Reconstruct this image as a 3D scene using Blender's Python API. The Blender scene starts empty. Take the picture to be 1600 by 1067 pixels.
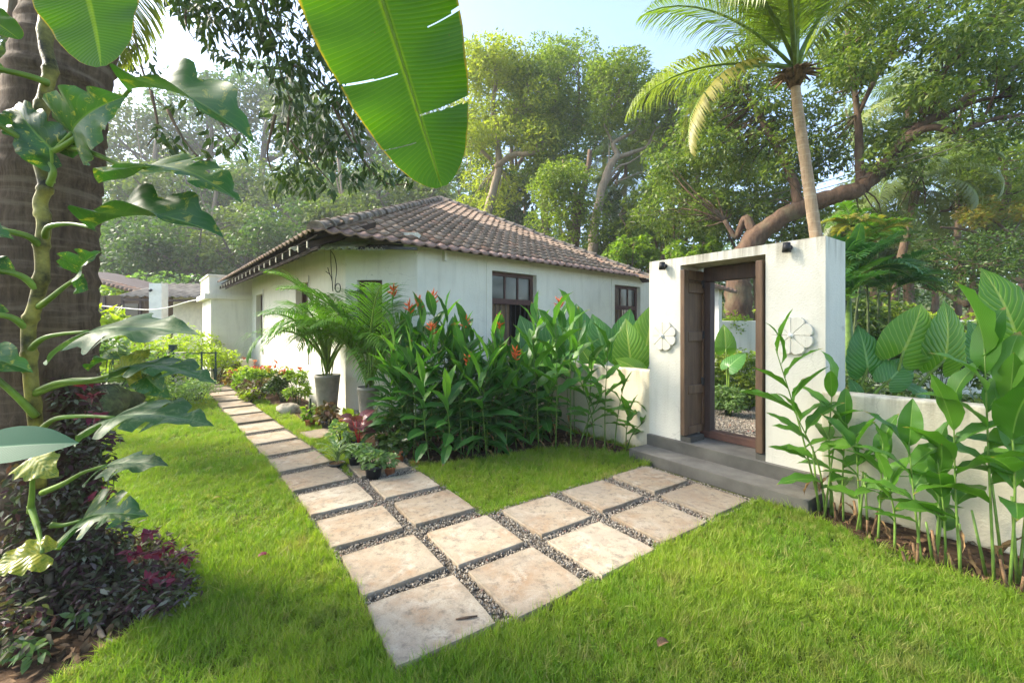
import bpy, math, random
import numpy as np
from mathutils import Vector, Matrix, Euler

rnd = random.Random(11)
nrs = np.random.RandomState(5)
D = bpy.data
SC = bpy.context.scene
COL = SC.collection
rad = math.radians

# ------------------------------------------------------------------ camera
H = 1.7                       # eye height; world: camera at x=y=0 looking along +y
cam = D.cameras.new('camera')
cam.sensor_width = 36.0
cam.lens = 36.0 * 660 / 1600
cam.shift_y = -22.5 / 1600
cam.clip_start = 0.05
cam.clip_end = 600
camo = D.objects.new('camera', cam)
camo.location = (0, 0, H)
camo.rotation_euler = (rad(90), 0, 0)
COL.objects.link(camo)
SC.camera = camo

# ------------------------------------------------------------------ sky, sun, exposure
SUN_EL, SUN_DIR = 37.0, Vector((-0.98, 0.19, 0)).normalized()   # horizontal direction towards the sun
world = D.worlds.new('World')
SC.world = world
world.use_nodes = True
wn = world.node_tree
bg = wn.nodes['Background']
sky = wn.nodes.new('ShaderNodeTexSky')
sky.sky_type = 'NISHITA'
sky.sun_disc = False
sky.sun_elevation = rad(SUN_EL)
sky.sun_rotation = math.atan2(SUN_DIR.x, SUN_DIR.y)
sky.air_density = 1.0
sky.dust_density = 1.9
sky.ozone_density = 1.6
wn.links.new(sky.outputs[0], bg.inputs[0])
bg.inputs[1].default_value = 0.15
sl = D.lights.new('sun', 'SUN')
sl.energy = 3.3
sl.angle = rad(12)
sl.color = (1.0, 0.91, 0.76)
so = D.objects.new('sun', sl)
toward = Vector((SUN_DIR.x * math.cos(rad(SUN_EL)), SUN_DIR.y * math.cos(rad(SUN_EL)), math.sin(rad(SUN_EL))))
so.rotation_euler = toward.to_track_quat('Z', 'Y').to_euler()
so.location = toward * 30
COL.objects.link(so)
vs = SC.view_settings
vs.view_transform = 'Standard'
vs.look = 'None'
vs.gamma = 1.0
vs.use_curve_mapping = False
vs.exposure = 1.88
cy = SC.cycles
cy.use_denoising = True
cy.max_bounces = 8
cy.diffuse_bounces = 4
cy.glossy_bounces = 2
cy.transmission_bounces = 4
cy.transparent_max_bounces = 4
cy.volume_bounces = 0
cy.use_adaptive_sampling = True
cy.adaptive_threshold = 0.02
cy.caustics_reflective = False
cy.caustics_refractive = False

# ------------------------------------------------------------------ helpers
def P(px, py, y):
    "point seen at photo pixel px,py at depth y metres"
    return Vector(((px - 800) / 660 * y, y, H + (511 - py) * y / 660))

def G(px, py, z=0.0):
    return P(px, py, 660 * (H - z) / (py - 511))

def lerp(a, b, t):
    return a + (b - a) * t

def wloc(o):
    v = Vector((0, 0, 0))
    while o is not None:
        v += o.location
        o = o.parent
    return v

def tag(o, label=None, cat=None, group=None, kind=None):
    if label: o['label'] = label
    if cat: o['category'] = cat
    if group: o['group'] = group
    if kind: o['kind'] = kind
    return o

def thing(name, label, cat, loc=(0, 0, 0), group=None):
    o = D.objects.new(name, None)
    o.location = loc
    o.empty_display_size = 0.1
    COL.objects.link(o)
    return tag(o, label, cat, group)

def link(name, me, parent=None, M=None):
    o = D.objects.new(name, me)
    COL.objects.link(o)
    if parent: o.parent = parent
    if M is not None: o.matrix_basis = M
    return o

def mesh_np(name, verts, faces, mats, smooth=False, uv=None, mi=None):
    "verts (n,3), faces: list of equal-length index rows (array m,k)"
    verts = np.asarray(verts, dtype=np.float32)
    faces = np.asarray(faces, dtype=np.int32)
    me = D.meshes.new(name)
    m, k = faces.shape
    me.vertices.add(len(verts)); me.vertices.foreach_set('co', verts.ravel())
    me.loops.add(m * k); me.loops.foreach_set('vertex_index', faces.ravel())
    me.polygons.add(m)
    me.polygons.foreach_set('loop_start', np.arange(0, m * k, k, dtype=np.int32))
    me.polygons.foreach_set('loop_total', np.full(m, k, dtype=np.int32))
    if mi is not None: me.polygons.foreach_set('material_index', np.asarray(mi, dtype=np.int32))
    me.polygons.foreach_set('use_smooth', np.full(m, bool(smooth)))
    if uv is not None:
        l = me.uv_layers.new(name='UVMap')
        l.data.foreach_set('uv', np.asarray(uv, dtype=np.float32)[faces.ravel()].ravel())
    for x in (mats if isinstance(mats, (list, tuple)) else [mats]): me.materials.append(x)
    me.update(calc_edges=True)
    me.validate()
    return me

class MB:
    "collects shapes in world space and links them as one mesh object"
    def __init__(s):
        s.v = []; s.f = []; s.sm = []
    def add(s, vs_, fs, smooth=False):
        b = len(s.v)
        s.v += [Vector(x) for x in vs_]
        s.f += [tuple(b + i for i in f) for f in fs]
        s.sm += [smooth] * len(fs)
        return s
    def hexa(s, p):
        "8 corners: bottom ring 0-3 then top ring 4-7"
        return s.add(p, [(3, 2, 1, 0), (4, 5, 6, 7), (0, 1, 5, 4), (1, 2, 6, 5), (2, 3, 7, 6), (3, 0, 4, 7)])
    def box(s, o, ax, ay, az):
        "origin corner and three edge vectors"
        o, ax, ay, az = map(Vector, (o, ax, ay, az))
        q = [o, o + ax, o + ax + ay, o + ay]
        if ax.cross(ay).dot(az) < 0: q = q[::-1]
        return s.hexa(q + [x + az for x in q])
    def bbox(s, c, size, ang=0.0):
        "box with centre c, size, turned by ang about z"
        ca, sa = math.cos(ang), math.sin(ang)
        ax = Vector((ca, sa, 0)) * size[0]; ay = Vector((-sa, ca, 0)) * size[1]; az = Vector((0, 0, size[2]))
        return s.box(Vector(c) - ax / 2 - ay / 2 - az / 2, ax, ay, az)
    def tube(s, pts, rr, n=8, cap=True, smooth=True):
        pts = [Vector(p) for p in pts]
        if not isinstance(rr, (list, tuple)): rr = [rr] * len(pts)
        vs_, fs = [], []
        t0 = (pts[1] - pts[0]).normalized()
        u = t0.orthogonal().normalized()
        for i, p in enumerate(pts):
            t = (pts[min(i + 1, len(pts) - 1)] - pts[max(i - 1, 0)])
            t = t.normalized() if t.length > 1e-9 else t0
            u = (u - t * u.dot(t))
            u = u.normalized() if u.length > 1e-6 else t.orthogonal().normalized()
            w = t.cross(u)
            for k in range(n):
                a = 2 * math.pi * k / n
                vs_.append(p + (u * math.cos(a) + w * math.sin(a)) * rr[i])
        for i in range(len(pts) - 1):
            for k in range(n):
                a, b = i * n + k, i * n + (k + 1) % n
                fs.append((a, b, b + n, a + n))
        if cap:
            fs.append(tuple(range(n))[::-1]); fs.append(tuple((len(pts) - 1) * n + k for k in range(n)))
        return s.add(vs_, fs, smooth)
    def lathe(s, c, prof, n=20, smooth=True, cap=False):
        "prof: list of (r,z) about the vertical axis through c"
        c = Vector(c); vs_, fs = [], []
        for r, z in prof:
            for k in range(n):
                a = 2 * math.pi * k / n
                vs_.append(c + Vector((r * math.cos(a), r * math.sin(a), z)))
        for i in range(len(prof) - 1):
            for k in range(n):
                a, b = i * n + k, i * n + (k + 1) % n
                fs.append((a, b, b + n, a + n))
        if cap: fs.append(tuple((len(prof) - 1) * n + k for k in range(n)))
        return s.add(vs_, fs, smooth)
    def prism(s, ring, h):
        "ring of points extruded by vector h"
        n = len(ring); h = Vector(h); ring = [Vector(p) for p in ring]
        fs = [tuple(range(n))[::-1], tuple(range(n, 2 * n))]
        fs += [(i, (i + 1) % n, n + (i + 1) % n, n + i) for i in range(n)]
        return s.add(ring + [p + h for p in ring], fs)
    def mesh(s, name, m, off=Vector((0, 0, 0))):
        me = D.meshes.new(name)
        me.from_pydata([tuple(v - off) for v in s.v], [], s.f)
        me.polygons.foreach_set('use_smooth', s.sm)
        for x in (m if isinstance(m, (list, tuple)) else [m]): me.materials.append(x)
        me.update()
        return me
    def build(s, name, m, parent=None, loc=None):
        off = wloc(parent) if parent else (Vector(loc) if loc is not None else Vector((0, 0, 0)))
        o = link(name, s.mesh(name, m, off), parent)
        if parent is None and loc is not None: o.location = loc
        return o

def bevel(o, w=0.01, seg=2):
    b = o.modifiers.new('bevel', 'BEVEL'); b.width = w; b.segments = seg; b.limit_method = 'ANGLE'; b.angle_limit = rad(40)
    return o

# ------------------------------------------------------------------ materials
def newmat(name):
    m = D.materials.new(name); m.use_nodes = True
    nt = m.node_tree
    return m, nt, nt.nodes['Principled BSDF'], nt.nodes['Material Output']

def N(nt, typ, **kw):
    n = nt.nodes.new(typ)
    for k, v in kw.items():
        if k == 'ins':
            for i, x in v.items():
                if hasattr(x, 'is_output'): nt.links.new(x, n.inputs[i])
                else: n.inputs[i].default_value = x
        else: setattr(n, k, v)
    return n

def rgb(c): return (c[0], c[1], c[2], 1.0)

def mixc(nt, f, a, b, mode='MIX'):
    n = nt.nodes.new('ShaderNodeMix'); n.data_type = 'RGBA'; n.blend_type = mode
    for i, x in ((0, f), (6, a), (7, b)):
        if hasattr(x, 'is_output'): nt.links.new(x, n.inputs[i])
        else: n.inputs[i].default_value = rgb(x) if isinstance(x, tuple) and len(x) == 3 else x
    return n.outputs[2]

def ramp(nt, f, stops):
    n = nt.nodes.new('ShaderNodeValToRGB')
    e = n.color_ramp.elements
    while len(e) < len(stops): e.new(0.5)
    for i, (p, c) in enumerate(stops):
        e[i].position = p
        e[i].color = rgb(c) if isinstance(c, tuple) else (c, c, c, 1)
    nt.links.new(f, n.inputs[0])
    return n.outputs[0]

def noise_(nt, vec, scale, detail=6.0, rough=0.6, dist=0.0):
    n = N(nt, 'ShaderNodeTexNoise', ins={'Scale': scale, 'Detail': detail, 'Roughness': rough, 'Distortion': dist})
    nt.links.new(vec, n.inputs['Vector'])
    return n.outputs[0]

def coords(nt, kind='Object', scale=(1, 1, 1), rot=(0, 0, 0)):
    t = nt.nodes.new('ShaderNodeTexCoord')
    mp = N(nt, 'ShaderNodeMapping')
    mp.inputs['Scale'].default_value = scale
    mp.inputs['Rotation'].default_value = rot
    nt.links.new(t.outputs[kind], mp.inputs[0])
    return mp.outputs[0]

def wpos(nt, scale=(1, 1, 1)):
    g = nt.nodes.new('ShaderNodeNewGeometry')
    mp = N(nt, 'ShaderNodeMapping'); mp.inputs['Scale'].default_value = scale
    nt.links.new(g.outputs['Position'], mp.inputs[0])
    return mp.outputs[0]

def bump(nt, bs, h, strength=0.3, dist=0.02):
    b = N(nt, 'ShaderNodeBump', ins={'Strength': strength, 'Distance': dist, 'Height': h})
    nt.links.new(b.outputs[0], bs.inputs['Normal'])

def plain(name, c, rough=0.7, var=0.15, scale=8.0, bmp=0.15, spec=0.3, metal=0.0):
    m, nt, bs, out = newmat(name)
    p = wpos(nt)
    f = noise_(nt, p, scale)
    c2 = tuple(x * (1 - var * 2) for x in c); c1 = tuple(min(1, x * (1 + var)) for x in c)
    nt.links.new(mixc(nt, ramp(nt, f, [(0.35, 0.0), (0.65, 1.0)]), c1, c2), bs.inputs['Base Color'])
    bs.inputs['Roughness'].default_value = rough
    bs.inputs['Specular IOR Level'].default_value = spec
    bs.inputs['Metallic'].default_value = metal
    if bmp: bump(nt, bs, noise_(nt, p, scale * 5), bmp, 0.01)
    return m

def plaster(name, c, stain=(0.35, 0.32, 0.24), amt=0.6, base_z=0.35, moss=(0.20, 0.20, 0.09), top_z=None):
    "lime-washed plaster: blotches, rain streaks, grime and moss rising from the foot, streaks below the top edge"
    m, nt, bs, out = newmat(name)
    p = wpos(nt)
    blot = ramp(nt, noise_(nt, p, 1.6, 8, 0.65), [(0.45, 0.0), (0.72, 1.0)])
    streak = ramp(nt, noise_(nt, wpos(nt, (5, 5, 0.45)), 1.5, 7, 0.6), [(0.52, 0.0), (0.78, 1.0)])
    col = mixc(nt, 0.0, c, c)
    n1 = N(nt, 'ShaderNodeMath', operation='MULTIPLY', ins={0: blot, 1: 0.22 * amt})
    col = mixc(nt, n1.outputs[0], c, tuple(x * 0.72 for x in stain) if False else stain)
    n2 = N(nt, 'ShaderNodeMath', operation='MULTIPLY', ins={0: streak, 1: 0.34 * amt})
    col = mixc(nt, n2.outputs[0], col, stain)
    sep = N(nt, 'ShaderNodeSeparateXYZ'); nt.links.new(p, sep.inputs[0])
    nz = noise_(nt, p, 5.0, 8, 0.7)
    if base_z:
        a = N(nt, 'ShaderNodeMath', operation='MULTIPLY_ADD', ins={0: nz, 1: base_z * 2.2, 2: -base_z * 0.75})
        d = N(nt, 'ShaderNodeMath', operation='SUBTRACT', ins={0: a.outputs[0], 1: sep.outputs[2]})
        f = ramp(nt, N(nt, 'ShaderNodeMath', operation='MULTIPLY_ADD', ins={0: d.outputs[0], 1: 3.0, 2: 0.35}).outputs[0], [(0.2, 0.0), (0.9, 0.85)])
        col = mixc(nt, f, col, moss)
    if top_z:
        nz2 = noise_(nt, wpos(nt, (9, 9, 0.9)), 1.2, 6, 0.6)
        d = N(nt, 'ShaderNodeMath', operation='SUBTRACT', ins={0: sep.outputs[2], 1: top_z - 0.28})
        k = N(nt, 'ShaderNodeMath', operation='MULTIPLY', ins={0: d.outputs[0], 1: 3.2})
        k.use_clamp = True
        f = N(nt, 'ShaderNodeMath', operation='MULTIPLY', ins={0: k.outputs[0], 1: ramp(nt, nz2, [(0.44, 0.0), (0.66, 0.75)])})
        col = mixc(nt, f.outputs[0], col, (0.15, 0.115, 0.06))
    nt.links.new(col, bs.inputs['Base Color'])
    bs.inputs['Roughness'].default_value = 0.85
    bs.inputs['Specular IOR Level'].default_value = 0.2
    h = N(nt, 'ShaderNodeMath', operation='ADD', ins={0: noise_(nt, p, 3.0, 6), 1: noise_(nt, p, 60.0, 3)})
    vo = N(nt, 'ShaderNodeTexVoronoi', feature='DISTANCE_TO_EDGE', ins={'Scale': 1.3}); nt.links.new(N(nt, 'ShaderNodeVectorMath', operation='ADD', ins={0: p, 1: N(nt, 'ShaderNodeVectorMath', operation='SCALE', ins={0: N(nt, 'ShaderNodeTexNoise', ins={'Vector': p, 'Scale': 2.5, 'Detail': 6.0}).outputs['Color'], 'Scale': 0.7}).outputs[0]}).outputs[0], vo.inputs['Vector'])
    crack = N(nt, 'ShaderNodeMath', operation='MULTIPLY', ins={0: ramp(nt, vo.outputs[0], [(0.0, 0.55), (0.006, 0.0)]), 1: ramp(nt, noise_(nt, p, 0.9, 3), [(0.5, 0.0), (0.62, 1.0)])}).outputs[0]
    col = mixc(nt, crack, col, (0.25, 0.22, 0.17))
    nt.links.new(col, bs.inputs['Base Color'])
    bump(nt, bs, h.outputs[0], 0.4, 0.016)
    return m

def wood(name, c1, c2, along=(1, 1, 0.08), scale=22.0, rough=0.65):
    m, nt, bs, out = newmat(name)
    p = wpos(nt, along)
    f = noise_(nt, p, scale, 8, 0.65, 0.6)
    f2 = noise_(nt, wpos(nt), 3.0, 5)
    col = mixc(nt, ramp(nt, f, [(0.3, 0.0), (0.7, 1.0)]), c1, c2)
    col = mixc(nt, ramp(nt, f2, [(0.45, 0.0), (0.75, 0.55)]), col, tuple(x * 0.45 for x in c1))
    nt.links.new(col, bs.inputs['Base Color'])
    bs.inputs['Roughness'].default_value = rough
    bump(nt, bs, f, 0.4, 0.008)
    return m

def leafmat(name, ca, cb, vein=None, nveins=14, slant=1.1, trans=0.35, rough=0.42, tcol=None, blotch=None, blotch_amt=0.0,
            island=False, vamt=0.5, bmp=0.3, mid=0.03, stripe=None, spec=0.45, edge=None, tipc=None):
    "leaf blade: colour per leaf, midrib and side veins from the blade's own u,v; light also passes through"
    m, nt, bs, out = newmat(name)
    if island:
        g = nt.nodes.new('ShaderNodeNewGeometry'); r = g.outputs['Random Per Island']
    else:
        g = nt.nodes.new('ShaderNodeObjectInfo'); r = g.outputs['Random']
    col = mixc(nt, r, ca, cb)
    if vein or stripe:
        t = nt.nodes.new('ShaderNodeTexCoord')
        sp = N(nt, 'ShaderNodeSeparateXYZ'); nt.links.new(t.outputs['UV'], sp.inputs[0])
        u = N(nt, 'ShaderNodeMath', operation='ABSOLUTE', ins={0: N(nt, 'ShaderNodeMath', operation='SUBTRACT', ins={0: sp.outputs[0], 1: 0.5}).outputs[0]}).outputs[0]
        if stripe:
            f = ramp(nt, u, [(0.10, 0.0), (0.16, 1.0), (0.34, 1.0), (0.42, 0.0)])
            col = mixc(nt, f, col, stripe)
        if vein:
            w = N(nt, 'ShaderNodeMath', operation='MULTIPLY', ins={0: u, 1: slant}).outputs[0]
            d = N(nt, 'ShaderNodeMath', operation='SUBTRACT', ins={0: sp.outputs[1], 1: w}).outputs[0]
            s = N(nt, 'ShaderNodeMath', operation='MULTIPLY', ins={0: d, 1: float(nveins)}).outputs[0]
            fr = N(nt, 'ShaderNodeMath', operation='PINGPONG', ins={0: s, 1: 0.5}).outputs[0]
            lat = ramp(nt, fr, [(0.0, vamt), (0.10, 0.0)])
            midf = ramp(nt, u, [(mid * 0.5, 1.0), (mid, 0.0)])
            col = mixc(nt, lat, col, vein)
            col = mixc(nt, midf, col, vein)
            bump(nt, bs, fr, bmp, 0.01)
    if tipc:
        tv = N(nt, 'ShaderNodeMath', operation='MULTIPLY_ADD', ins={0: noise_(nt, wpos(nt), 5.0, 3), 1: 0.30, 2: sp.outputs[1]}).outputs[0]
        col = mixc(nt, ramp(nt, tv, [(1.055, 0.0), (1.10, 0.9)]) if False else N(nt, 'ShaderNodeMapRange', ins={0: tv, 1: 1.07, 2: 1.13}).outputs[0], col, tipc)
    if edge:
        ne = N(nt, 'ShaderNodeMath', operation='MULTIPLY_ADD', ins={0: noise_(nt, wpos(nt), 14.0, 6, 0.7), 1: 0.05, 2: u}).outputs[0]
        col = mixc(nt, ramp(nt, ne, [(0.508, 0.0), (0.522, 1.0)]), col, edge)
        col = mixc(nt, ramp(nt, noise_(nt, wpos(nt), 2.2, 4), [(0.4, 0.0), (0.7, 0.5)]), col, tuple(x * 0.55 for x in ca))
        col = mixc(nt, ramp(nt, noise_(nt, wpos(nt), 23.0, 3), [(0.72, 0.0), (0.76, 0.8)]), col, (0.16, 0.10, 0.03))
    if blotch:
        f = ramp(nt, noise_(nt, coords(nt, 'Object', (1, 1, 1)), 9.0, 6, 0.7, 1.0), [(0.56 - blotch_amt * 0.2, 0.0), (0.66, 1.0)])
        col = mixc(nt, f, col, blotch)
    nt.links.new(col, bs.inputs['Base Color'])
    bs.inputs['Roughness'].default_value = rough
    bs.inputs['Specular IOR Level'].default_value = spec
    tr = nt.nodes.new('ShaderNodeBsdfTranslucent')
    if edge: nt.links.new(mixc(nt, 1.0, col, (1.7, 1.55, 0.35, 1), 'MULTIPLY'), tr.inputs[0])
    elif tcol: nt.links.new(mixc(nt, 0.75, col, tcol), tr.inputs[0])
    else: nt.links.new(mixc(nt, 1.0, col, (1.5, 1.7, 0.7, 1), 'MULTIPLY'), tr.inputs[0])
    mx = nt.nodes.new('ShaderNodeMixShader'); mx.inputs[0].default_value = trans
    nt.links.new(bs.outputs[0], mx.inputs[1]); nt.links.new(tr.outputs[0], mx.inputs[2])
    nt.links.new(mx.outputs[0], out.inputs[0])
    return m

def bark(name, c1, c2, scale=10.0, along=(1, 1, 0.3), bmp=0.8):
    m, nt, bs, out = newmat(name)
    f = noise_(nt, wpos(nt, along), scale, 9, 0.7, 0.4)
    f2 = noise_(nt, wpos(nt), 1.7, 5)
    col = mixc(nt, ramp(nt, f, [(0.35, 0.0), (0.65, 1.0)]), c1, c2)
    col = mixc(nt, ramp(nt, f2, [(0.5, 0.0), (0.7, 0.5)]), col, (0.16, 0.17, 0.10))
    nt.links.new(col, bs.inputs['Base Color'])
    bs.inputs['Roughness'].default_value = 0.9
    bs.inputs['Specular IOR Level'].default_value = 0.15
    bump(nt, bs, f, bmp, 0.03)
    return m

M = {}
M['wall_warm'] = plaster('wall_warm', (0.77, 0.74, 0.625), amt=0.9)
M['gate_wall'] = plaster('gate_wall', (0.68, 0.65, 0.55), amt=1.0, base_z=0.42, top_z=2.57)
M['low_wall'] = plaster('low_wall', (0.64, 0.585, 0.44), stain=(0.45, 0.34, 0.17), amt=0.9, base_z=0.22, top_z=1.12)
M['white_trim'] = plain('white_trim', (0.78, 0.76, 0.69), 0.8, 0.06, 3.0)
M['far_wall'] = plaster('far_wall', (0.78, 0.76, 0.68), amt=0.9, base_z=0.5)
M['wood_door'] = wood('wood_door', (0.20, 0.115, 0.058), (0.085, 0.046, 0.024))
M['wood_dark'] = wood('wood_dark', (0.075, 0.042, 0.03), (0.035, 0.02, 0.016))
M['wood_red'] = wood('wood_red', (0.20, 0.095, 0.06), (0.11, 0.05, 0.035), along=(0.3, 0.3, 1))
M['window_wood'] = wood('window_wood', (0.10, 0.042, 0.032), (0.06, 0.026, 0.02))
M['shutter'] = wood('shutter', (0.20, 0.12, 0.06), (0.11, 0.065, 0.035))
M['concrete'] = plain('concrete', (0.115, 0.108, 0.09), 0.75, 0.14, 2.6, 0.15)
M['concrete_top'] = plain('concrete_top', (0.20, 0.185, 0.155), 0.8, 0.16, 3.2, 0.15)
M['black_metal'] = plain('black_metal', (0.02, 0.02, 0.02), 0.45, 0.1)
M['iron'] = plain('iron', (0.05, 0.05, 0.05), 0.5, 0.2)
M['grey_sheet'] = plain('grey_sheet', (0.15, 0.135, 0.11), 0.85, 0.3, 3.0)
M['green_paint'] = plain('green_paint', (0.02, 0.06, 0.06), 0.5, 0.1)
M['hose'] = plain('hose', (0.10, 0.32, 0.20), 0.4, 0.1)
M['cream'] = plain('cream', (0.62, 0.58, 0.46), 0.5, 0.06)
M['terracotta'] = plain('terracotta', (0.42, 0.15, 0.06), 0.8, 0.15, 14)
M['black_pot'] = plain('black_pot', (0.028, 0.03, 0.033), 0.5, 0.2, 10)
M['grey_pot'] = plain('grey_pot', (0.29, 0.27, 0.225), 0.6, 0.14, 6, 0.1)
M['soil'] = plain('soil', (0.085, 0.052, 0.030), 0.95, 0.35, 9.0, 0.9, 0.1)
M['gravel_base'] = plain('gravel_base', (0.16, 0.135, 0.105), 0.95, 0.35, 45.0, 0.9, 0.1)
M['rafter'] = plain('rafter', (0.06, 0.04, 0.03), 0.8, 0.2)
M['rubber'] = plain('rubber', (0.025, 0.024, 0.022), 0.6, 0.1)
M['glass'] = None
m, nt, bs, out = newmat('window_glass'); M['glass'] = m
bs.inputs['Base Color'].default_value = (0.06, 0.062, 0.055, 1); bs.inputs['Roughness'].default_value = 0.12; bs.inputs['Specular IOR Level'].default_value = 0.6
m, nt, bs, out = newmat('room_dark'); M['room'] = m
bs.inputs['Base Color'].default_value = (0.025, 0.02, 0.016, 1); bs.inputs['Roughness'].default_value = 0.9
m, nt, bs, out = newmat('corrugated_plastic'); M['corrugated'] = m
tr = nt.nodes.new('ShaderNodeBsdfTranslucent'); tr.inputs[0].default_value = (0.75, 0.76, 0.66, 1)
nt.links.new(mixc(nt, ramp(nt, noise_(nt, wpos(nt), 4.0), [(0.4, 0.0), (0.7, 0.6)]), (0.68, 0.68, 0.60), (0.40, 0.36, 0.26)), bs.inputs['Base Color'])
mx = nt.nodes.new('ShaderNodeMixShader'); mx.inputs[0].default_value = 0.45
nt.links.new(bs.outputs[0], mx.inputs[1]); nt.links.new(tr.outputs[0], mx.inputs[2]); nt.links.new(mx.outputs[0], out.inputs[0])

# stone slabs: warm limestone with rust blotches, pale lichen and grey grime, different on each slab
m, nt, bs, out = newmat('slab_stone'); M['slab'] = m
p = wpos(nt)
oi = nt.nodes.new('ShaderNodeObjectInfo')
col = mixc(nt, oi.outputs['Random'], (0.37, 0.295, 0.205), (0.41, 0.345, 0.255))
col = mixc(nt, ramp(nt, noise_(nt, p, 2.3, 7, 0.65), [(0.46, 0.0), (0.62, 0.85)]), col, (0.31, 0.20, 0.115))
col = mixc(nt, ramp(nt, noise_(nt, p, 4.5, 9, 0.72, 0.5), [(0.50, 0.0), (0.66, 0.75)]), col, (0.50, 0.445, 0.355))
col = mixc(nt, ramp(nt, noise_(nt, p, 15.0, 9, 0.75), [(0.50, 0.0), (0.64, 0.85)]), col, (0.17, 0.14, 0.105))
col = mixc(nt, ramp(nt, noise_(nt, p, 110.0, 4, 0.6), [(0.50, 0.0), (0.70, 0.6)]), col, (0.24, 0.20, 0.15))
col = mixc(nt, ramp(nt, noise_(nt, p, 1.3, 5, 0.6), [(0.48, 0.0), (0.62, 0.55)]), col, (0.29, 0.245, 0.19))
tc_ = nt.nodes.new('ShaderNodeTexCoord'); sp_ = N(nt, 'ShaderNodeSeparateXYZ'); nt.links.new(tc_.outputs['Object'], sp_.inputs[0])
ax_ = N(nt, 'ShaderNodeMath', operation='ABSOLUTE', ins={0: sp_.outputs[0]}).outputs[0]; ay_ = N(nt, 'ShaderNodeMath', operation='ABSOLUTE', ins={0: sp_.outputs[1]}).outputs[0]
ed_ = N(nt, 'ShaderNodeMath', operation='MAXIMUM', ins={0: ax_, 1: ay_}).outputs[0]
ed_ = N(nt, 'ShaderNodeMath', operation='MULTIPLY_ADD', ins={0: noise_(nt, p, 7.0, 8, 0.75), 1: 0.30, 2: ed_}).outputs[0]
col = mixc(nt, ramp(nt, ed_, [(0.58, 0.0), (0.70, 0.65)]), col, (0.21, 0.175, 0.12))
tone = N(nt, 'ShaderNodeMath', operation='MULTIPLY_ADD', ins={0: oi.outputs['Random'], 1: 0.34, 2: 0.76}).outputs[0]
cv = N(nt, 'ShaderNodeCombineColor', ins={0: tone, 1: tone, 2: tone}).outputs[0]
col = mixc(nt, 1.0, col, cv, 'MULTIPLY')
nt.links.new(col, bs.inputs['Base Color'])
bs.inputs['Roughness'].default_value = 0.85; bs.inputs['Specular IOR Level'].default_value = 0.2
hh = N(nt, 'ShaderNodeMath', operation='ADD', ins={0: noise_(nt, p, 9.0, 8), 1: noise_(nt, p, 90.0, 3)})
bump(nt, bs, hh.outputs[0], 0.35, 0.008)
# roof tiles
m, nt, bs, out = newmat('roof_clay'); M['tile'] = m
p = wpos(nt)
oi = nt.nodes.new('ShaderNodeObjectInfo')
gi = nt.nodes.new('ShaderNodeNewGeometry')
rr = N(nt, 'ShaderNodeMath', operation='ADD', ins={0: oi.outputs['Random'], 1: gi.outputs['Random Per Island']}).outputs[0]
rr = N(nt, 'ShaderNodeMath', operation='FRACT', ins={0: rr}).outputs[0]
col = ramp(nt, rr, [(0.0, (0.235, 0.165, 0.115)), (0.45, (0.32, 0.23, 0.165)), (0.8, (0.40, 0.295, 0.215)), (1.0, (0.37, 0.21, 0.14))])
col = mixc(nt, ramp(nt, noise_(nt, p, 6.0, 8, 0.7), [(0.42, 0.0), (0.68, 0.75)]), col, (0.115, 0.088, 0.065))
col = mixc(nt, ramp(nt, noise_(nt, p, 0.8, 4, 0.6), [(0.45, 0.0), (0.7, 0.5)]), col, (0.17, 0.14, 0.11))
nt.links.new(col, bs.inputs['Base Color']); bs.inputs['Roughness'].default_value = 0.9; bs.inputs['Specular IOR Level'].default_value = 0.15
bump(nt, bs, noise_(nt, p, 40.0, 4), 0.4, 0.008)
M['ridge'] = plain('ridge_clay', (0.25, 0.205, 0.16), 0.9, 0.28, 7.0, 0.4)
M['tile_pale'] = plain('tile_pale', (0.33, 0.215, 0.17), 0.85, 0.25, 9.0, 0.3)
# gravel stones: grey, some warm, random per stone
m, nt, bs, out = newmat('gravel_stone'); M['gravel'] = m
oi = nt.nodes.new('ShaderNodeObjectInfo')
col = ramp(nt, oi.outputs['Random'], [(0.0, (0.14, 0.118, 0.09)), (0.4, (0.26, 0.225, 0.175)), (0.75, (0.42, 0.37, 0.29)), (0.97, (0.30, 0.24, 0.18)), (1.0, (0.36, 0.15, 0.10))])
nt.links.new(col, bs.inputs['Base Color']); bs.inputs['Roughness'].default_value = 0.85
# grass blades
m, nt, bs, out = newmat('grass_blade'); M['grass'] = m
oi = nt.nodes.new('ShaderNodeObjectInfo')
f = ramp(nt, noise_(nt, wpos(nt), 1.1, 6, 0.65), [(0.35, 0.0), (0.68, 1.0)])
col = mixc(nt, f, (0.15, 0.285, 0.016), (0.285, 0.375, 0.032))
col = mixc(nt, ramp(nt, oi.outputs['Random'], [(0.5, 0.0), (0.92, 0.45), (0.945, 0.92)]), col, (0.38, 0.35, 0.11))
f3 = ramp(nt, noise_(nt, wpos(nt), 2.6, 5, 0.6), [(0.58, 0.0), (0.72, 0.65)])
col = mixc(nt, f3, col, (0.33, 0.27, 0.10))
nt.links.new(col, bs.inputs['Base Color']); bs.inputs['Roughness'].default_value = 0.5; bs.inputs['Specular IOR Level'].default_value = 0.25
tr = nt.nodes.new('ShaderNodeBsdfTranslucent'); nt.links.new(mixc(nt, 1.0, col, (1.35, 1.5, 0.7, 1), 'MULTIPLY'), tr.inputs[0])
mx = nt.nodes.new('ShaderNodeMixShader'); mx.inputs[0].default_value = 0.4
nt.links.new(bs.outputs[0], mx.inputs[1]); nt.links.new(tr.outputs[0], mx.inputs[2]); nt.links.new(mx.outputs[0], out.inputs[0])
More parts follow.
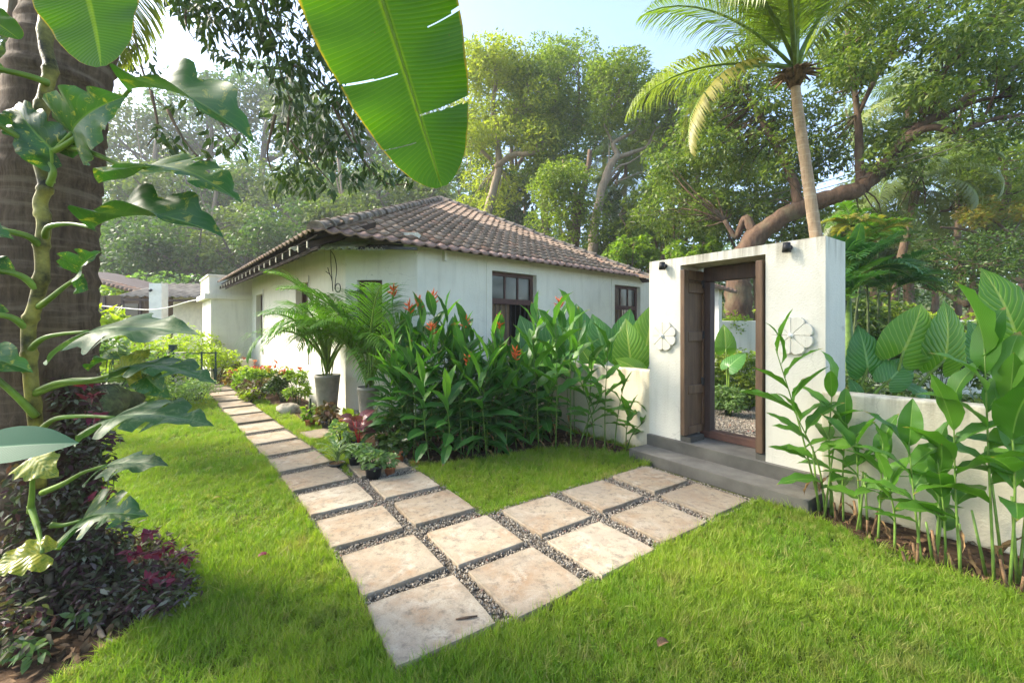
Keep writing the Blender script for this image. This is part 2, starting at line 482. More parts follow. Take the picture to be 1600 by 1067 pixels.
# ground under everything
m, nt, bs, out = newmat('ground_earth'); M['ground'] = m
p = wpos(nt)
col = mixc(nt, ramp(nt, noise_(nt, p, 0.9, 7, 0.65), [(0.4, 0.0), (0.62, 1.0)]), (0.07, 0.085, 0.022), (0.12, 0.13, 0.03))
col = mixc(nt, ramp(nt, noise_(nt, p, 7.0, 8, 0.7), [(0.55, 0.0), (0.72, 0.8)]), col, (0.11, 0.075, 0.04))
nt.links.new(col, bs.inputs['Base Color']); bs.inputs['Roughness'].default_value = 0.95; bs.inputs['Specular IOR Level'].default_value = 0.1
bump(nt, bs, noise_(nt, p, 30.0, 6), 0.8, 0.03)
# leaf materials
M['heli'] = leafmat('heliconia_leaf', (0.036, 0.125, 0.024), (0.068, 0.20, 0.030), (0.14, 0.27, 0.06), 34, 0.35, 0.25, 0.36, vamt=0.25, bmp=0.2, tipc=(0.28, 0.17, 0.05))
M['heli_new'] = leafmat('young_heliconia_leaf', (0.10, 0.26, 0.02), (0.15, 0.32, 0.03), (0.20, 0.36, 0.08), 34, 0.35, 0.35, 0.38, vamt=0.25, bmp=0.2)
M['ginger'] = leafmat('ginger_leaf', (0.055, 0.165, 0.016), (0.11, 0.26, 0.024), (0.18, 0.31, 0.06), 30, 0.5, 0.38, 0.38, vamt=0.25, bmp=0.2, tipc=(0.33, 0.24, 0.06))
M['ear'] = leafmat('elephant_ear_leaf', (0.095, 0.235, 0.018), (0.14, 0.30, 0.028), (0.34, 0.44, 0.09), 9, 0.9, 0.42, 0.42, vamt=0.8, bmp=0.9, mid=0.035)
M['ear_dark'] = leafmat('dark_elephant_ear_leaf', (0.055, 0.185, 0.035), (0.08, 0.22, 0.045), (0.21, 0.37, 0.12), 9, 0.9, 0.28, 0.34, vamt=0.7, bmp=0.9, mid=0.035)
M['pothos'] = leafmat('climber_leaf', (0.024, 0.085, 0.018), (0.04, 0.125, 0.02), (0.10, 0.19, 0.04), 7, 0.8, 0.25, 0.4, vamt=0.3, bmp=0.18, blotch=(0.30, 0.30, 0.04), blotch_amt=0.0)
M['pothos_grey'] = leafmat('glossy_climber_leaf', (0.035, 0.095, 0.028), (0.05, 0.12, 0.036), (0.10, 0.19, 0.07), 7, 0.8, 0.18, 0.5, vamt=0.4, bmp=0.25, spec=.3, blotch=(0.16, 0.21, 0.09), blotch_amt=0.3)
M['pothos_yel'] = leafmat('yellowing_climber_leaf', (0.12, 0.20, 0.02), (0.16, 0.22, 0.03), (0.36, 0.36, 0.08), 8, 0.8, 0.35, 0.36, vamt=0.5, bmp=0.4, blotch=(0.48, 0.42, 0.05), blotch_amt=0.9)
M['banana'] = leafmat('banana_leaf', (0.05, 0.16, 0.010), (0.05, 0.16, 0.010), (0.16, 0.30, 0.02), 70, 0.12, 0.5, 0.45, tcol=None, vamt=0.45, bmp=0.35, mid=0.035, spec=0.25, edge=(0.34, 0.26, 0.05))
M['midrib'] = leafmat('leaf_midrib', (0.30, 0.42, 0.05), (0.30, 0.42, 0.05), trans=.6, tcol=(.45, .6, .05))
M['calathea'] = leafmat('pointed_leaf', (0.03, 0.11, 0.055), (0.03, 0.11, 0.055), (0.09, 0.20, 0.11), 40, 0.6, 0.15, 0.55, vamt=0.12, bmp=.08, spec=.15)
M['areca'] = leafmat('areca_leaf', (0.08, 0.19, 0.02), (0.12, 0.25, 0.03), trans=0.38)
M['coco'] = leafmat('coconut_leaf', (0.14, 0.21, 0.03), (0.24, 0.27, 0.05), trans=0.4, rough=0.4)
M['coco_yel'] = leafmat('old_coconut_leaf', (0.25, 0.24, 0.05), (0.30, 0.25, 0.05), trans=0.35)
M['coco_far'] = leafmat('far_palm_leaf', (0.12, 0.17, 0.05), (0.20, 0.23, 0.07), trans=0.35)
M['stem_green'] = plain('stem_green', (0.11, 0.19, 0.03), 0.5, 0.2, 12, 0.1)
M['stem_bright'] = plain('stem_bright', (0.17, 0.28, 0.05), 0.45, 0.15, 12, 0.1)
M['stem_dark'] = plain('stem_dark', (0.06, 0.085, 0.025), 0.6, 0.3, 12, 0.2)
M['climber_stem'] = plain('climber_stem', (0.22, 0.19, 0.04), 0.55, 0.45, 9, 0.6)
M['petiole'] = plain('petiole', (0.17, 0.27, 0.04), 0.4, 0.2, 8, 0.1)
M['flower'] = plain('flower_orange', (0.72, 0.13, 0.02), 0.5, 0.25, 30)
M['flower_red'] = plain('flower_red', (0.55, 0.03, 0.03), 0.5, 0.2, 30)
M['dry'] = plain('dry_leaf', (0.20, 0.12, 0.06), 0.9, 0.4, 12, 0.4)

# ------------------------------------------------------------------ leaf, frond and crown makers
def prof_fn(tab):
    xs, ys = zip(*tab)
    return lambda v: float(np.interp(v, xs, ys))

LANCE = prof_fn([(0, .0), (.04, .10), (.12, .42), (.25, .80), (.4, .98), (.5, 1.0), (.62, .93), (.75, .72), (.87, .40), (.95, .15), (1, 0)])
OVAL = prof_fn([(0, .0), (.05, .30), (.15, .70), (.3, .95), (.42, 1.0), (.58, .93), (.72, .73), (.84, .45), (.93, .2), (1, 0)])
HEART = prof_fn([(-.30, .50), (-.24, .72), (-.15, .88), (0, .98), (.12, 1.0), (.28, .95), (.45, .82), (.6, .65), (.75, .42), (.88, .2), (.95, .08), (1, 0)])
HEART_IN = prof_fn([(-.30, .48), (-.22, .26), (-.12, .10), (-.03, .015), (0, 0), (1, 0)])
BANANA = prof_fn([(0, .6), (.1, .85), (.25, 1.0), (.40, 1.0), (.55, .93), (.7, .80), (.82, .65), (.9, .50), (.95, .36), (.985, .2), (1, .08)])

def leaf_mesh(name, prof, m, W=0.2, nv=10, ns=2, bend=0.8, a0=0.0, fold=0.2, wave=0.0, wfreq=3.0, v0=0.0, inner=None, splits=(), seed=0, cup=0.0, tipbend=0.0, lobes=None):
    "blade of length about 1 along +y, normal +z, half-width W; origin where the petiole joins"
    vsx = np.linspace(v0, 1, nv + 1)
    C = {}
    y = z = 0.0
    fine = np.linspace(0, 1, 101)
    ys, zs = [0.0], [0.0]
    for i in range(100):
        t = a0 - bend * fine[i] - tipbend * max(0, fine[i] - 0.7) * 3
        ys.append(ys[-1] + math.cos(t) * 0.01); zs.append(zs[-1] + math.sin(t) * 0.01)
    V, F, UV = [], [], []
    for side in (-1, 1):
        b = len(V)
        for i, v in enumerate(vsx):
            vv = max(v, 0)
            t = a0 - bend * vv - tipbend * max(0, vv - 0.7) * 3
            if v >= 0: cy_, cz = np.interp(v, fine, ys), np.interp(v, fine, zs)
            else: cy_, cz = v * math.cos(a0 + 0.4), v * math.sin(a0 + 0.4)
            xi = (inner(v) if inner else 0.0) * W
            lf = 1.0
            if lobes and v > .05: lf = 1 - lobes[1] * max(0.0, math.sin(6.283 * lobes[0] * v + seed * 1.7 + side)) ** 3 * min(1, (1 - v) * 5)
            xo = max(prof(v) * W * lf, xi + 1e-4)
            for j in range(ns + 1):
                s = j / ns
                x = xi + (xo - xi) * s
                zo = x * math.tan(fold) - cup * x * x / W + wave * math.sin(wfreq * 6.283 * v + seed + side) * s ** 1.5 * min(1, 4 * (1 - vv))
                V.append((side * x, cy_ - math.sin(t) * zo, cz + math.cos(t) * zo))
                UV.append((0.5 + side * 0.5 * (x / xo), v))
        for i in range(nv):
            for j in range(ns):
                vm, sm = (vsx[i] + vsx[i + 1]) / 2, (j + 0.5) / ns
                if any(sd in (0, side) and a < vm < c and sm > sf for sd, a, c, sf in splits): continue
                q = (b + i * (ns + 1) + j, b + i * (ns + 1) + j + 1, b + (i + 1) * (ns + 1) + j + 1, b + (i + 1) * (ns + 1) + j)
                F.append(q if side == 1 else q[::-1])
    me = mesh_np(name, V, F, m, True, UV)
    me['tip'] = (0.0, float(ys[-1]), float(zs[-1]))
    return me

def aim(me, base, tip, nrm, wide=1.0):
    "matrix that puts a leaf mesh's base at base, its tip at tip, its face towards nrm"
    base, tip, nrm = Vector(base), Vector(tip), Vector(nrm)
    t = Vector(me['tip'])
    d = tip - base
    s = d.length / t.length
    Y = d.normalized()
    X = Y.cross(nrm)
    X = X.normalized() if X.length > 1e-5 else Y.orthogonal().normalized()
    Z = X.cross(Y)
    R1 = Matrix((X, Y, Z)).transposed()
    th = math.atan2(t.z, t.y)
    R0 = Matrix.Rotation(-th, 3, 'X')
    R = (R1 @ R0).to_4x4()
    return Matrix.Translation(base) @ R @ Matrix.Diagonal((s * wide, s, s, 1))

def put_leaf(name, me, parent, base, tip, nrm, wide=1.0):
    return link(name, me, parent, aim(me, Vector(base) - wloc(parent), Vector(tip) - wloc(parent), nrm, wide))

def frond_mesh(name, m, stemm, L=1.5, nl=34, ll=0.4, lw=0.014, bend=1.2, a0=0.9, droop=0.6, start=0.22, seed=0, vee=0.5, swept=0.7):
    "a feather palm frond growing from the origin along +y and up, arching over"
    r = random.Random(seed)
    ang = lambda t: a0 - bend * t * t * 0.6 - bend * t * 0.4
    pts = [Vector((0, 0, 0))]
    n = 30
    for i in range(n):
        a = ang(i / n)
        pts.append(pts[-1] + Vector((0, math.cos(a), math.sin(a))) * L / n)
    mb = MB()
    mb.tube(pts[::3], [0.011 * L * (1 - 0.85 * i / 10) + 0.002 for i in range(11)], 5)
    nf_stem = len(mb.f)
    for k in range(nl):
        t = start + (1 - start) * (k + 0.5) / nl
        f = t * n; i = min(int(f), n - 1)
        p = pts[i].lerp(pts[i + 1], f - i)
        a = ang(t)
        T = Vector((0, math.cos(a), math.sin(a))); U = Vector((0, -math.sin(a), math.cos(a)))
        prof = math.sin(math.pi * min(1, 0.18 + 0.78 * (t - start) / (1 - start))) ** 0.7
        for sd in (-1, 1):
            l = ll * prof * r.uniform(0.85, 1.1)
            sw = swept * r.uniform(0.8, 1.15) + 0.6 * t * t
            d = (Vector((sd, 0, 0)) + T * sw + U * vee * r.uniform(0.6, 1.2)).normalized()
            q0 = p
            q1 = p + d * l * 0.5
            d2 = (d + Vector((0, 0, -1)) * droop * r.uniform(0.7, 1.3)).normalized()
            q2 = q1 + d2 * l * 0.3
            d3 = (d2 + Vector((0, 0, -1)) * droop * r.uniform(0.7, 1.5)).normalized()
            q3 = q2 + d3 * l * 0.25
            wv = d.cross(Vector((0, 0, 1)) + U * 0.3).normalized() * lw * (0.6 + 0.6 * prof)
            mb.add([q0 - wv * 0.4, q0 + wv * 0.4, q1 + wv, q1 - wv, q2 + wv * 0.8, q2 - wv * 0.8, q3],
                   [(0, 1, 2, 3), (3, 2, 4, 5), (5, 4, 6)], True)
    me = mb.mesh(name, [m, stemm])
    mi = [1] * nf_stem + [0] * (len(mb.f) - nf_stem)
    me.polygons.foreach_set('material_index', mi)
    return me

def leaf_cloud(name, cents, radii, counts, size, m, flat=0.6, droop=0.35, aspect=0.36, rs=None, parent=None, loc=None, shell=0.5, joined=None):
    "leaf blades spread through clumps (one quad per leaf, folded about its tip)"
    rs = rs or nrs
    cents = np.asarray(cents, float); n = len(cents)
    radii = np.broadcast_to(np.asarray(radii, float), (n,))
    counts = np.broadcast_to(np.asarray(counts, int), (n,))
    idx = np.repeat(np.arange(n), counts)
    K = len(idx)
    d = rs.normal(size=(K, 3)); d /= np.linalg.norm(d, axis=1)[:, None]
    rr_ = rs.uniform(0, 1, K) ** (1 / 3.0) * (1 - shell) + shell * rs.uniform(0.6, 1.05, K)
    off = d * (rr_ * radii[idx])[:, None]
    off[:, 2] *= flat
    c = cents[idx] + off
    ax = d * 0.8 + rs.normal(size=(K, 3)) * 0.7; ax[:, 2] = ax[:, 2] * 0.6 - droop
    ax /= np.linalg.norm(ax, axis=1)[:, None]
    up = rs.normal(size=(K, 3)) * 0.55; up[:, 2] += 0.8
    sx = np.cross(ax, up); sx /= np.linalg.norm(sx, axis=1)[:, None] + 1e-9
    nn = np.cross(sx, ax)
    s = size * rs.uniform(0.6, 1.25, K)[:, None]
    v = np.empty((K, 4, 3))
    v[:, 0] = c - ax * s * 0.5
    v[:, 1] = c + sx * s * aspect * 0.5 - nn * s * 0.06
    v[:, 2] = c + ax * s * 0.5 - nn * s * 0.10
    v[:, 3] = c - sx * s * aspect * 0.5 - nn * s * 0.06
    off_ = np.array(wloc(parent)) if parent else (np.array(loc) if loc is not None else np.zeros(3))
    V = v.reshape(-1, 3) - off_
    F = np.arange(K * 4).reshape(K, 4)
    return V, F

def cloud_obj(name, cents, radii, counts, size, m, parent=None, loc=None, **kw):
    V, F = leaf_cloud(name, cents, radii, counts, size, m, parent=parent, loc=loc, **kw)
    o = link(name, mesh_np(name, V, F, m, False), parent)
    if parent is None and loc is not None: o.location = loc
    return o

def treeleaf(name, ca, cb, trans=0.3, rough=0.5):
    return leafmat(name, ca, cb, trans=trans, rough=rough, island=True, spec=0.3)

M['t_far'] = treeleaf('hill_leaf', (0.05, 0.105, 0.022), (0.10, 0.17, 0.03))
M['t_far_y'] = treeleaf('pale_hill_leaf', (0.10, 0.15, 0.035), (0.17, 0.21, 0.05))
M['t_mid'] = treeleaf('mid_tree_leaf', (0.09, 0.15, 0.02), (0.24, 0.29, 0.04), 0.42)
M['t_yel'] = treeleaf('yellow_tree_leaf', (0.17, 0.22, 0.025), (0.36, 0.37, 0.05), 0.45)
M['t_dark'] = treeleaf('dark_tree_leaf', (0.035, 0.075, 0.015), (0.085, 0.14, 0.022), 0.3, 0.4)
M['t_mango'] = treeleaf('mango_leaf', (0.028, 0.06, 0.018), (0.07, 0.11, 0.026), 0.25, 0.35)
M['t_right'] = treeleaf('rain_tree_leaf', (0.055, 0.11, 0.018), (0.19, 0.24, 0.035), 0.38, 0.42)
M['t_shrub'] = treeleaf('shrub_leaf', (0.11, 0.21, 0.02), (0.24, 0.33, 0.03), 0.4)
M['t_shrub_pale'] = treeleaf('pale_shrub_leaf', (0.10, 0.18, 0.06), (0.19, 0.28, 0.10), 0.35)
M['t_lime'] = treeleaf('lime_leaf', (0.26, 0.36, 0.02), (0.38, 0.44, 0.04), 0.45)
M['t_croton'] = treeleaf('croton_leaf', (0.30, 0.10, 0.03), (0.16, 0.20, 0.03), 0.3)
M['t_bronze'] = treeleaf('bronze_leaf', (0.10, 0.045, 0.03), (0.12, 0.12, 0.04), 0.25)
M['t_purple'] = treeleaf('purple_leaf', (0.12, 0.025, 0.05), (0.26, 0.025, 0.06), 0.25)
M['t_red'] = treeleaf('red_leaf', (0.38, 0.04, 0.04), (0.50, 0.14, 0.06), 0.3)
M['t_orange'] = treeleaf('orange_leaf', (0.30, 0.20, 0.035), (0.17, 0.22, 0.03), 0.4)
M['t_white'] = treeleaf('variegated_leaf', (0.12, 0.24, 0.05), (0.34, 0.42, 0.20), 0.3)
M['bark_brown'] = bark('bark_brown', (0.20, 0.135, 0.09), (0.09, 0.06, 0.042), 9)
M['bark_red'] = bark('bark_red', (0.15, 0.095, 0.062), (0.06, 0.038, 0.027), 9, bmp=1.0)
M['bark_pale'] = bark('bark_pale', (0.33, 0.26, 0.185), (0.19, 0.145, 0.10), 8)
M['bark_far'] = bark('bark_far', (0.20, 0.17, 0.13), (0.11, 0.09, 0.07), 6)
def trunk_mat(name, c1, c2, ring, bands=11.0):
    m, nt, bs, out = newmat(name)
    p = wpos(nt)
    f = noise_(nt, wpos(nt, (1, 1, 0.12)), 28, 8, 0.7, 0.3)
    col = mixc(nt, ramp(nt, f, [(0.35, 0.0), (0.65, 1.0)]), c1, c2)
    f2 = noise_(nt, wpos(nt, (1.2, 1.2, 9)), 2.2, 6, 0.6)
    col = mixc(nt, ramp(nt, f2, [(0.5, 0.0), (0.64, 0.7)]), col, ring)
    f3 = noise_(nt, p, 3.0, 6)
    col = mixc(nt, ramp(nt, f3, [(0.5, 0.0), (0.7, 0.5)]), col, tuple(x * 0.5 for x in c2))
    nt.links.new(col, bs.inputs['Base Color']); bs.inputs['Roughness'].default_value = 0.9; bs.inputs['Specular IOR Level'].default_value = 0.15
    bump(nt, bs, f, 0.7, 0.02)
    return m
M['palm_bark'] = trunk_mat('palm_bark', (0.155, 0.108, 0.072), (0.065, 0.043, 0.029), (0.20, 0.15, 0.105))
M['coco_bark'] = trunk_mat('coco_bark', (0.44, 0.325, 0.21), (0.30, 0.205, 0.13), (0.50, 0.39, 0.27))

def spline(ctrl, n):
    "Catmull-Rom through control points"
    c = [Vector(p) for p in ctrl]
    c = [c[0] * 2 - c[1]] + c + [c[-1] * 2 - c[-2]]
    outp = []
    segs = len(c) - 3
    for i in range(n + 1):
        t = i / n * segs
        k = min(int(t), segs - 1); t -= k
        p0, p1, p2, p3 = c[k:k + 4]
        outp.append(0.5 * ((2 * p1) + (p2 - p0) * t + (2 * p0 - 5 * p1 + 4 * p2 - p3) * t * t + (3 * p1 - p0 - 3 * p2 + p3) * t ** 3))
    return outp

def wob(pts, a, r):
    return [pts[0]] + [p + Vector((r.uniform(-a, a), r.uniform(-a, a), r.uniform(-a, a))) for p in pts[1:]]

def grow(mb, p, d, L, r0, lev, tips, r, spread=0.75, up=0.1):
    n = 4
    pts = [p]
    dd = d.normalized()
    for i in range(n):
        dd = (dd + Vector((r.uniform(-1, 1), r.uniform(-1, 1), r.uniform(-0.6, 1) * 0.9 + up)) * 0.28).normalized()
        pts.append(pts[-1] + dd * L / n)
    mb.tube(pts, [r0 * (1 - 0.55 * i / n) for i in range(n + 1)], 6 if r0 > 0.04 else 4, cap=False)
    tips.append(pts[-1]); tips.append(pts[2])
    if lev > 0:
        for k in range(r.choice((2, 3, 3))):
            i = r.choice((2, 3, 4))
            nd = (dd + Vector((r.uniform(-1, 1), r.uniform(-1, 1), r.uniform(-0.5, 0.8))) * spread).normalized()
            grow(mb, pts[i], nd, L * r.uniform(0.55, 0.8), r0 * 0.5, lev - 1, tips, r, spread, up)

# ================================================================== THE SETTING
def smooth01(a, b, x):
    t = np.clip((x - a) / (b - a), 0, 1)
    return t * t * (3 - 2 * t)

def hill(x, y):
    w = 0.30 + 0.70 * (1 - smooth01(-8, 16, x))
    return smooth01(21, 75, y) * 19 * w + smooth01(60, 140, y) * 10

gx = np.linspace(-130, 130, 105); gy = np.linspace(-30, 190, 111)
XX, YY = np.meshgrid(gx, gy)
ZZ = hill(XX, YY)
V = np.stack([XX, YY, ZZ], -1).reshape(-1, 3)
nx = len(gx)
ii = np.arange(len(gy) - 1)[:, None] * nx + np.arange(nx - 1)[None]
F = np.stack([ii, ii + 1, ii + 1 + nx, ii + nx], -1).reshape(-1, 4)
tag(link('ground', mesh_np('ground', V, F, M['ground'], True)), 'garden earth and lawn base rising to a wooded hill', 'ground', kind='structure')

# ---- path of stone slabs (child objects) set in gravel
SLABS = [(-0.475, 2.433, 33.5, .575, .56), (-0.85, 2.985, 35.5, .56, .56), (-1.279, 3.541, 35, .565, .55), (-1.713, 4.105, 37.3, .57, .56),
         (-2.164, 4.651, 39.5, .575, .57), (-2.634, 5.224, 41.5, .57, .58), (-3.143, 5.827, 42.5, .57, .57), (-3.629, 6.381, 43.5, .56, .58),
         (-4.172, 7.018, 43, .55, .68), (-4.761, 7.711, 42.5, .55, .74), (-5.356, 8.395, 42, .55, .74), (-5.99, 9.14, 42, .55, .75),
         (-6.60, 9.86, 42, .55, .74), (-7.22, 10.57, 42, .54, .74), (-7.82, 11.27, 42, .54, .74), (-8.42, 11.97, 42, .54, .74), (-9.02, 12.67, 42, .54, .74),
         (-9.62, 13.37, 42, .54, .74),
         (0.091, 2.797, 36, .565, .57), (-0.299, 3.33, 34.5, .57, .57), (-0.726, 3.912, 34.8, .57, .55), (-1.142, 4.471, 35.5, .58, .54),
         (-1.60, 5.04, 37, .57, .55), (-2.95, 6.62, 43, .56, .56),
         (0.672, 3.21, 35.6, .585, .57), (0.306, 3.76, 36.3, .59, .57), (1.264, 3.635, 34.5, .59, .55), (0.894, 4.184, 35, .58, .55),
         (1.857, 4.085, 34, .59, .55), (1.506, 4.625, 35, .58, .56)]
ZG = 0.012
OB, OA = Vector((math.cos(rad(35.2)), math.sin(rad(35.2)), 0)), Vector((-math.sin(rad(35.2)), math.cos(rad(35.2)), 0))
O0 = Vector((-0.475, 2.433, 0))
gr = lambda b, a, z: O0 + OB * b + OA * a + Vector((0, 0, z))
mb = MB()
mb.add([gr(-.31, -.30, ZG), gr(3.29, -.30, ZG), gr(3.29, 1.02, ZG), gr(-.31, 1.02, ZG)], [(0, 1, 2, 3)])
mb.add([gr(.30, 1.0, ZG + .004), gr(1.02, 1.0, ZG + .004), gr(.95, 3.0, ZG + .004), gr(.26, 3.0, ZG + .004)], [(0, 1, 2, 3)])
ch = []
for (x, y, a, w, l) in SLABS[1:18]:
    b = Vector((math.cos(rad(a)), math.sin(rad(a)), 0))
    ch.append((Vector((x, y, ZG + .008)) - b * (w / 2 + .02), Vector((x, y, ZG + .008)) + b * (w / 2 + .05)))
mb.add([p for q in ch for p in q], [(2 * i, 2 * i + 1, 2 * i + 3, 2 * i + 2) for i in range(len(ch) - 1)])
path = mb.build('path', M['gravel_base'])
tag(path, 'stone slab path laid in dark gravel, bending to the gate', 'path', kind='structure')

def slab_mesh(seed):
    r = random.Random(seed)
    ring = []
    n = 5
    cs = [(-.5, -.5), (.5, -.5), (.5, .5), (-.5, .5)]
    for i in range(4):
        a, b = Vector(cs[i]), Vector(cs[(i + 1) % 4])
        d = (b - a); nrm = Vector((d.y, -d.x))
        for k in range(n):
            t = k / n
            j = r.uniform(-.006, .006) if k else -0.012 * r.random()
            ring.append(a + d * t + nrm * j - (a * 0.02 * r.random() if k == 0 else Vector((0, 0))))
    m_ = len(ring)
    V = [(p.x * .985, p.y * .985, 1.0) for p in ring] + [(p.x, p.y, 0.82) for p in ring] + [(p.x, p.y, 0.0) for p in ring]
    F = [tuple(range(m_))]
    for L in (0, 1):
        for i in range(m_):
            F.append((L * m_ + i, (L + 1) * m_ + i, (L + 1) * m_ + (i + 1) % m_, L * m_ + (i + 1) % m_))
    me = D.meshes.new('paving_slab'); me.from_pydata(V, [], F); me.materials.append(M['slab']); me.update()
    return me
slabm = [slab_mesh(i) for i in range(5)]
for i, (x, y, a, w, l) in enumerate(SLABS):
    tilt = Euler((rnd.uniform(-.007, .007), rnd.uniform(-.007, .007), rad(a) + rad(180) * (i % 2)))
    link('paving_slab', slabm[i % 5], path, Matrix.Translation((x, y, 0.004)) @ tilt.to_matrix().to_4x4() @ Matrix.Diagonal((w, l, rnd.uniform(.042, .05), 1)))

# ---- planting beds of bare soil
def sheet(name, pts, m, z, label, cat, kind='structure'):
    me = D.meshes.new(name); me.from_pydata([(p[0], p[1], z) for p in pts], [], [tuple(range(len(pts)))]); me.materials.append(m)
    return tag(link(name, me), label, cat, kind=kind)
BED_HELI = [(-1.35, 5.2), (-.85, 5.16), (-.3, 5.42), (.25, 5.72), (.9, 5.95), (1.36, 5.62), (1.72, 5.76), (-.5, 8.9), (-1.8, 7.8), (-3.1, 7.9), (-3.6, 7.55), (-2.95, 6.9), (-2.6, 6.4), (-1.9, 5.75)]
BED_WALL = [(-3.65, 7.4), (-3.1, 7.95), (-8.0, 13.5), (-8.5, 12.95)]
BED_RIGHT = [(2.62, 3.76), (2.98, 4.02), (5.2, 1.55), (4.65, 1.1), (3.15, 2.72), (2.8, 3.3)]
BED_TRUNK = [(-4.2, 1.2), (-2.35, 1.7), (-2.12, 2.05), (-2.08, 2.4), (-2.14, 2.75), (-2.35, 3.0), (-3.1, 3.35), (-3.8, 3.7), (-4.6, 3.9)]
sheet('flower_bed', BED_HELI, M['soil'], .008, 'bare brown soil under the heliconia clump', 'soil')
sheet('wall_bed', BED_WALL, M['soil'], .010, 'soil strip along the cream house wall', 'soil')
sheet('border_bed', BED_RIGHT, M['soil'], .009, 'soil strip at the foot of the right garden wall', 'soil')
sheet('trunk_bed', BED_TRUNK, M['soil'], .007, 'shaded soil around the palm trunk', 'soil')
YARD = [(2.75, 5.8), (3.6, 4.9), (6.2, 5.5), (6.4, 8.6), (4.4, 9.1), (3.3, 8.0)]
sheet('gravel_yard', YARD, M['gravel_base'], .007, 'grey gravel yard seen through the gateway', 'yard')

# ---- walls with openings
def wall_panel(mb, p0, d, L, z0, z1, th, opens):
    "front face on the line p0+d*t; body goes back along the left normal of d"
    d = Vector((d[0], d[1], 0)).normalized(); nb = Vector((-d.y, d.x, 0)); p0 = Vector((p0[0], p0[1], 0))
    ts = sorted({0.0, L} | {t for o in opens for t in o[:2]}); zs = sorted({z0, z1} | {z for o in opens for z in o[2:4]})
    solid = lambda i, k: 0 <= i < len(ts) - 1 and 0 <= k < len(zs) - 1 and not any(o[0] - 1e-6 < (ts[i] + ts[i + 1]) / 2 < o[1] + 1e-6 and o[2] - 1e-6 < (zs[k] + zs[k + 1]) / 2 < o[3] + 1e-6 for o in opens)
    pt = lambda t, z, b: p0 + d * t + nb * (th * b) + Vector((0, 0, z))
    for i in range(len(ts) - 1):
        for k in range(len(zs) - 1):
            if not solid(i, k): continue
            a, b, c, e = ts[i], ts[i + 1], zs[k], zs[k + 1]
            mb.add([pt(a, c, 0), pt(b, c, 0), pt(b, e, 0), pt(a, e, 0)], [(0, 1, 2, 3)])
            mb.add([pt(a, c, 1), pt(b, c, 1), pt(b, e, 1), pt(a, e, 1)], [(3, 2, 1, 0)])
            if not solid(i - 1, k): mb.add([pt(a, c, 0), pt(a, e, 0), pt(a, e, 1), pt(a, c, 1)], [(0, 1, 2, 3)])
            if not solid(i + 1, k): mb.add([pt(b, c, 0), pt(b, e, 0), pt(b, e, 1), pt(b, c, 1)], [(3, 2, 1, 0)])
            if not solid(i, k - 1): mb.add([pt(a, c, 0), pt(b, c, 0), pt(b, c, 1), pt(a, c, 1)], [(3, 2, 1, 0)])
            if not solid(i, k + 1): mb.add([pt(a, e, 0), pt(b, e, 0), pt(b, e, 1), pt(a, e, 1)], [(0, 1, 2, 3)])

def V2(a, z=0.0): return Vector((a[0], a[1], z))
UP = Vector((0, 0, 1))

# ================================================================== HOUSE
A2, B2 = Vector((-.663, .749, 0)).normalized(), Vector((.749, .663, 0)).normalized()
W0, W1 = Vector((-3.13, 7.94, 0)), Vector((-1.76, 7.86, 0))
C2 = (W1 - W0).normalized(); CL = (W1 - W0).length
house = thing('house', 'white single storey house with brown clay tiled hip roof', 'house', (0, 0, 0))
FO = [(1.77, 3.11, 1.06, 2.91), (6.23, 7.56, 1.06, 2.91)]
LO = [(2.35, 3.35, 1.35, 2.75), (7.0, 8.05, 1.35, 2.75)]
CO = [(.223, .703, 1.2, 2.58)]
mb = MB()
wall_panel(mb, W1, B2, 8.7, 0, 3.24, .28, FO)
wall_panel(mb, W0, C2, CL, 0, 3.46, .28, CO)
LW = 11.0
wall_panel(mb, W0 + A2 * LW, -A2, LW, 0, 3.56, .28, [(LW - b, LW - a, c, e) for a, b, c, e in LO])
far1 = W1 + B2 * 8.7
wall_panel(mb, far1, A2, 9.8, 0, 3.24, .28, [])
wall_panel(mb, far1 + A2 * 9.8, -B2, 9.0, 0, 3.24, .28, [])
mb.build('wall', M['wall_warm'], house)
# dark interior behind the openings: floor slab and back screen well inside the rooms
mb = MB()
for p0, d, L in ((W1, B2, 8.2), (W0 + C2 * .1, C2, CL - .2)):
    nb = Vector((-d.y, d.x, 0))
    mb.box(p0 + d * .35 + nb * 1.6, d * (L - .4), nb * .05, UP * 3.1)
nb = Vector((A2.y, -A2.x, 0))
mb.box(W0 + A2 * .6 + nb * 1.7, A2 * 9, nb * .05, UP * 3.2)
mb.build('inner_wall', M['room'], house)

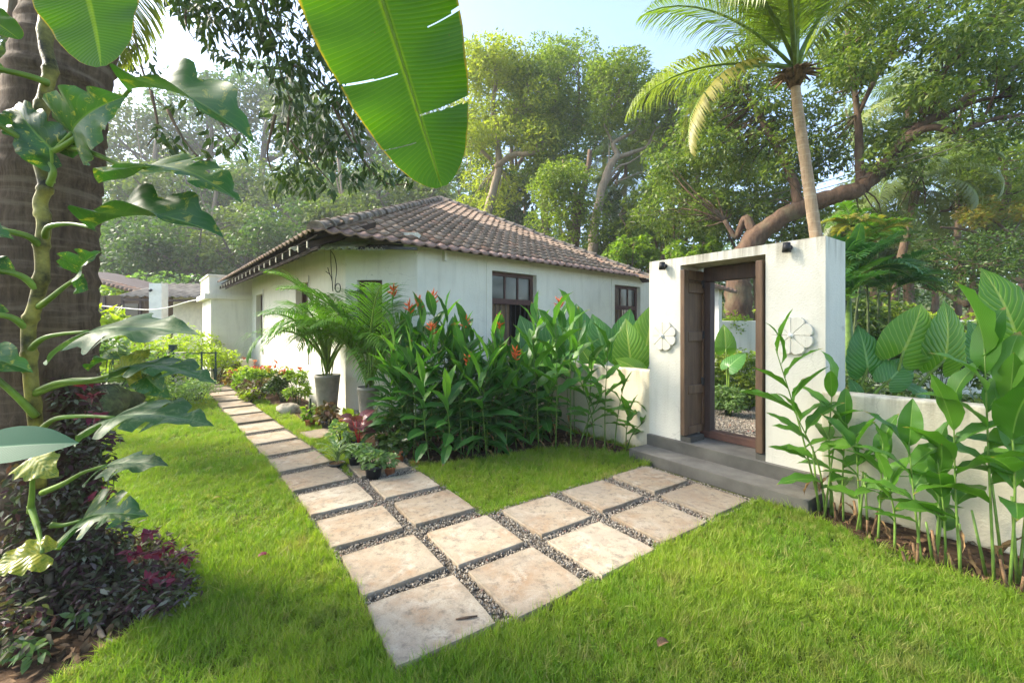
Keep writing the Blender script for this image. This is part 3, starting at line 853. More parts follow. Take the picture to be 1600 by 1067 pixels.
def window(p0, d, t0, t1, z0, z1, panes=3, bars=7, transom=True, band=.15, recess=.11, wd=None, boarded=0.55, sill=True, fullband=True):
    d = Vector(d).normalized(); nb = Vector((-d.y, d.x, 0)); wd = wd or M['window_wood']
    B = lambda mb_, ta, tb, za, zb, va, vb: mb_.box(p0 + d * ta + nb * va + UP * za, d * (tb - ta), nb * (vb - va), UP * (zb - za))
    w = MB(); fw = .085
    B(w, t0, t0 + fw, z0, z1, recess, recess + .07); B(w, t1 - fw, t1, z0, z1, recess, recess + .07)
    B(w, t0 + fw, t1 - fw, z1 - fw, z1, recess, recess + .068); B(w, t0 + fw, t1 - fw, z0, z0 + fw, recess, recess + .068)
    win = w.build('window', wd, house)
    zt = z1 - .58 if transom else z1 - fw
    if transom:
        w = MB(); B(w, t0 + fw, t1 - fw, zt - .12, zt, recess - .004, recess + .066); w.build('transom_rail', wd, win)
        ww = (t1 - t0 - 2 * fw) / panes
        for k in range(panes):
            a = t0 + fw + ww * k
            w = MB(); B(w, a + .02, a + ww - .02, zt + .0, z1 - fw, recess + .03, recess + .038); w.build('pane', M['glass'], win)
            if k:
                w = MB(); B(w, a - .02, a + .02, zt, z1 - fw, recess + .004, recess + .06); w.build('mullion', wd, win)
        zt -= .12
    if bars:
        ww = (t1 - t0 - 2 * fw) / (bars + 1)
        nboard = int(round((bars + 1) * boarded))
        for k in range(1, bars + 1):
            a = t0 + fw + ww * k
            w = MB(); w.tube([p0 + d * a + nb * (recess + .03) + UP * (z0 + fw), p0 + d * a + nb * (recess + .03) + UP * zt], .009, 6); w.build('bar', M['iron'], win)
        for k in range(nboard):
            a = t0 + fw + ww * k
            w = MB(); B(w, a + .004, a + ww - .004, z0 + fw, zt, recess + .075 + .003 * (k % 2), recess + .10); w.build('shutter_board', M['shutter'], win)
    if band:
        w = MB()
        for ta, tb, za, zb in ((t0 - band, t0, z0 - .05, z1 + band), (t1, t1 + band, z0 - .05, z1 + band), (t0, t1, z1, z1 + band)):
            B(w, ta, tb, za, zb, -.014, .0)
        w.build('surround', M['wall_warm'], win)
    if sill:
        w = MB(); B(w, t0 - .08, t1 + .08, z0 - .07, z0, -.06, .10); w.build('sill', M['white_trim'], win)
window(W1, B2, *FO[0]); window(W1, B2, *FO[1], boarded=0.45)
window(W0, C2, *CO[0], panes=2, bars=3, transom=True, band=0, sill=False, boarded=1.0)
for a, b, c, e in LO:
    window(W0 + A2 * LW, -A2, LW - b, LW - a, c, e, bars=4, transom=False, band=0.0, recess=.14, boarded=1.0, sill=False)
    mb = MB(); mb.tube([W0 + A2 * (a - .16) + Vector((A2.y, -A2.x, 0)) * -.03 + UP * (c - .5), W0 + A2 * (a - .16) + Vector((A2.y, -A2.x, 0)) * -.03 + UP * (e + .12)], .016, 6)
    mb.build('drain_pipe', M['white_trim'], house)

# roof deck
RC = Vector((-2.97, 6.32, 3.13)); RQ = Vector((-2.457, 14.74, 6.14)); RL, RR = 9.9, 9.6
RE, RF = RC + B2 * RR, RC + A2 * RL
ridge2 = RQ + A2 * 4.0
backR = RE + A2 * 10.2
dz = Vector((0, 0, -.05))
mb = MB()
up_ = lambda p, k: p.lerp(RQ, k)
for f in ([up_(RC, .045), up_(RE, .05), RQ], [up_(RC, .012), RQ, ridge2, RF + Vector((A2.y, -A2.x, 0)) * .07 + UP * .035], [RQ, RE, backR, ridge2]):
    mb.prism([p + dz for p in f], Vector((0, 0, -.03)))
roof = mb.build('roof', M['rafter'], house)
tanS = (RQ.z - RC.z) / ((RQ - RC).dot(Vector((-B2.y, B2.x, 0))))
Ain = Vector((-B2.y, B2.x, 0))
cS = 1 / math.sqrt(1 + tanS ** 2); sS = tanS * cS
Sd = Ain * cS + UP * sS; Nd = (-Ain * sS + UP * cS)
def tile_mesh(name, m, w=.262, l=.36):
    cols = 8
    V, F = [], []
    for k, yy in enumerate((0.0, l)):
        for j in range(cols + 1):
            u = j / cols
            z = .020 * (1 - math.cos(2 * math.pi * u)) + .006 * math.cos(4 * math.pi * u)
            V.append(((u - .5) * w, yy, z))
    for j in range(cols): F.append((j, j + 1, cols + 2 + j, cols + 1 + j))
    b = len(V)
    for j in range(cols + 1):
        V.append((V[j][0], .006, V[j][2] - .028))
    for j in range(cols): F.append((b + j, b + j + 1, j + 1, j))
    me = D.meshes.new(name); me.from_pydata(V, [], F); me.materials.append(m)
    me.polygons.foreach_set('use_smooth', [True] * cols + [False] * cols); me.update()
    return me
tm = tile_mesh('roof_tile', M['tile']); tmp_ = tile_mesh('eave_tile', M['tile_pale'])
slots = []
run = (RQ - RC).dot(Ain); rows = 22; step = run / cS / rows
aQ = (RQ - RC).dot(B2)
for i in range(rows):
    dl = i * step * cS
    lo, hi = dl * aQ / run, RR - (RR - aQ) * dl / run
    n = int((hi - lo + .1) / .247)
    s0 = math.floor(lo / .247) * .247
    k = 0
    while True:
        s = s0 + .247 * (k + .5); k += 1
        if s > hi + .02: break
        if s < lo + .02: continue
        slots.append((i, s))
slots.sort(key=lambda q: (RC + B2 * q[1] + Sd * (q[0] * step)).length)
stv, stf = [], []
base = [v.co.copy() for v in tm.vertices]; bf = [tuple(p.vertices) for p in tm.polygons]
for k, (i, s) in enumerate(slots):
    o = RC + B2 * (s + rnd.uniform(-.006, .006)) + Sd * (i * step - (.06 if i == 0 else 0) + rnd.uniform(-.012, .012)) + Nd * rnd.uniform(0, .006)
    Y = (Sd - Nd * .10 + B2 * rnd.uniform(-.02, .02)).normalized(); X = Y.cross(Nd).normalized(); Z = X.cross(Y)
    Mx = Matrix.Translation(o + Nd * .036) @ Matrix((X, Y, Z)).transposed().to_4x4()
    if k < 300:
        link('roof_tile', tmp_ if i == 0 else tm, roof, Mx)
    else:
        b = len(stv); stv += [Mx @ v for v in base]; stf += [tuple(b + q for q in f) for f in bf]
# edge course along the left eave and the rest of the far tiles, too small to pick apart
Al = Vector((B2.y, -B2.x, 0)) * -1
inL = Vector((A2.y, -A2.x, 0)); cL = cS; SdL = inL * cS + UP * sS; NdL = (-inL * sS + UP * cS)
for i in range(3):
    for k in range(int(RL / .247)):
        o = RC + A2 * (.247 * (k + .6) + i * .25) + SdL * (i * step - .03) + NdL * .03
        Y = (SdL - NdL * .055).normalized(); X = Y.cross(NdL).normalized(); Z = X.cross(Y)
        Mx = Matrix.Translation(o) @ Matrix((X, Y, Z)).transposed().to_4x4()
        b = len(stv); stv += [Mx @ v for v in base]; stf += [tuple(b + q for q in f) for f in bf]
me = D.meshes.new('distant_roof_tiles'); me.from_pydata([tuple(v) for v in stv], [], stf); me.materials.append(M['tile']); me.update()
tag(link('tile_courses', me, roof), kind='stuff')
# hip and ridge tiles: half-round, flared where each overlaps the next
def ridge_mesh():
    V, F = [], []; n = 8
    for y, r in ((0, .135), (.05, .135), (.06, .115), (.40, .095)):
        for k in range(n + 1):
            a = math.pi * (k / n) 
            V.append((r * math.cos(a) * 1.1, y, r * math.sin(a) * .95 - .01))
    for i in range(3):
        for k in range(n): F.append((i * (n + 1) + k, (i + 1) * (n + 1) + k, (i + 1) * (n + 1) + k + 1, i * (n + 1) + k + 1))
    F.append(tuple(range(n + 1)))
    me = D.meshes.new('ridge_tile'); me.from_pydata(V, [], F); me.materials.append(M['ridge']); me.update()
    return me
rm = ridge_mesh()
for a, b in ((RC + A2 * .0, RQ), (RE, RQ), (RQ, ridge2)):
    d = (b - a); n = int(d.length / .36); d.normalize()
    for k in range(n):
        Y = (d + UP * .03).normalized(); X = Y.cross(UP).normalized(); Z = X.cross(Y)
        link('ridge_tile', rm, roof, Matrix.Translation(a + d * (.36 * k + .05) + UP * (.03 + rnd.uniform(-.008, .012)) + X * rnd.uniform(-.012, .012)) @ Matrix((X, Y, Z)).transposed().to_4x4())
# rafters and fascia under the long left eave, battens showing pale ends
for k in range(20):
    p = RC + A2 * (.35 + .5 * k)
    mb = MB(); mb.box(p + inL * .02 - UP * .20, A2 * .06, inL * 1.1 + UP * .5, UP * .09)
    mb.build('rafter', M['white_trim'] if k % 1 == 0 and False else M['rafter'], roof)
    mb = MB(); mb.box(p + inL * .005 - UP * .19, A2 * .022, inL * .014, UP * .10); mb.build('rafter_end', M['cream'], roof)
mb = MB(); mb.box(RC + A2 * .3 + inL * .16 - UP * .19, A2 * (RL - .4), inL * .03, UP * .05); mb.build('fascia_board', M['rafter'], roof)
# corrugated sheets under the cut corner
def corrugated(p, du, dv, amp=.028, waves=9, name='corrugated_sheet'):
    du, dv = Vector(du), Vector(dv); nrm = du.cross(dv).normalized(); n = waves * 8
    V = []
    for j in (0, 1):
        for i in range(n + 1): V.append(Vector(p) + du * (i / n) + dv * j + nrm * amp * math.sin(i / 8 * 2 * math.pi))
    b = len(V)
    V += [v + nrm * .004 for v in V]
    F = [(i, i + 1, n + 2 + i, n + 1 + i) for i in range(n)] + [(b + n + 1 + i, b + n + 2 + i, b + i + 1, b + i) for i in range(n)]
    F += [(i + 1, i, b + i, b + i + 1) for i in range(n)]
    mb = MB(); mb.add(V, F, True)
    return mb.build(name, M['corrugated'], house)
corrugated(W0 + Vector((-.62, -.86, 3.0)), C2 * 1.15 + Vector((0, -.06, 0)), Vector((.05, 1.0, .30)), waves=8)
corrugated(W0 + Vector((.48, -.80, 3.01)), C2 * .42 + Vector((.05, .10, 0.02)), Vector((.05, .95, .26)), waves=6)
for a, b in (((-.52, -.72, 3.03), (.62, -.78, 3.02)), ((.62, -.70, 3.05), (1.5, -.72, 3.02)), ((.2, -.35, 3.13), (1.2, -.45, 3.12))):
    mb = MB(); d = Vector(b) - Vector(a); mb.box(W0 + Vector(a), d, Vector((0, .05, 0)), Vector((0, 0, .045))); mb.build('support_bar', M['iron'], house)
# cables hanging down the corner wall, with a coil
mb = MB()
cpt = lambda px, py, y=7.98: P(px, py, y)
for c in ([(517, 382), (517, 410), (519, 440), (520, 455)], [(518, 393), (523, 402), (526, 420), (524, 440), (523, 452)], [(509, 424), (516, 430), (519, 440)], [(512, 418), (515, 428), (519, 436)]):
    mb.tube(spline([cpt(*q) for q in c], 10), .008, 5)
mb.tube([cpt(528 + 4 * math.cos(a), 450 + 7 * math.sin(a)) for a in np.linspace(0, 12.5, 36)], .009, 5)
mb.build('cable', M['rubber'], house)
# porch block at the far end of the left wall, with a projecting ledge
PJ = W0 + A2 * 8.72
mb = MB()
mb.box(PJ + B2 * .0, -B2 * 1.15, A2 * 2.4, UP * 2.62)
mb.build('porch', M['wall_warm'], house)
mb = MB(); mb.box(PJ - A2 * .10 + UP * 2.62, -B2 * 1.32, A2 * 2.6, UP * .16)
mb.box(PJ - A2 * .0 + UP * 2.78, -B2 * 1.2, A2 * 2.4, UP * .58)
mb.box(PJ - A2 * .04 + UP * 3.36, -B2 * 1.24, A2 * 2.5, UP * .05); mb.build('porch_ledge', M['wall_warm'], house)
# verandah corner glimpsed through the gate
vp = Vector((4.78, 10.0, 0))
mb = MB(); mb.bbox(vp + UP * 1.3, (.16, .3, 2.6), .7); mb.build('verandah_pillar', M['white_trim'], house)
mb = MB(); mb.prism([vp + Vector((-1.6, .6, 2.95)), vp + Vector((-.3, -.5, 2.62)), vp + Vector((.42, -.2, 2.48)), vp + Vector((.1, 1.5, 2.95))], Vector((0, 0, .05))); vr = mb.build('verandah_roof', M['tile'], house)
for k in range(7):
    q = (vp + Vector((-.3, -.5, 2.66))).lerp(vp + Vector((.42, -.2, 2.52)), k / 6)
    mb = MB(); mb.tube([q, q + Vector((-.35, .9, .3))], .05, 7); mb.build('roof_tile', M['tile_pale'], vr)
# drip bracket on the shaded wall
mb = MB(); mb.box(W1 + B2 * .55 - Ain * .08 + UP * 2.98, B2 * .05, Ain * .08, UP * .2); mb.build('bracket', M['white_trim'], house)

# ================================================================== GATEWAY
GL = Vector((1.84, 5.66, 0)); GU = Vector((.576, -.817, 0)).normalized(); GV = Vector((.817, .576, 0)).normalized()
def gp(u, v, z): return GL + GU * u + GV * v + UP * z
def gbox(mb, u0, u1, v0, v1, z0, z1): return mb.box(gp(u0, v0, z0), GU * (u1 - u0), GV * (v1 - v0), UP * (z1 - z0))
gate = thing('gateway', 'tall white plastered gateway with open dark wooden doors', 'gateway', GL)
mb = MB(); wall_panel(mb, GL, GU, 1.996, .281, 2.57, .52, [(.46, 1.46, .281, 2.47)])
wo = mb.build('wall', M['gate_wall'], gate); bevel(wo, .012, 2)
def door(u0, u1, side):
    dr = MB(); v0, v1, z0, z1 = -.03, .46, .36, 2.41
    th0, th1 = u0, u1
    gbox(dr, th0 + .018, th1 - .018, v0 + .07, v1 - .06, z0 + .06, z1 - .06)
    d_ = dr.build('door', M['wood_door'], gate)
    for va, vb in ((v0, v0 + .085), (v1 - .07, v1)):
        w = MB(); gbox(w, th0, th1, va, vb, z0, z1); bevel(w.build('stile', M['wood_door'], d_), .006)
    for za, zb in ((z0, z0 + .10), (.86, .97), (1.52, 1.64), (2.13, 2.25), (2.29, z1)):
        w = MB(); gbox(w, th0 - .004, th1 + .004, v0 + .087, v1 - .072, za, zb); bevel(w.build('rail', M['wood_door'], d_), .006)
    for z in (.95, 1.55, 2.2):
        w = MB(); us = th0 if side > 0 else th1
        gbox(w, us - .012, us + .012, v1 - .10, v1 + .0, z, z + .10); w.build('hinge', M['iron'], d_)
    return d_
door(.478, .535, -1); door(1.37, 1.44, 1)
fr = MB(); gbox(fr, .54, .62, .40, .515, .30, 2.28); gbox(fr, 1.30, 1.36, .40, .515, .30, 2.28); gbox(fr, .54, 1.36, .395, .517, 2.281, 2.46)
bevel(fr.build('door_frame', M['wood_dark'], gate), .006)
mb = MB(); gbox(mb, .48, 1.40, .40, .54, .282, .38); bevel(mb.build('threshold', M['wood_red'], gate), .01)
for ua, ub in ((.465, .60), (1.36, 1.455)):
    mb = MB(); gbox(mb, ua, ub, .0, .30, .281, .345); mb.build('door_block', M['concrete'], gate)
def rosette(u, z, R, n=8):
    c = gp(u, 0, z)
    ro = MB(); ro.prism([c - GV * .001 + (GU * math.cos(a) + UP * math.sin(a)) * R * .8 for a in np.linspace(0, 2 * math.pi, 24, endpoint=False)][::-1], -GV * .030)
    ros = ro.build('rosette', M['gate_wall'], gate)
    for k in range(n):
        a0 = 2 * math.pi * k / n
        ring = [(.09 * R, 0.0)]
        pts = [(0.10 * R, a0 + .10)]
        ring2 = []
        for j in range(11):
            q = j / 10
            a = a0 + .012 + (2 * math.pi / n - .024) * q
            rr_ = R * (0.86 + .16 * math.sin(math.pi * q) ** .55)
            ring2.append((rr_, a))
        ring2 = [(0.10 * R, a0 + .10), ] + ring2 + [(0.10 * R, a0 + 2 * math.pi / n - .10)]
        w = MB()
        top = [c - GV * .040 + (GU * math.cos(a) + UP * math.sin(a)) * r for r, a in ring2]
        w.prism(top, GV * .038)
        bevel(w.build('petal', M['gate_wall'], ros), .006, 2)
    w = MB(); w.tube([c - GV * .03, c - GV * .062], [R * .13, R * .11], 14); w.tube([c - GV * .062, c - GV * .075], [R * .055, R * .03], 10)
    w.build('hub', M['white_trim'], ros)
rosette(.228, 1.585, .19); rosette(1.715, 1.615, .195)
for u, z, lab in ((.25, 2.485, 'small black spotlight above the left rosette of the gateway'), (1.69, 2.50, 'small black spotlight above the right rosette of the gateway')):
    t = thing('spotlight', lab, 'spotlight', gp(u, 0, z), 'spotlights on the gateway')
    w = MB(); w.tube([gp(u, -.002, z), gp(u, -.03, z)], .03, 10); w.build('mount', M['black_metal'], t)
    w = MB(); w.tube([gp(u, -.07, z + .045), gp(u, -.075, z - .05)], [.034, .042], 12); w.build('lamp_head', M['black_metal'], t)
    w = MB(); w.tube([gp(u, -.03, z), gp(u, -.06, z + .01)], .012, 6); w.build('arm', M['black_metal'], t)
st = thing('entrance_steps', 'two grey cement steps in front of the white gateway', 'steps', gp(0, -.4, 0))
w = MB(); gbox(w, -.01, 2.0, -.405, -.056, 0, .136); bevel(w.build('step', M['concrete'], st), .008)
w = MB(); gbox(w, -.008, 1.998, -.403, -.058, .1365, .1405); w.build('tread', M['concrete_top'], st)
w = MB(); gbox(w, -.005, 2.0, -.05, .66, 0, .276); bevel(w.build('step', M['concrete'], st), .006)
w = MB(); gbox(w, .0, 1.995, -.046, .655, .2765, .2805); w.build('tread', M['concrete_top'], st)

# ================================================================== GARDEN WALLS
def gwall(name, label, pts, th, h, m):
    mb = MB(); pts = [Vector((p[0], p[1], 0)) for p in pts]
    outr = []
    for i, p in enumerate(pts):
        d = (pts[min(i + 1, len(pts) - 1)] - pts[max(i - 1, 0)]).normalized(); outr.append(p + Vector((-d.y, d.x, 0)) * th)
    ring = pts + outr[::-1]
    if (ring[1] - ring[0]).cross(ring[2] - ring[1]).z < 0: ring = ring[::-1]
    mb.prism(ring, UP * h)
    o = mb.build(name, m); tag(o, label, 'wall'); bevel(o, .02, 3)
    return o
e = GL + GV * .04
gwall('garden_wall', 'low cream wall behind the heliconias, joined to the gateway', [e - GU * 3.95, e - GU * 2, e - GU * .004], .2, 1.11, M['low_wall'])
gwall('garden_wall', 'low cream wall at right behind the ginger plants, with a chipped rusty corner', [(2.93, 4.0), (3.76, 3.09), (4.6, 2.17), (5.6, 1.1)], .2, 1.09, M['low_wall'])
mb = MB(); q = Vector((2.955, 3.965, 1.03)); dd = Vector((.674, -.739, 0)); mb.box(q - Vector((.739, .674, 0)) * .004, dd * .04, Vector((.739, .674, 0)) * .003, UP * .045)
gwall('boundary_wall', 'far white boundary wall with plants along its top', [(4.95, 10.9), (9, 10.2), (16, 9.2)], .25, 1.86, M['far_wall'])

# ================================================================== LAWN, GRAVEL (scattered, uncountable)
def inside(poly, X, Y):
    poly = np.asarray(poly, float); r = np.zeros(len(X), bool); j = len(poly) - 1
    for i in range(len(poly)):
        xi, yi, xj, yj = poly[i][0], poly[i][1], poly[j][0], poly[j][1]
        c = ((yi > Y) != (yj > Y)) & (X < (xj - xi) * (Y - yi) / (yj - yi + 1e-12) + xi)
        r ^= c; j = i
    return r

def on_slab(X, Y, grow_=0.0):
    r = np.zeros(len(X), bool)
    for (x, y, a, w, l) in SLABS:
        c, s_ = math.cos(rad(a)), math.sin(rad(a))
        u = (X - x) * c + (Y - y) * s_; v = -(X - x) * s_ + (Y - y) * c
        r |= (abs(u) < w / 2 + grow_) & (abs(v) < l / 2 + grow_)
    return r

def scatter(name, pts, rot, scl, srcs, parent=None, mats=None):
    n = len(pts)
    me = D.meshes.new(name); me.vertices.add(n); me.vertices.foreach_set('co', np.asarray(pts, np.float32).ravel())
    a = me.attributes.new('rot', 'FLOAT_VECTOR', 'POINT'); a.data.foreach_set('vector', np.asarray(rot, np.float32).ravel())
    a = me.attributes.new('scl', 'FLOAT_VECTOR', 'POINT'); a.data.foreach_set('vector', np.asarray(scl, np.float32).ravel())
    a = me.attributes.new('pick', 'INT', 'POINT'); a.data.foreach_set('value', nrs.randint(0, len(srcs), n).astype(np.int32))
    me.update()
    o = link(name, me, parent)
    ng = D.node_groups.new(name + '_scatter', 'GeometryNodeTree')
    ng.interface.new_socket('Geometry', in_out='INPUT', socket_type='NodeSocketGeometry')
    ng.interface.new_socket('Geometry', in_out='OUTPUT', socket_type='NodeSocketGeometry')
    nn = ng.nodes; lk = ng.links
    gi, go = nn.new('NodeGroupInput'), nn.new('NodeGroupOutput')
    jn = nn.new('GeometryNodeJoinGeometry')
    for sobj in srcs[::-1]:
        oi = nn.new('GeometryNodeObjectInfo'); oi.inputs['Object'].default_value = sobj; oi.inputs['As Instance'].default_value = True
        lk.new(oi.outputs['Geometry'], jn.inputs[0])
    ip = nn.new('GeometryNodeInstanceOnPoints'); ip.inputs['Pick Instance'].default_value = True
    lk.new(gi.outputs[0], ip.inputs['Points']); lk.new(jn.outputs[0], ip.inputs['Instance'])
    def attr(nm, t):
        q = nn.new('GeometryNodeInputNamedAttribute'); q.data_type = t; q.inputs[0].default_value = nm
        return [x for x in q.outputs if x.enabled and x.name == 'Attribute'][0]
    er = nn.new('FunctionNodeEulerToRotation'); lk.new(attr('rot', 'FLOAT_VECTOR'), er.inputs[0])
    lk.new(er.outputs[0], ip.inputs['Rotation']); lk.new(attr('scl', 'FLOAT_VECTOR'), ip.inputs['Scale']); lk.new(attr('pick', 'INT'), ip.inputs['Instance Index'])
    lk.new(ip.outputs[0], go.inputs[0])
    md = o.modifiers.new('scatter', 'NODES'); md.node_group = ng
    return o

def tuft(seed, n=16, h=.06, spread=.030, w=.0019):
    r = random.Random(seed); V, F = [], []
    for i in range(n):
        a, q = r.uniform(0, 6.283), r.uniform(0, spread)
        p = Vector((math.cos(a) * q, math.sin(a) * q, 0))
        b = r.uniform(0, 6.283); lean = Vector((math.cos(b), math.sin(b), 0)); sd = Vector((-lean.y, lean.x, 0)) * w * r.uniform(.7, 1.2)
        hh = h * r.uniform(.45, 1.15); k = r.uniform(.15, .9)
        p1 = p + UP * hh * .5 + lean * hh * k * .22; p2 = p + UP * hh * (1 - .3 * k) + lean * hh * k * .85
        m_ = len(V)
        V += [p - sd, p + sd, p1 + sd * .8, p1 - sd * .8, p2]
        F += [(m_, m_ + 1, m_ + 2), (m_, m_ + 2, m_ + 3), (m_ + 3, m_ + 2, m_ + 4)]
    me = D.meshes.new('grass_tuft'); me.from_pydata([tuple(v) for v in V], [], F); me.materials.append(M['grass'])
    return D.objects.new('grass_tuft', me)
tufts = [tuft(i, h=.055 + .012 * (i % 3)) for i in range(6)]
GATE_POLY = [gp(0, -.42, 0), gp(2.0, -.42, 0), gp(2.0, .55, 0), gp(0, .55, 0)]
WALL_R = [(2.9, 4.0), (6.5, .05), (9, 3), (9, 20), (2.5, 20), (1.84, 5.66)]
HOUSE_P = [(-.5, 8.98), W1, W0, W0 + A2 * 11, (-9, 22), (5, 22), (4.7, 13.6)]
def lawn_mask(X, Y):
    ok = ~on_slab(X, Y, .012)
    ok &= ~inside([tuple(q[0])[:2] for q in ch] + [tuple(q[1])[:2] for q in ch[::-1]], X, Y)
    u = (X - O0.x) * OB.x + (Y - O0.y) * OB.y; v = (X - O0.x) * OA.x + (Y - O0.y) * OA.y
    ok &= ~((u > -.29) & (u < 3.36) & (v > -.285) & (v < .965))
    ok &= ~((u > .25) & (u < .95) & (v > .9) & (v < 3.0))
    for poly in (BED_HELI, BED_WALL, BED_RIGHT, BED_TRUNK, [tuple(p)[:2] for p in GATE_POLY]):
        ok &= ~inside(poly, X, Y)
    ok &= ~inside([(p[0], p[1]) for p in HOUSE_P], X, Y)
    behind = (X - 1.84) * GV.x + (Y - 5.66) * GV.y > .0
    ok &= ~(behind & (Y > 3.6) & (X > -.5)) & ~inside(WALL_R, X, Y)
    return ok
LP, LS = [], []
for y0, y1, dens, s in ((1.2, 3.0, 3000, 1.0), (3.0, 4.6, 2300, 1.0), (4.6, 7.5, 1300, 1.0), (7.5, 12, 600, 1.05), (12, 24, 190, 1.2)):
    xm = 1.36 * y1 + 1.3
    n = int(dens * 2 * xm * (y1 - y0))
    X, Y = nrs.uniform(-xm, xm, n), nrs.uniform(y0, y1, n)
    k = (np.abs(X) < 1.36 * Y + 1.3) & lawn_mask(X, Y)
    X, Y = X[k], Y[k]
    # thicker and thinner patches in the turf, worn towards the beds
    nz = np.sin(X * 2.1 + 1.3 * np.sin(Y * 1.7)) * np.sin(Y * 2.6 + 1.1 * np.sin(X * 1.9)) + .5 * np.sin(X * 7.3 + Y * 3.1) * np.sin(Y * 6.7 - X * 2.3)
    kk = nrs.uniform(0, 1, len(X)) < np.clip(.82 + .35 * nz, .3, 1)
    X, Y, nz = X[kk], Y[kk], nz[kk]
    LP.append(np.stack([X, Y, np.zeros_like(X)], 1)); hf = np.sin(X * 17 + 2 * np.sin(Y * 11)) * np.sin(Y * 19 + 2 * np.sin(X * 13)); LS.append(s * np.clip(.95 + .34 * nz + .28 * hf + nrs.normal(0, .18, len(X)), .4, 1.8))
# taller fringe where the turf meets the slabs
n = 60000
X, Y = nrs.uniform(-5.5, 3.4, n), nrs.uniform(1.7, 9, n)
k = lawn_mask(X, Y) & ~lawn_mask(X + .035, Y) | lawn_mask(X, Y) & ~lawn_mask(X, Y + .035) | lawn_mask(X, Y) & ~lawn_mask(X - .035, Y)
X, Y = X[k], Y[k]
LP.append(np.stack([X, Y, np.zeros_like(X)], 1)); LS.append(nrs.uniform(1.0, 1.9, len(X)))
LP = np.concatenate(LP); LS = np.concatenate(LS)
rot = np.stack([nrs.normal(0, .32, len(LP)), nrs.normal(0, .32, len(LP)), nrs.uniform(0, 6.283, len(LP))], 1)
scl = np.stack([1.15 + .0 * LS, 1.15 + .0 * LS, LS], 1) * 1.0
lawn = scatter('lawn', LP, rot, scl, tufts)
tag(lawn, 'soft bright green lawn on both sides of the stone path', 'grass', kind='stuff')
# long wispy blades lying over the lawn and slab edges
wisps = [tuft(40 + i, n=4, h=.15, spread=.04, w=.0018) for i in range(3)]
n = 5200
X, Y = nrs.uniform(-4.5, 5.5, n), nrs.uniform(1.5, 5.2, n)
k = lawn_mask(X, Y) & (np.abs(X) < 1.3 * Y + .6); X, Y = X[k], Y[k]
k = nrs.uniform(0, 1, len(X)) < np.clip(.35 + .4 * np.sin(X * 2.3) * np.sin(Y * 2.9 + 1), .05, 1); X, Y = X[k], Y[k]
rot = np.stack([nrs.normal(0, .45, len(X)), nrs.normal(0, .45, len(X)), nrs.uniform(0, 6.28, len(X))], 1)
tag(scatter('long_grass', np.stack([X, Y, np.zeros_like(X)], 1), rot, np.repeat(nrs.uniform(.6, 1.3, (len(X), 1)), 3, 1), wisps), 'thin long grass blades straggling over the lawn', 'grass', kind='stuff')

def stone(seed):
    r = random.Random(seed)
    bmv = []
    t = (1 + 5 ** .5) / 2
    ico = [(-1, t, 0), (1, t, 0), (-1, -t, 0), (1, -t, 0), (0, -1, t), (0, 1, t), (0, -1, -t), (0, 1, -t), (t, 0, -1), (t, 0, 1), (-t, 0, -1), (-t, 0, 1)]
    fs = [(0, 11, 5), (0, 5, 1), (0, 1, 7), (0, 7, 10), (0, 10, 11), (1, 5, 9), (5, 11, 4), (11, 10, 2), (10, 7, 6), (7, 1, 8), (3, 9, 4), (3, 4, 2), (3, 2, 6), (3, 6, 8), (3, 8, 9), (4, 9, 5), (2, 4, 11), (6, 2, 10), (8, 6, 7), (9, 8, 1)]
    V = [tuple(c * .5 / 1.9 * r.uniform(.7, 1.2) * k for c, k in zip(v, (1, .75, .55))) for v in ico]
    me = D.meshes.new('gravel_stone'); me.from_pydata(V, [], fs); me.materials.append(M['gravel'])
    return D.objects.new('gravel_stone', me)
stones = [stone(i) for i in range(5)]
n = 150000
X, Y = nrs.uniform(-4.2, 3.2, n), nrs.uniform(1.9, 7.2, n)
u = (X - O0.x) * OB.x + (Y - O0.y) * OB.y; v = (X - O0.x) * OA.x + (Y - O0.y) * OA.y
reg = ((u > -.27) & (u < 3.27) & (v > -.30) & (v < 1.0)) | ((u > .25) & (u < 1.0) & (v > .9) & (v < 3.1)) | inside([tuple(q[0])[:2] for q in ch] + [tuple(q[1])[:2] for q in ch[::-1]], X, Y)
reg &= ~on_slab(X, Y, -.006)
X, Y = X[reg], Y[reg]
k = nrs.permutation(len(X))[:26000]; X, Y = X[k], Y[k]
Z = ZG + .008 + nrs.uniform(0, .012, len(X))
sc_ = nrs.uniform(.010, .024, (len(X), 1)); 
tag(scatter('path_gravel', np.stack([X, Y, Z], 1), nrs.uniform(0, 6.28, (len(X), 3)), np.repeat(sc_, 3, 1), stones), 'grey and brown gravel filling the joints of the slab path', 'gravel', kind='stuff')
n = 16000
X, Y = nrs.uniform(2.7, 6.4, n), nrs.uniform(4.9, 9.1, n)
k = inside(YARD, X, Y); X, Y = X[k], Y[k]
tag(scatter('yard_gravel', np.stack([X, Y, np.full_like(X, .015)], 1), nrs.uniform(0, 6.28, (len(X), 3)), np.repeat(nrs.uniform(.02, .045, (len(X), 1)), 3, 1), stones), 'loose grey gravel behind the gateway', 'gravel', kind='stuff')
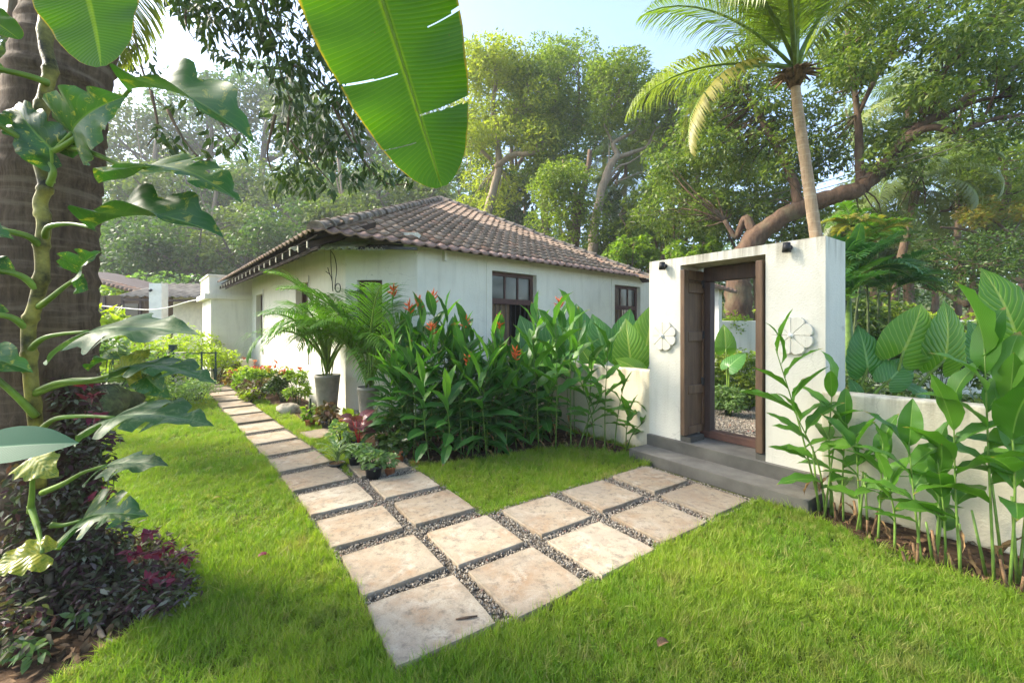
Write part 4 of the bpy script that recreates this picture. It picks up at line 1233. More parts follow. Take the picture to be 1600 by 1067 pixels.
# yard turf behind the gate and dry litter on the soil
n = 9000
X, Y = nrs.uniform(2.6, 12, n), nrs.uniform(5, 10.2, n)
k = ~inside(YARD, X, Y) & ((X - 1.84) * GV.x + (Y - 5.66) * GV.y > .6); X, Y = X[k], Y[k]
tag(scatter('yard_grass', np.stack([X, Y, np.zeros_like(X)], 1), np.stack([nrs.normal(0, .2, len(X)), nrs.normal(0, .2, len(X)), nrs.uniform(0, 6.28, len(X))], 1), np.repeat(nrs.uniform(1.0, 2.0, (len(X), 1)), 3, 1), tufts), 'rough grass in the yard behind the gateway', 'grass', kind='stuff')
def litter(name, label, poly, n, size):
    xs = [p[0] for p in poly]; ys = [p[1] for p in poly]
    X, Y = nrs.uniform(min(xs), max(xs), n), nrs.uniform(min(ys), max(ys), n)
    k = inside([(p[0], p[1]) for p in poly], X, Y); X, Y = X[k], Y[k]
    V, F = leaf_cloud(name, np.stack([X, Y, np.full_like(X, .025)], 1), .02, 1, size, M['dry'], flat=.4, droop=.0, aspect=.45)
    return tag(link(name, mesh_np(name, V, F, M['dry'])), label, 'litter', kind='stuff')
litter('leaf_litter', 'dry brown leaves on the soil by the right wall', BED_RIGHT, 1300, .06)
litter('leaf_litter', 'dry brown leaves on the soil around the palm trunk', BED_TRUNK, 2200, .07)
litter('leaf_litter', 'dry leaves on the soil under the heliconias', BED_HELI, 900, .06)

# ================================================================== PLANTS NEAR THE HOUSE
HL = [leaf_mesh('heliconia_leaf', LANCE, M['heli'], W=.165, nv=9, ns=2, bend=b, fold=.32, wave=w, seed=i, a0=.1) for i, (b, w) in enumerate(((.35, .012), (.75, .016), (1.1, .012), (.55, .02)))]
HN = [leaf_mesh('young_leaf', LANCE, M['heli_new'], W=.115, nv=9, ns=2, bend=b, fold=.4, wave=.012, seed=i + 9, a0=.1) for i, b in enumerate((.2, .6))]
M['dry_leaf'] = plain('dead_leaf', (0.27, 0.17, 0.075), .9, .35, 14, .4)
DRYL = [leaf_mesh('dry_leaf', LANCE, M['dry_leaf'], W=.10, nv=7, ns=2, bend=b, fold=.7, wave=.05, seed=i) for i, b in enumerate((.8, 1.6))]
GLv = [leaf_mesh('ginger_leaf', OVAL, M['ginger'], W=.20, nv=10, ns=2, bend=b, fold=f, wave=w, seed=i + 3, a0=.12) for i, (b, f, w) in enumerate(((.3, .35, .02), (.8, .25, .03), (1.2, .2, .02), (.5, .5, .03)))]

def flower(t, p, s=.11, m='flower'):
    mb = MB(); r = random.Random(int(p.x * 1000))
    for k in range(11):
        a = k * 2.4; el = r.uniform(.2, 1.3)
        d = Vector((math.cos(a) * math.cos(el), math.sin(a) * math.cos(el), math.sin(el)))
        q = p + UP * (.012 * k * s / .11)
        mb.tube([q, q + d * s * .5, q + d * s * .9 + UP * s * .12], [.006, .011, .002], 5)
    return mb.build('flower', M[m], t)

def cane(name, label, cat, group, base, top, n, ll, meshes, stem_m, r, young=0.25, newm=None, az0=None, el=(0.0, 1.15), r0=.010, wide=1.0, bunch=.28, flower_=False, droopy=0.0):
    base, top = Vector(base), Vector(top)
    t = thing(name, label, cat, base, group)
    d = top - base
    mid = base + d * .5 + Vector((r.uniform(-.04, .04), r.uniform(-.04, .04), 0)) + Vector((-d.x, -d.y, 0)) * .12
    pts = spline([base, mid, top], 10)
    mb = MB(); mb.tube(pts, [r0 * (1 - .06 * i) for i in range(11)], 6)
    mb.build('stem', stem_m, t)
    az = r.uniform(0, 6.283) if az0 is None else az0
    for i in range(n):
        f = bunch + (1 - bunch) * ((i + .6) / n)
        q = pts[min(10, int(f * 10))].lerp(pts[min(10, int(f * 10) + 1)], f * 10 - int(f * 10))
        a = az + (i % 2) * math.pi + r.uniform(-.6, .6)
        e_ = lerp(el[0], el[1], f ** 1.6) + r.uniform(-.25, .25) - droopy * (1 - f)
        hd = Vector((math.cos(a), math.sin(a), 0))
        L = ll * r.uniform(.75, 1.15) * (.85 + .2 * f)
        dirv = hd * math.cos(e_) + UP * math.sin(e_)
        nr = UP * math.cos(e_) - hd * math.sin(e_)
        me = r.choice(meshes)
        if newm and f > .75 and r.random() < young: me = r.choice(newm)
        nr = (nr + Vector((r.uniform(-.4, .4), r.uniform(-.4, .4), 0))).normalized()
        put_leaf('leaf', me, t, q, q + dirv * L, nr, wide * r.uniform(.85, 1.15))
    for i in range(r.choice((0, 1, 1, 2))):
        q = pts[r.choice((1, 2, 3))]; a = r.uniform(0, 6.283); L = ll * r.uniform(.5, .85)
        put_leaf('dry_leaf', DRYL[r.randrange(2)], t, q, q + Vector((math.cos(a) * .3, math.sin(a) * .3, -.55)) * L, Vector((math.cos(a), math.sin(a), .4)), r.uniform(.5, .9))
    if flower_:
        mb = MB(); p2 = top + Vector((r.uniform(-.03, .03), 0, .12)); mb.tube([top, p2], [.006, .005], 5); mb.build('flower_stalk', stem_m, t)
        flower(t, p2)
    return t

r = random.Random(21)
FRONT = [(-1.62, 5.45), (-1.15, 5.22), (-.7, 5.28), (-.2, 5.5), (.3, 5.85), (.55, 6.1)]
canes = []
for k in range(74):
    f = (k * .618) % 1.0
    x = -1.68 + 2.3 * f
    yf = float(np.interp(x, [p[0] for p in FRONT], [p[1] for p in FRONT]))
    y = yf + r.random() ** 1.3 * 1.55 + .06
    hgt = r.uniform(.8, 1.2) + .36 * min(1, (y - yf) / 1.0)
    if x > -.45: hgt = min(hgt * .9, 1.18)
    if k % 7 == 0 and x < -.5: hgt += .3
    canes.append((x + r.uniform(-.08, .08), y, hgt))
wl = lambda x, y: (Vector((x, y, 0)) - e).dot(GV) > -.12
HG = 'heliconia stalks in the clump before the shaded house wall'
ORD = ['leftmost', 'second from the left', 'third from the left', 'fourth from the left', 'fifth from the left', 'sixth from the left', 'seventh from the left', 'eighth from the left', 'ninth from the left', 'tenth from the left', 'eleventh from the left', 'twelfth from the left', 'thirteenth from the left', 'fourteenth from the left']
rowof = lambda c: (c[1] - float(np.interp(c[0], [p[0] for p in FRONT], [p[1] for p in FRONT])))
order = sorted(range(len(canes)), key=lambda k: rowof(canes[k])); rown = ['front', 'second', 'third', 'fourth', 'fifth', 'rear']; lab_of = {}
for q in range(6):
    mem = sorted(order[q * 13:(q + 1) * 13], key=lambda k: canes[k][0] / canes[k][1])
    for j, k in enumerate(mem): lab_of[k] = 'leafy heliconia stalk in the %s row of the clump, %s' % (rown[q], ORD[j])
for i, (x, y, hgt) in enumerate(canes):
    if wl(x, y): y -= .9
    top = Vector((x + r.uniform(-.16, .16), y + r.uniform(-.22, .1), hgt))
    cane('heliconia', lab_of[i], 'plant', HG, (x, y, 0), top, r.choice((10, 11, 12)), .46, HL, M['stem_green'], r, young=.35, newm=HN, az0=r.choice((0.2, 0.5, 2.9, 1.2)), el=(-.25, 1.25), r0=.009, wide=1.0, bunch=.13, droopy=.45)
# flowering stalks at the places the photo shows orange heads
for (px, py, y, lab) in ((613, 462, 6.1, 'heliconia with the leftmost orange flower head, beside the palm'), (641, 488, 5.9, 'heliconia with an orange flower head, lower of the two at left'),
                         (656, 480, 6.0, 'heliconia with orange flower next to the highest orange one'), (679, 472, 6.0, 'heliconia with large orange flower in front of the bluish wall'),
                         (673, 520, 5.7, 'heliconia with faded orange flower half hidden by leaves'), (727, 513, 6.0, 'heliconia with small orange bud in front of plain wall'),
                         (783, 512, 5.9, 'heliconia with orange bud below the first window'), (877, 480, 6.6, 'heliconia with orange flower right of the first window'),
                         (809, 560, 5.7, 'heliconia with low orange bud under the first window'), (733, 572, 5.5, 'heliconia with low yellow-orange bud in the middle of the clump')):
    p = P(px, py, y); p.z -= .14
    cane('heliconia', lab, 'plant', 'flowering heliconias', (p.x + r.uniform(-.12, .12), y + r.uniform(.0, .2), 0), p, 6, .40, HL, M['stem_green'], r, el=(-.1, 1.3), r0=.008, flower_=True, bunch=.4)
# tall upright leaves standing above the clump
for (px, py, y, L) in ((840, 452, 6.6, .42), (697, 450, 6.1, .36), (728, 480, 6.1, .36), (770, 500, 5.8, .34), (660, 476, 6.0, .34), (866, 478, 6.5, .36), (905, 482, 6.4, .4)):
    p = P(px, py, y); b = Vector((p.x + r.uniform(-.1, .1), y + .12, 0))
    cane('heliconia', {840: 'tall upright blade rising in front of the first window right edge', 697: 'upright pale heliconia blades before the plain bluish wall', 728: 'upright heliconia blades between plain wall and first window', 770: 'upright pale blades in front of the first window left half', 660: 'upright blades among the leftmost orange flowers', 866: 'upright heliconia blades just right of the first window', 905: 'upright heliconia blades midway between the two windows'}[px], 'plant', 'tall upright heliconias', b, p - UP * L * .75, 6, L * 1.15, HN + HL[:1], M['stem_green'], r, el=(.1, 1.45), r0=.009, bunch=.45)
# broader canna-like plants between clump and gateway
for i, (bx, by, tx, ty, n, L) in enumerate(((842, 705, 832, 520, 8, .42), (868, 706, 868, 505, 8, .42), (892, 702, 890, 500, 7, .45), (915, 700, 925, 560, 7, .36), (930, 702, 905, 590, 6, .34), (945, 704, 950, 545, 8, .36), (960, 702, 975, 600, 6, .32), (978, 703, 985, 640, 5, .28), (990, 700, 1015, 650, 4, .26), (903, 703, 940, 620, 6, .3))):
    b = G(bx, by)
    if wl(b.x, b.y): b = b - GV * ((b - e).dot(GV) + .14)
    t_ = P(tx, ty, b.y - .1)
    lab = 'broad leaved plant between clump and gateway, ' + ORD[(0, 1, 2, 4, 5, 6, 7, 8, 9, 3)[i]]
    cane('ginger_plant', lab, 'plant', 'broad leaved plants left of the gateway', b, t_, n, L * 1.15, GLv, M['stem_green'], r, el=(.0, 1.3), r0=.010, bunch=.3, wide=.9, az0=r.choice((0.1, 2.9)), droopy=.2)
# ginger plants along the right wall
RG = 'ginger plants along the right wall'
for i, (bx, by, tx, ty, n, L, azb, lab) in enumerate((
    (1283, 800, 1212, 545, 9, .40, 2.7, 'tall ginger plant leaning left across the white gateway'),
    (1290, 806, 1240, 640, 7, .34, 2.6, 'shorter ginger plant leaning left beside the cement step'),
    (1303, 808, 1302, 590, 6, .34, 1.4, 'upright ginger plant at the corner of gateway and right wall'),
    (1318, 815, 1322, 660, 6, .30, .4, 'ginger plant just right of the wall corner'),
    (1345, 830, 1338, 690, 5, .32, 2.2, 'ginger plant with broad leaves against the wall, second from the corner'),
    (1372, 842, 1380, 690, 6, .30, .2, 'slender ginger plant near the middle of the right wall'),
    (1398, 858, 1385, 745, 4, .26, 2.8, 'low ginger plant with a wilted leaf near the soil'),
    (1440, 880, 1420, 690, 7, .34, 3.0, 'ginger plant with long leaves pointing left across the wall'),
    (1478, 884, 1465, 720, 6, .32, .6, 'ginger plant with dark broad leaves half way along the wall'),
    (1500, 893, 1490, 640, 7, .36, 2.9, 'ginger plant with several stems left of the tallest one'),
    (1553, 908, 1538, 545, 8, .44, 3.0, 'tallest ginger plant with thick stem near the right edge'),
    (1578, 915, 1575, 600, 8, .42, .4, 'ginger plant with thick stems at the right edge'),
    (1592, 910, 1640, 560, 8, .42, .1, 'ginger plant leaning right out of the frame'))):
    b = G(bx, by); t_ = P(tx, ty, b.y - .02)
    cane('ginger_plant', lab, 'plant', RG, b, t_, n + 1, L * 1.15, GLv, M['stem_bright'], r, az0=azb, el=(-.05, 1.3), r0=.010, bunch=.28, wide=.9, droopy=.15)
    if i in (2, 4, 7, 9, 11):
        tt = [o for o in D.objects if o.get('label') == lab][0]
        for q in range(3):
            mb = MB(); b2 = b + Vector((r.uniform(-.12, .12), r.uniform(-.08, .1), 0)); mb.tube([b2, b2 + Vector((r.uniform(-.1, .1), 0, r.uniform(.3, .7)))], [.011, .007], 6); mb.build('stem', M['stem_bright'], tt)
            mb = MB(); b2 = b + Vector((r.uniform(-.15, .15), r.uniform(-.1, .1), 0)); mb.tube([b2, b2 + Vector((r.uniform(-.06, .06), 0, r.uniform(.1, .3)))], [.012, .009], 6); mb.build('dry_stalk', M['dry'], tt)
# big low blade across the right foreground plants
# ---- elephant ears
EB = [leaf_mesh('elephant_ear_leaf', HEART, M['ear'], W=.40, nv=16, ns=5, bend=b, fold=.18, wave=.018, wfreq=5, v0=-.30, inner=HEART_IN, seed=i, a0=.15, cup=.25) for i, b in enumerate((.45, .8))]
ED = [leaf_mesh('dark_elephant_ear_leaf', HEART, M['ear_dark'], W=.40, nv=16, ns=5, bend=b, fold=.15, wave=.03, wfreq=5, v0=-.30, inner=HEART_IN, seed=i + 5, a0=.15, cup=.2) for i, b in enumerate((.5, .9))]
def ear(label, group, root, leaves):
    t = thing('elephant_ear', label, 'plant', root, group)
    for (bx, by, tx, ty, y, dk, nr) in leaves:
        b, tp = P(bx, by, y), P(tx, ty, y + .12)
        me = (ED if dk else EB)[int(bx) % 2]
        put_leaf('leaf', me, t, b, tp, nr)
        mb = MB(); mb.tube(spline([root, root.lerp(b, .55) + UP * .10, b], 8), [.024, .022, .020, .018, .016, .014, .013, .012, .010], 8); mb.build('petiole', M['petiole'], t)
    return t
FN = Vector((-.15, -.9, .35))
ear('elephant ear plant with two tall bright leaves behind the right wall', 'elephant ear plants', Vector((3.9, 4.4, .5)), [(1412, 548, 1440, 474, 4.3, 0, (-.2, -.9, .3)), (1476, 562, 1474, 468, 4.25, 0, (.1, -.95, .2)), (1448, 620, 1400, 595, 4.2, 1, (-.1, -.5, .8))])
ear('elephant ear plant with dark bluish leaf next to the gateway side', 'elephant ear plants', Vector((3.6, 4.5, .5)), [(1356, 575, 1340, 508, 4.45, 1, (-.3, -.9, .2)), (1392, 592, 1420, 560, 4.3, 1, (.2, -.6, .7)), (1340, 612, 1325, 590, 4.3, 1, (.0, -.6, .8))])
ear('largest elephant ear plant, huge pale leaf at the right edge', 'elephant ear plants', Vector((4.4, 3.6, .5)), [(1586, 520, 1532, 418, 3.5, 0, (-.25, -.9, .3)), (1540, 560, 1512, 500, 3.8, 1, (-.1, -.9, .3)), (1600, 600, 1650, 560, 3.6, 0, (.2, -.7, .6)), (1560, 590, 1600, 640, 3.7, 0, (.0, -.6, .8))])
ear('elephant ear plant with bright leaves against the left gate pillar', 'elephant ear plants', Vector((1.85, 6.6, .6)), [(986, 566, 978, 497, 6.4, 0, (-.4, -.85, .2)), (1010, 540, 1022, 472, 6.5, 0, (-.1, -.95, .2)), (1000, 580, 960, 560, 6.2, 0, (-.2, -.7, .6))])
ear('dark elephant ear plant between heliconias and second window', 'elephant ear plants', Vector((1.25, 7.2, .5)), [(948, 560, 925, 490, 7.0, 1, (-.2, -.9, .2)), (970, 540, 985, 482, 7.1, 1, (.2, -.9, .2)), (930, 580, 905, 540, 6.8, 0, (-.2, -.8, .5))])
ear('dark elephant ear plant under the first window, behind heliconias', 'elephant ear plants', Vector((.5, 7.6, .4)), [(858, 575, 870, 490, 7.3, 1, (0, -.95, .2)), (840, 560, 812, 492, 7.4, 1, (-.2, -.9, .2)), (905, 540, 900, 474, 7.4, 1, (.1, -.9, .2))])
ear('elephant ear plant seen through the open gate', 'elephant ear plants', Vector((4.2, 8.2, 0)), [(1134, 545, 1130, 506, 8.2, 0, (-.2, -.9, .2)), (1140, 572, 1166, 552, 8.0, 1, (.0, -.4, .9))])

# ---- palms in tall grey pots
AF = [frond_mesh('areca_frond', M['areca'], M['petiole'], L=1.3, nl=32, ll=.40, lw=.009, bend=b, a0=a, droop=dp, start=.28, seed=i, vee=.35) for i, (b, a, dp) in enumerate(((2.0, 1.3, .5), (2.5, 1.25, .6), (1.5, 1.42, .4)))]
def potted_palm(label, c, h, rt, rb, nf, seed):
    r = random.Random(seed); c = Vector(c)
    t = thing('potted_palm', label, 'potted plant', c, 'palms in tall grey pots')
    mb = MB(); mb.lathe(c, [(0, .0), (rb, 0.0), (rb * 1.02, .02), (rt * .97, h - .05), (rt, h - .045), (rt, h), (rt - .02, h), (rt - .03, h - .06), (0, h - .06)], 28); mb.build('pot', M['grey_pot'], t)
    mb = MB(); mb.lathe(c, [(0, h - .05), (rt - .03, h - .055)], 20); mb.build('soil', M['soil'], t)
    for k in range(6):
        a = r.uniform(0, 6.28); q = c + Vector((math.cos(a), math.sin(a), 0)) * .06 + UP * (h - .06)
        mb = MB(); mb.tube([q, q + Vector((math.cos(a) * .05, math.sin(a) * .05, .35))], [.014, .009], 6); mb.build('stem', M['stem_bright'], t)
    for k in range(nf):
        a = 6.283 * k / nf * 1.0 + r.uniform(-.35, .35)
        s = r.uniform(1.1, 1.6)
        link('frond', AF[k % 3], t, Matrix.Translation((math.cos(a) * .03, math.sin(a) * .03, h + r.uniform(.0, .25))) @ Matrix.Rotation(a - 1.57, 4, 'Z') @ Matrix.Rotation(r.uniform(-.25, .2), 4, 'X') @ Matrix.Scale(s, 4))
potted_palm('feathery palm in the left tall grey pot by the house corner', (-3.33, 7.62, 0), .84, .22, .14, 21, 3)
potted_palm('feathery palm in the right tall grey pot, partly behind heliconia leaves', (-2.36, 6.95, 0), .72, .18, .12, 21, 8)

# ================================================================== SMALL POTS
def blades(name, cents, radii, counts, size, m, parent=None, flat=.7, droop=.2, aspect=.35, rs=None, shell=.3, fold=.25, up=0.8, loc=None):
    "pointed leaves of eight triangles each, creased along the midrib"
    rs = rs or nrs
    cents = np.asarray(cents, float).reshape(-1, 3); n = len(cents)
    radii = np.broadcast_to(np.asarray(radii, float), (n,)); counts = np.broadcast_to(np.asarray(counts, int), (n,))
    idx = np.repeat(np.arange(n), counts); K = len(idx)
    d = rs.normal(size=(K, 3)); d /= np.linalg.norm(d, axis=1)[:, None]
    rr_ = rs.uniform(0, 1, K) ** (1 / 3.0) * (1 - shell) + shell * rs.uniform(.6, 1.05, K)
    off = d * (rr_ * radii[idx])[:, None]; off[:, 2] *= flat
    c = cents[idx] + off
    ax = d * .9 + rs.normal(size=(K, 3)) * .5; ax[:, 2] = ax[:, 2] * .6 - droop
    ax /= np.linalg.norm(ax, axis=1)[:, None]
    upv = rs.normal(size=(K, 3)) * .5; upv[:, 2] += up
    sx = np.cross(ax, upv); sx /= np.linalg.norm(sx, axis=1)[:, None] + 1e-9
    nn = np.cross(sx, ax)
    s = size * rs.uniform(.6, 1.2, K)[:, None]; w = s * aspect * .5
    curl = rs.uniform(.02, .22, K)[:, None]
    row = lambda t, k, z: c + ax * s * (t - .5) + nn * s * (-curl * t * t * 1.2) + sx * w * k + nn * w * z
    v = np.stack([row(0, 0, 0), row(.32, -.95, fold), row(.32, 0, 0), row(.32, .95, fold), row(.66, -.75, fold * .8), row(.66, 0, 0), row(.66, .75, fold * .8), row(1, 0, 0)], 1)
    T = np.array([(0, 2, 1), (0, 3, 2), (1, 2, 5), (1, 5, 4), (2, 3, 6), (2, 6, 5), (4, 5, 7), (5, 6, 7)])
    F = (np.arange(K)[:, None, None] * 8 + T[None]).reshape(-1, 3)
    off_ = np.array(wloc(parent)) if parent else (np.array(loc) if loc is not None else np.zeros(3))
    o = link(name, mesh_np(name, v.reshape(-1, 3) - off_, F, m, True), parent)
    if parent is None and loc is not None: o.location = loc
    return o

def pot_plant(label, px, py, dia, hgt, potm, plants, cat='potted plant', name='potted_plant'):
    c = G(px, py) + Vector((0, .08, 0)); k = c.y / 660; R, h = dia * k / 2, hgt * k
    t = thing(name, label, cat, c, 'small potted plants by the slab path')
    if potm:
        mb = MB(); mb.lathe(c, [(0, 0), (R * .72, 0), (R * .9, h * .78), (R, h * .79), (R * 1.02, h), (R * .88, h), (R * .84, h * .9), (0, h * .9)], 20); mb.build('pot', M[potm], t)
        mb = MB(); mb.lathe(c, [(0, h * .91), (R * .84, h * .905)], 14); mb.build('soil', M['soil'], t)
    for (kind, m, s, n, ry, rz) in plants:
        cc = c + UP * (h + rz * .55)
        if kind == 'leafy':
            blades('foliage', [cc], ry, n, s, M[m], t, flat=rz / ry, droop=.1, aspect=.62)
            mb = MB()
            for q in range(5): mb.tube([c + UP * h * .9, cc + Vector((rnd.uniform(-.5, .5) * ry, rnd.uniform(-.5, .5) * ry, rz * .2))], [.006, .003], 4)
            mb.build('stem', M['stem_dark'], t)
        elif kind == 'strap':
            for q in range(n):
                a = q * 2.4; el = rnd.uniform(.5, 1.3)
                b = c + UP * h * .95; L = s * rnd.uniform(.7, 1.1)
                put_leaf('leaf', STRAP[q % 2], t, b, b + Vector((math.cos(a) * math.cos(el), math.sin(a) * math.cos(el), math.sin(el) * .7)) * L, Vector((-math.cos(a) * .6, -math.sin(a) * .6, .8)))
        elif kind == 'big':
            for q in range(n):
                a = q * 2.4 + .5; b = cc + Vector((math.cos(a), math.sin(a), 0)) * ry * .4 + UP * rnd.uniform(-.2, .6) * rz
                put_leaf('leaf', BIGL[m], t, b, b + Vector((math.cos(a), math.sin(a), rnd.uniform(-.2, .35))) * s, Vector((math.cos(a) * .2, math.sin(a) * .2 - .4, 1)))
                mb = MB(); mb.tube([c + UP * h * .9, b], [.006, .004], 5); mb.build('petiole', M['flower_red'] if m == 'begonia' else M['stem_green'], t)
        elif kind == 'column':
            mb = MB(); mb.tube([c + UP * h * .9, c + UP * (h + s * .5), c + UP * (h + s)], [ry, ry * 1.05, ry * .6], 9); mb.build('stem', M['stem_dark'], t)
    return t
M['strap'] = leafmat('strap_leaf', (0.10, 0.22, 0.04), (0.16, 0.28, 0.06), stripe=(0.42, 0.48, 0.28), trans=.3)
M['begonia'] = leafmat('begonia_leaf', (0.20, 0.06, 0.075), (0.24, 0.10, 0.10), (0.07, 0.02, 0.03), 6, .8, .2, .3, vamt=.9)
M['silver'] = treeleaf('silver_leaf', (0.25, 0.31, 0.26), (0.38, 0.42, 0.37), .2)
STRAP = [leaf_mesh('strap_leaf', LANCE, M['strap'], W=.04, nv=9, ns=1, bend=b, fold=.4, a0=.5) for b in (1.6, 2.1)]
BIGL = {'begonia': leaf_mesh('begonia_leaf', HEART, M['begonia'], W=.45, nv=10, ns=3, bend=.7, fold=.2, v0=-.3, inner=HEART_IN, wave=.03), 'dieff': leaf_mesh('broad_leaf', OVAL, M['ginger'], W=.2, nv=8, ns=2, bend=.7, fold=.25)}
pot_plant('terracotta pot with bushy green plant and a dark columnar cactus', 481, 671, 16, 15, 'terracotta', [('leafy', 't_shrub', .09, 110, .15, .17), ('column', '', .34, 0, .028, 0)])
pot_plant('black pot with bronze leaved plant below the left tall palm pot', 508, 674, 20, 16, 'black_pot', [('leafy', 't_bronze', .12, 120, .2, .2)])
pot_plant('dark pot with pale green small leaved plant, left in the front cluster', 550, 735, 18, 20, 'black_pot', [('leafy', 't_white', .055, 160, .13, .09)])
pot_plant('dark pot squeezed between two others in the front cluster', 567, 743, 17, 24, 'black_pot', [('leafy', 't_shrub_pale', .06, 120, .12, .12)])
pot_plant('largest black pot of the front cluster, with pale green leaves spilling', 580, 753, 28, 23, 'black_pot', [('leafy', 't_shrub_pale', .06, 240, .17, .11)])
pot_plant('small terracotta pot with pale green plant at the right of the front cluster', 606, 747, 18, 15, 'terracotta', [('leafy', 't_white', .05, 150, .12, .1)])
pot_plant('terracotta pot half hidden at the foot of the heliconias', 621, 728, 17, 22, 'terracotta', [('leafy', 't_mango', .09, 90, .15, .16)])
pot_plant('striped spider plant arching over the path edge', 522, 736, 26, 10, 'black_pot', [('strap', '', .42, 34, 0, 0)])
pot_plant('red veined begonia with broad leaves behind the front pots', 556, 716, 20, 22, 'black_pot', [('big', 'begonia', .17, 9, .2, .3)])
pot_plant('yellow green dracaena behind the begonia', 545, 703, 20, 20, 'black_pot', [('leafy', 't_lime', .16, 60, .2, .26), ('leafy', 't_orange', .1, 25, .16, .1)])
pot_plant('silvery feathery plant beside the right tall palm pot', 596, 706, 18, 20, 'black_pot', [('leafy', 'silver', .05, 420, .15, .5)])
pot_plant('dark leaved bushy plant just right of the silvery one', 610, 716, 20, 18, 'black_pot', [('leafy', 't_dark', .11, 170, .22, .28)])
pot_plant('pale shrubby plant to the left of the begonia', 530, 712, 22, 18, 'black_pot', [('leafy', 't_white', .08, 170, .2, .22)])
t = thing('brick_piece', 'small broken reddish brick lying beside the pots', 'brick', G(648, 728))
mb = MB(); mb.bbox(G(648, 728) + UP * .03, (.11, .07, .06), .5); bevel(mb.build('brick', M['terracotta'], t), .012)
def rock(label, p, s, seed, m):
    r = random.Random(seed); 
    bmv = []
    V, F = [], []; n, k = 10, 6
    for i in range(k + 1):
        th = math.pi * i / k
        for j in range(n):
            a = 2 * math.pi * j / n; q = 1 + .22 * math.sin(3 * a + seed) * math.sin(2 * th) + r.uniform(-.09, .09)
            V.append(Vector(p) + Vector((math.cos(a) * math.sin(th) * s[0] * q, math.sin(a) * math.sin(th) * s[1] * q, math.cos(th) * s[2] * q + s[2] * .6)))
    for i in range(k):
        for j in range(n): F.append((i * n + j, (i + 1) * n + j, (i + 1) * n + (j + 1) % n, i * n + (j + 1) % n))
    mb = MB(); mb.add(V, F, True); o = mb.build('rock', M[m], None, Vector(p)); tag(o, label, 'rock'); return o
M['stone'] = plain('garden_stone', (0.36, 0.32, 0.25), .9, .25, 9, .5)
rock('pale stone on the grass edge near the terracotta pot', G(452, 645), (.24, .15, .12), 3, 'stone')
rock('rounded stone at the foot of the house corner behind the pots', Vector((-2.75, 7.45, 0)), (.2, .16, .14), 5, 'stone')
rock('small stone between the tall palm pots', Vector((-2.95, 7.2, 0)), (.13, .1, .09), 8, 'terracotta')

# ================================================================== FLOWER BED ALONG THE CREAM WALL, LEFT GARDEN
def shrub(label, c, rx, h, m, n, size, seed, kind='shrub', aspect=.42, stems=5, parts2=None, group=None, fine=False, droop=.1, cat='shrub', clumps=None):
    c = Vector(c); rs = np.random.RandomState(seed); r = random.Random(seed)
    t = thing(kind, label, cat, c, group)
    K = clumps or max(6, int(n / 60))
    cents = []
    mb = MB()
    for i in range(K):
        a, q, z = r.uniform(0, 6.283), rx * .75 * r.random() ** .5, h * (.35 + .5 * r.random())
        z *= 1 - .35 * (q / rx) ** 2
        p = c + Vector((math.cos(a) * q, math.sin(a) * q, z)); cents.append(p)
        if i < stems + 4: mb.tube(spline([c + Vector((math.cos(a) * .05, math.sin(a) * .05, 0)), c.lerp(p, .5) + UP * .06, p], 4), [.014, .011, .008, .006, .004], 5)
    mb.build('stem', M['stem_dark'], t)
    f = blades if fine else cloud_obj
    f('foliage', cents, rx * .42, max(4, n // K), size, M[m], t, rs=rs, flat=.75, droop=droop, aspect=aspect)
    for (m2, n2, s2, zz) in (parts2 or ()):
        cc = [c + Vector((r.uniform(-1, 1) * rx * .7, r.uniform(-1, 1) * rx * .7, h * r.uniform(zz, 1.0))) for _ in range(max(3, n2 // 6))]
        f('flower', cc, .07, 6, s2, M[m2], t, rs=rs, aspect=.4)
    return t
def wp(tA, out): return W0 + A2 * tA + Vector((-A2.y, A2.x, 0)) * -out * -1 if False else W0 + A2 * tA - Vector((A2.y, -A2.x, 0)) * out
shrub('low orange red croton at the far end of the wall bed', wp(6.9, .85), .42, .45, 't_croton', 700, .10, 1, fine=True, parts2=[('t_orange', 120, .09, .4)])
shrub('mixed red and green croton, second from the far end of the bed', wp(6.0, .75), .45, .55, 't_croton', 500, .12, 2, fine=True, parts2=[('t_lime', 200, .11, .5), ('t_red', 40, .09, .7)])
shrub('bright yellow green shrub in the middle of the wall bed', wp(5.1, .65), .48, .62, 't_shrub', 800, .12, 3, fine=True, parts2=[('t_lime', 120, .11, .5)])
shrub('green shrub with red blooms under the larger wall window', wp(4.2, .55), .45, .85, 't_shrub', 650, .14, 4, fine=True, parts2=[('t_red', 70, .10, .7)])
shrub('dark bronze shrub next to the pale stone', wp(3.3, .75), .45, .55, 't_bronze', 650, .12, 5, fine=True)
shrub('dense green and brown shrub behind the bronze one', wp(2.6, .45), .45, .8, 't_mango', 600, .13, 6, fine=True, parts2=[('t_orange', 60, .1, .5), ('t_red', 30, .09, .7)])
shrub('tall thin leaved plant with red tips left of the left palm pot', wp(1.55, .45), .32, .95, 't_shrub', 420, .17, 7, fine=True, aspect=.2, parts2=[('t_red', 30, .1, .8)])
shrub('yellowish broad leaved plant near the grass edge of the bed', wp(3.0, 1.05), .34, .36, 't_lime', 260, .12, 8, fine=True, parts2=[('t_bronze', 120, .1, .3)])
shrub('small reddish leaved plant beside the air conditioner', wp(7.6, .5), .3, .8, 't_bronze', 260, .14, 9, fine=True, parts2=[('t_red', 30, .1, .6)])
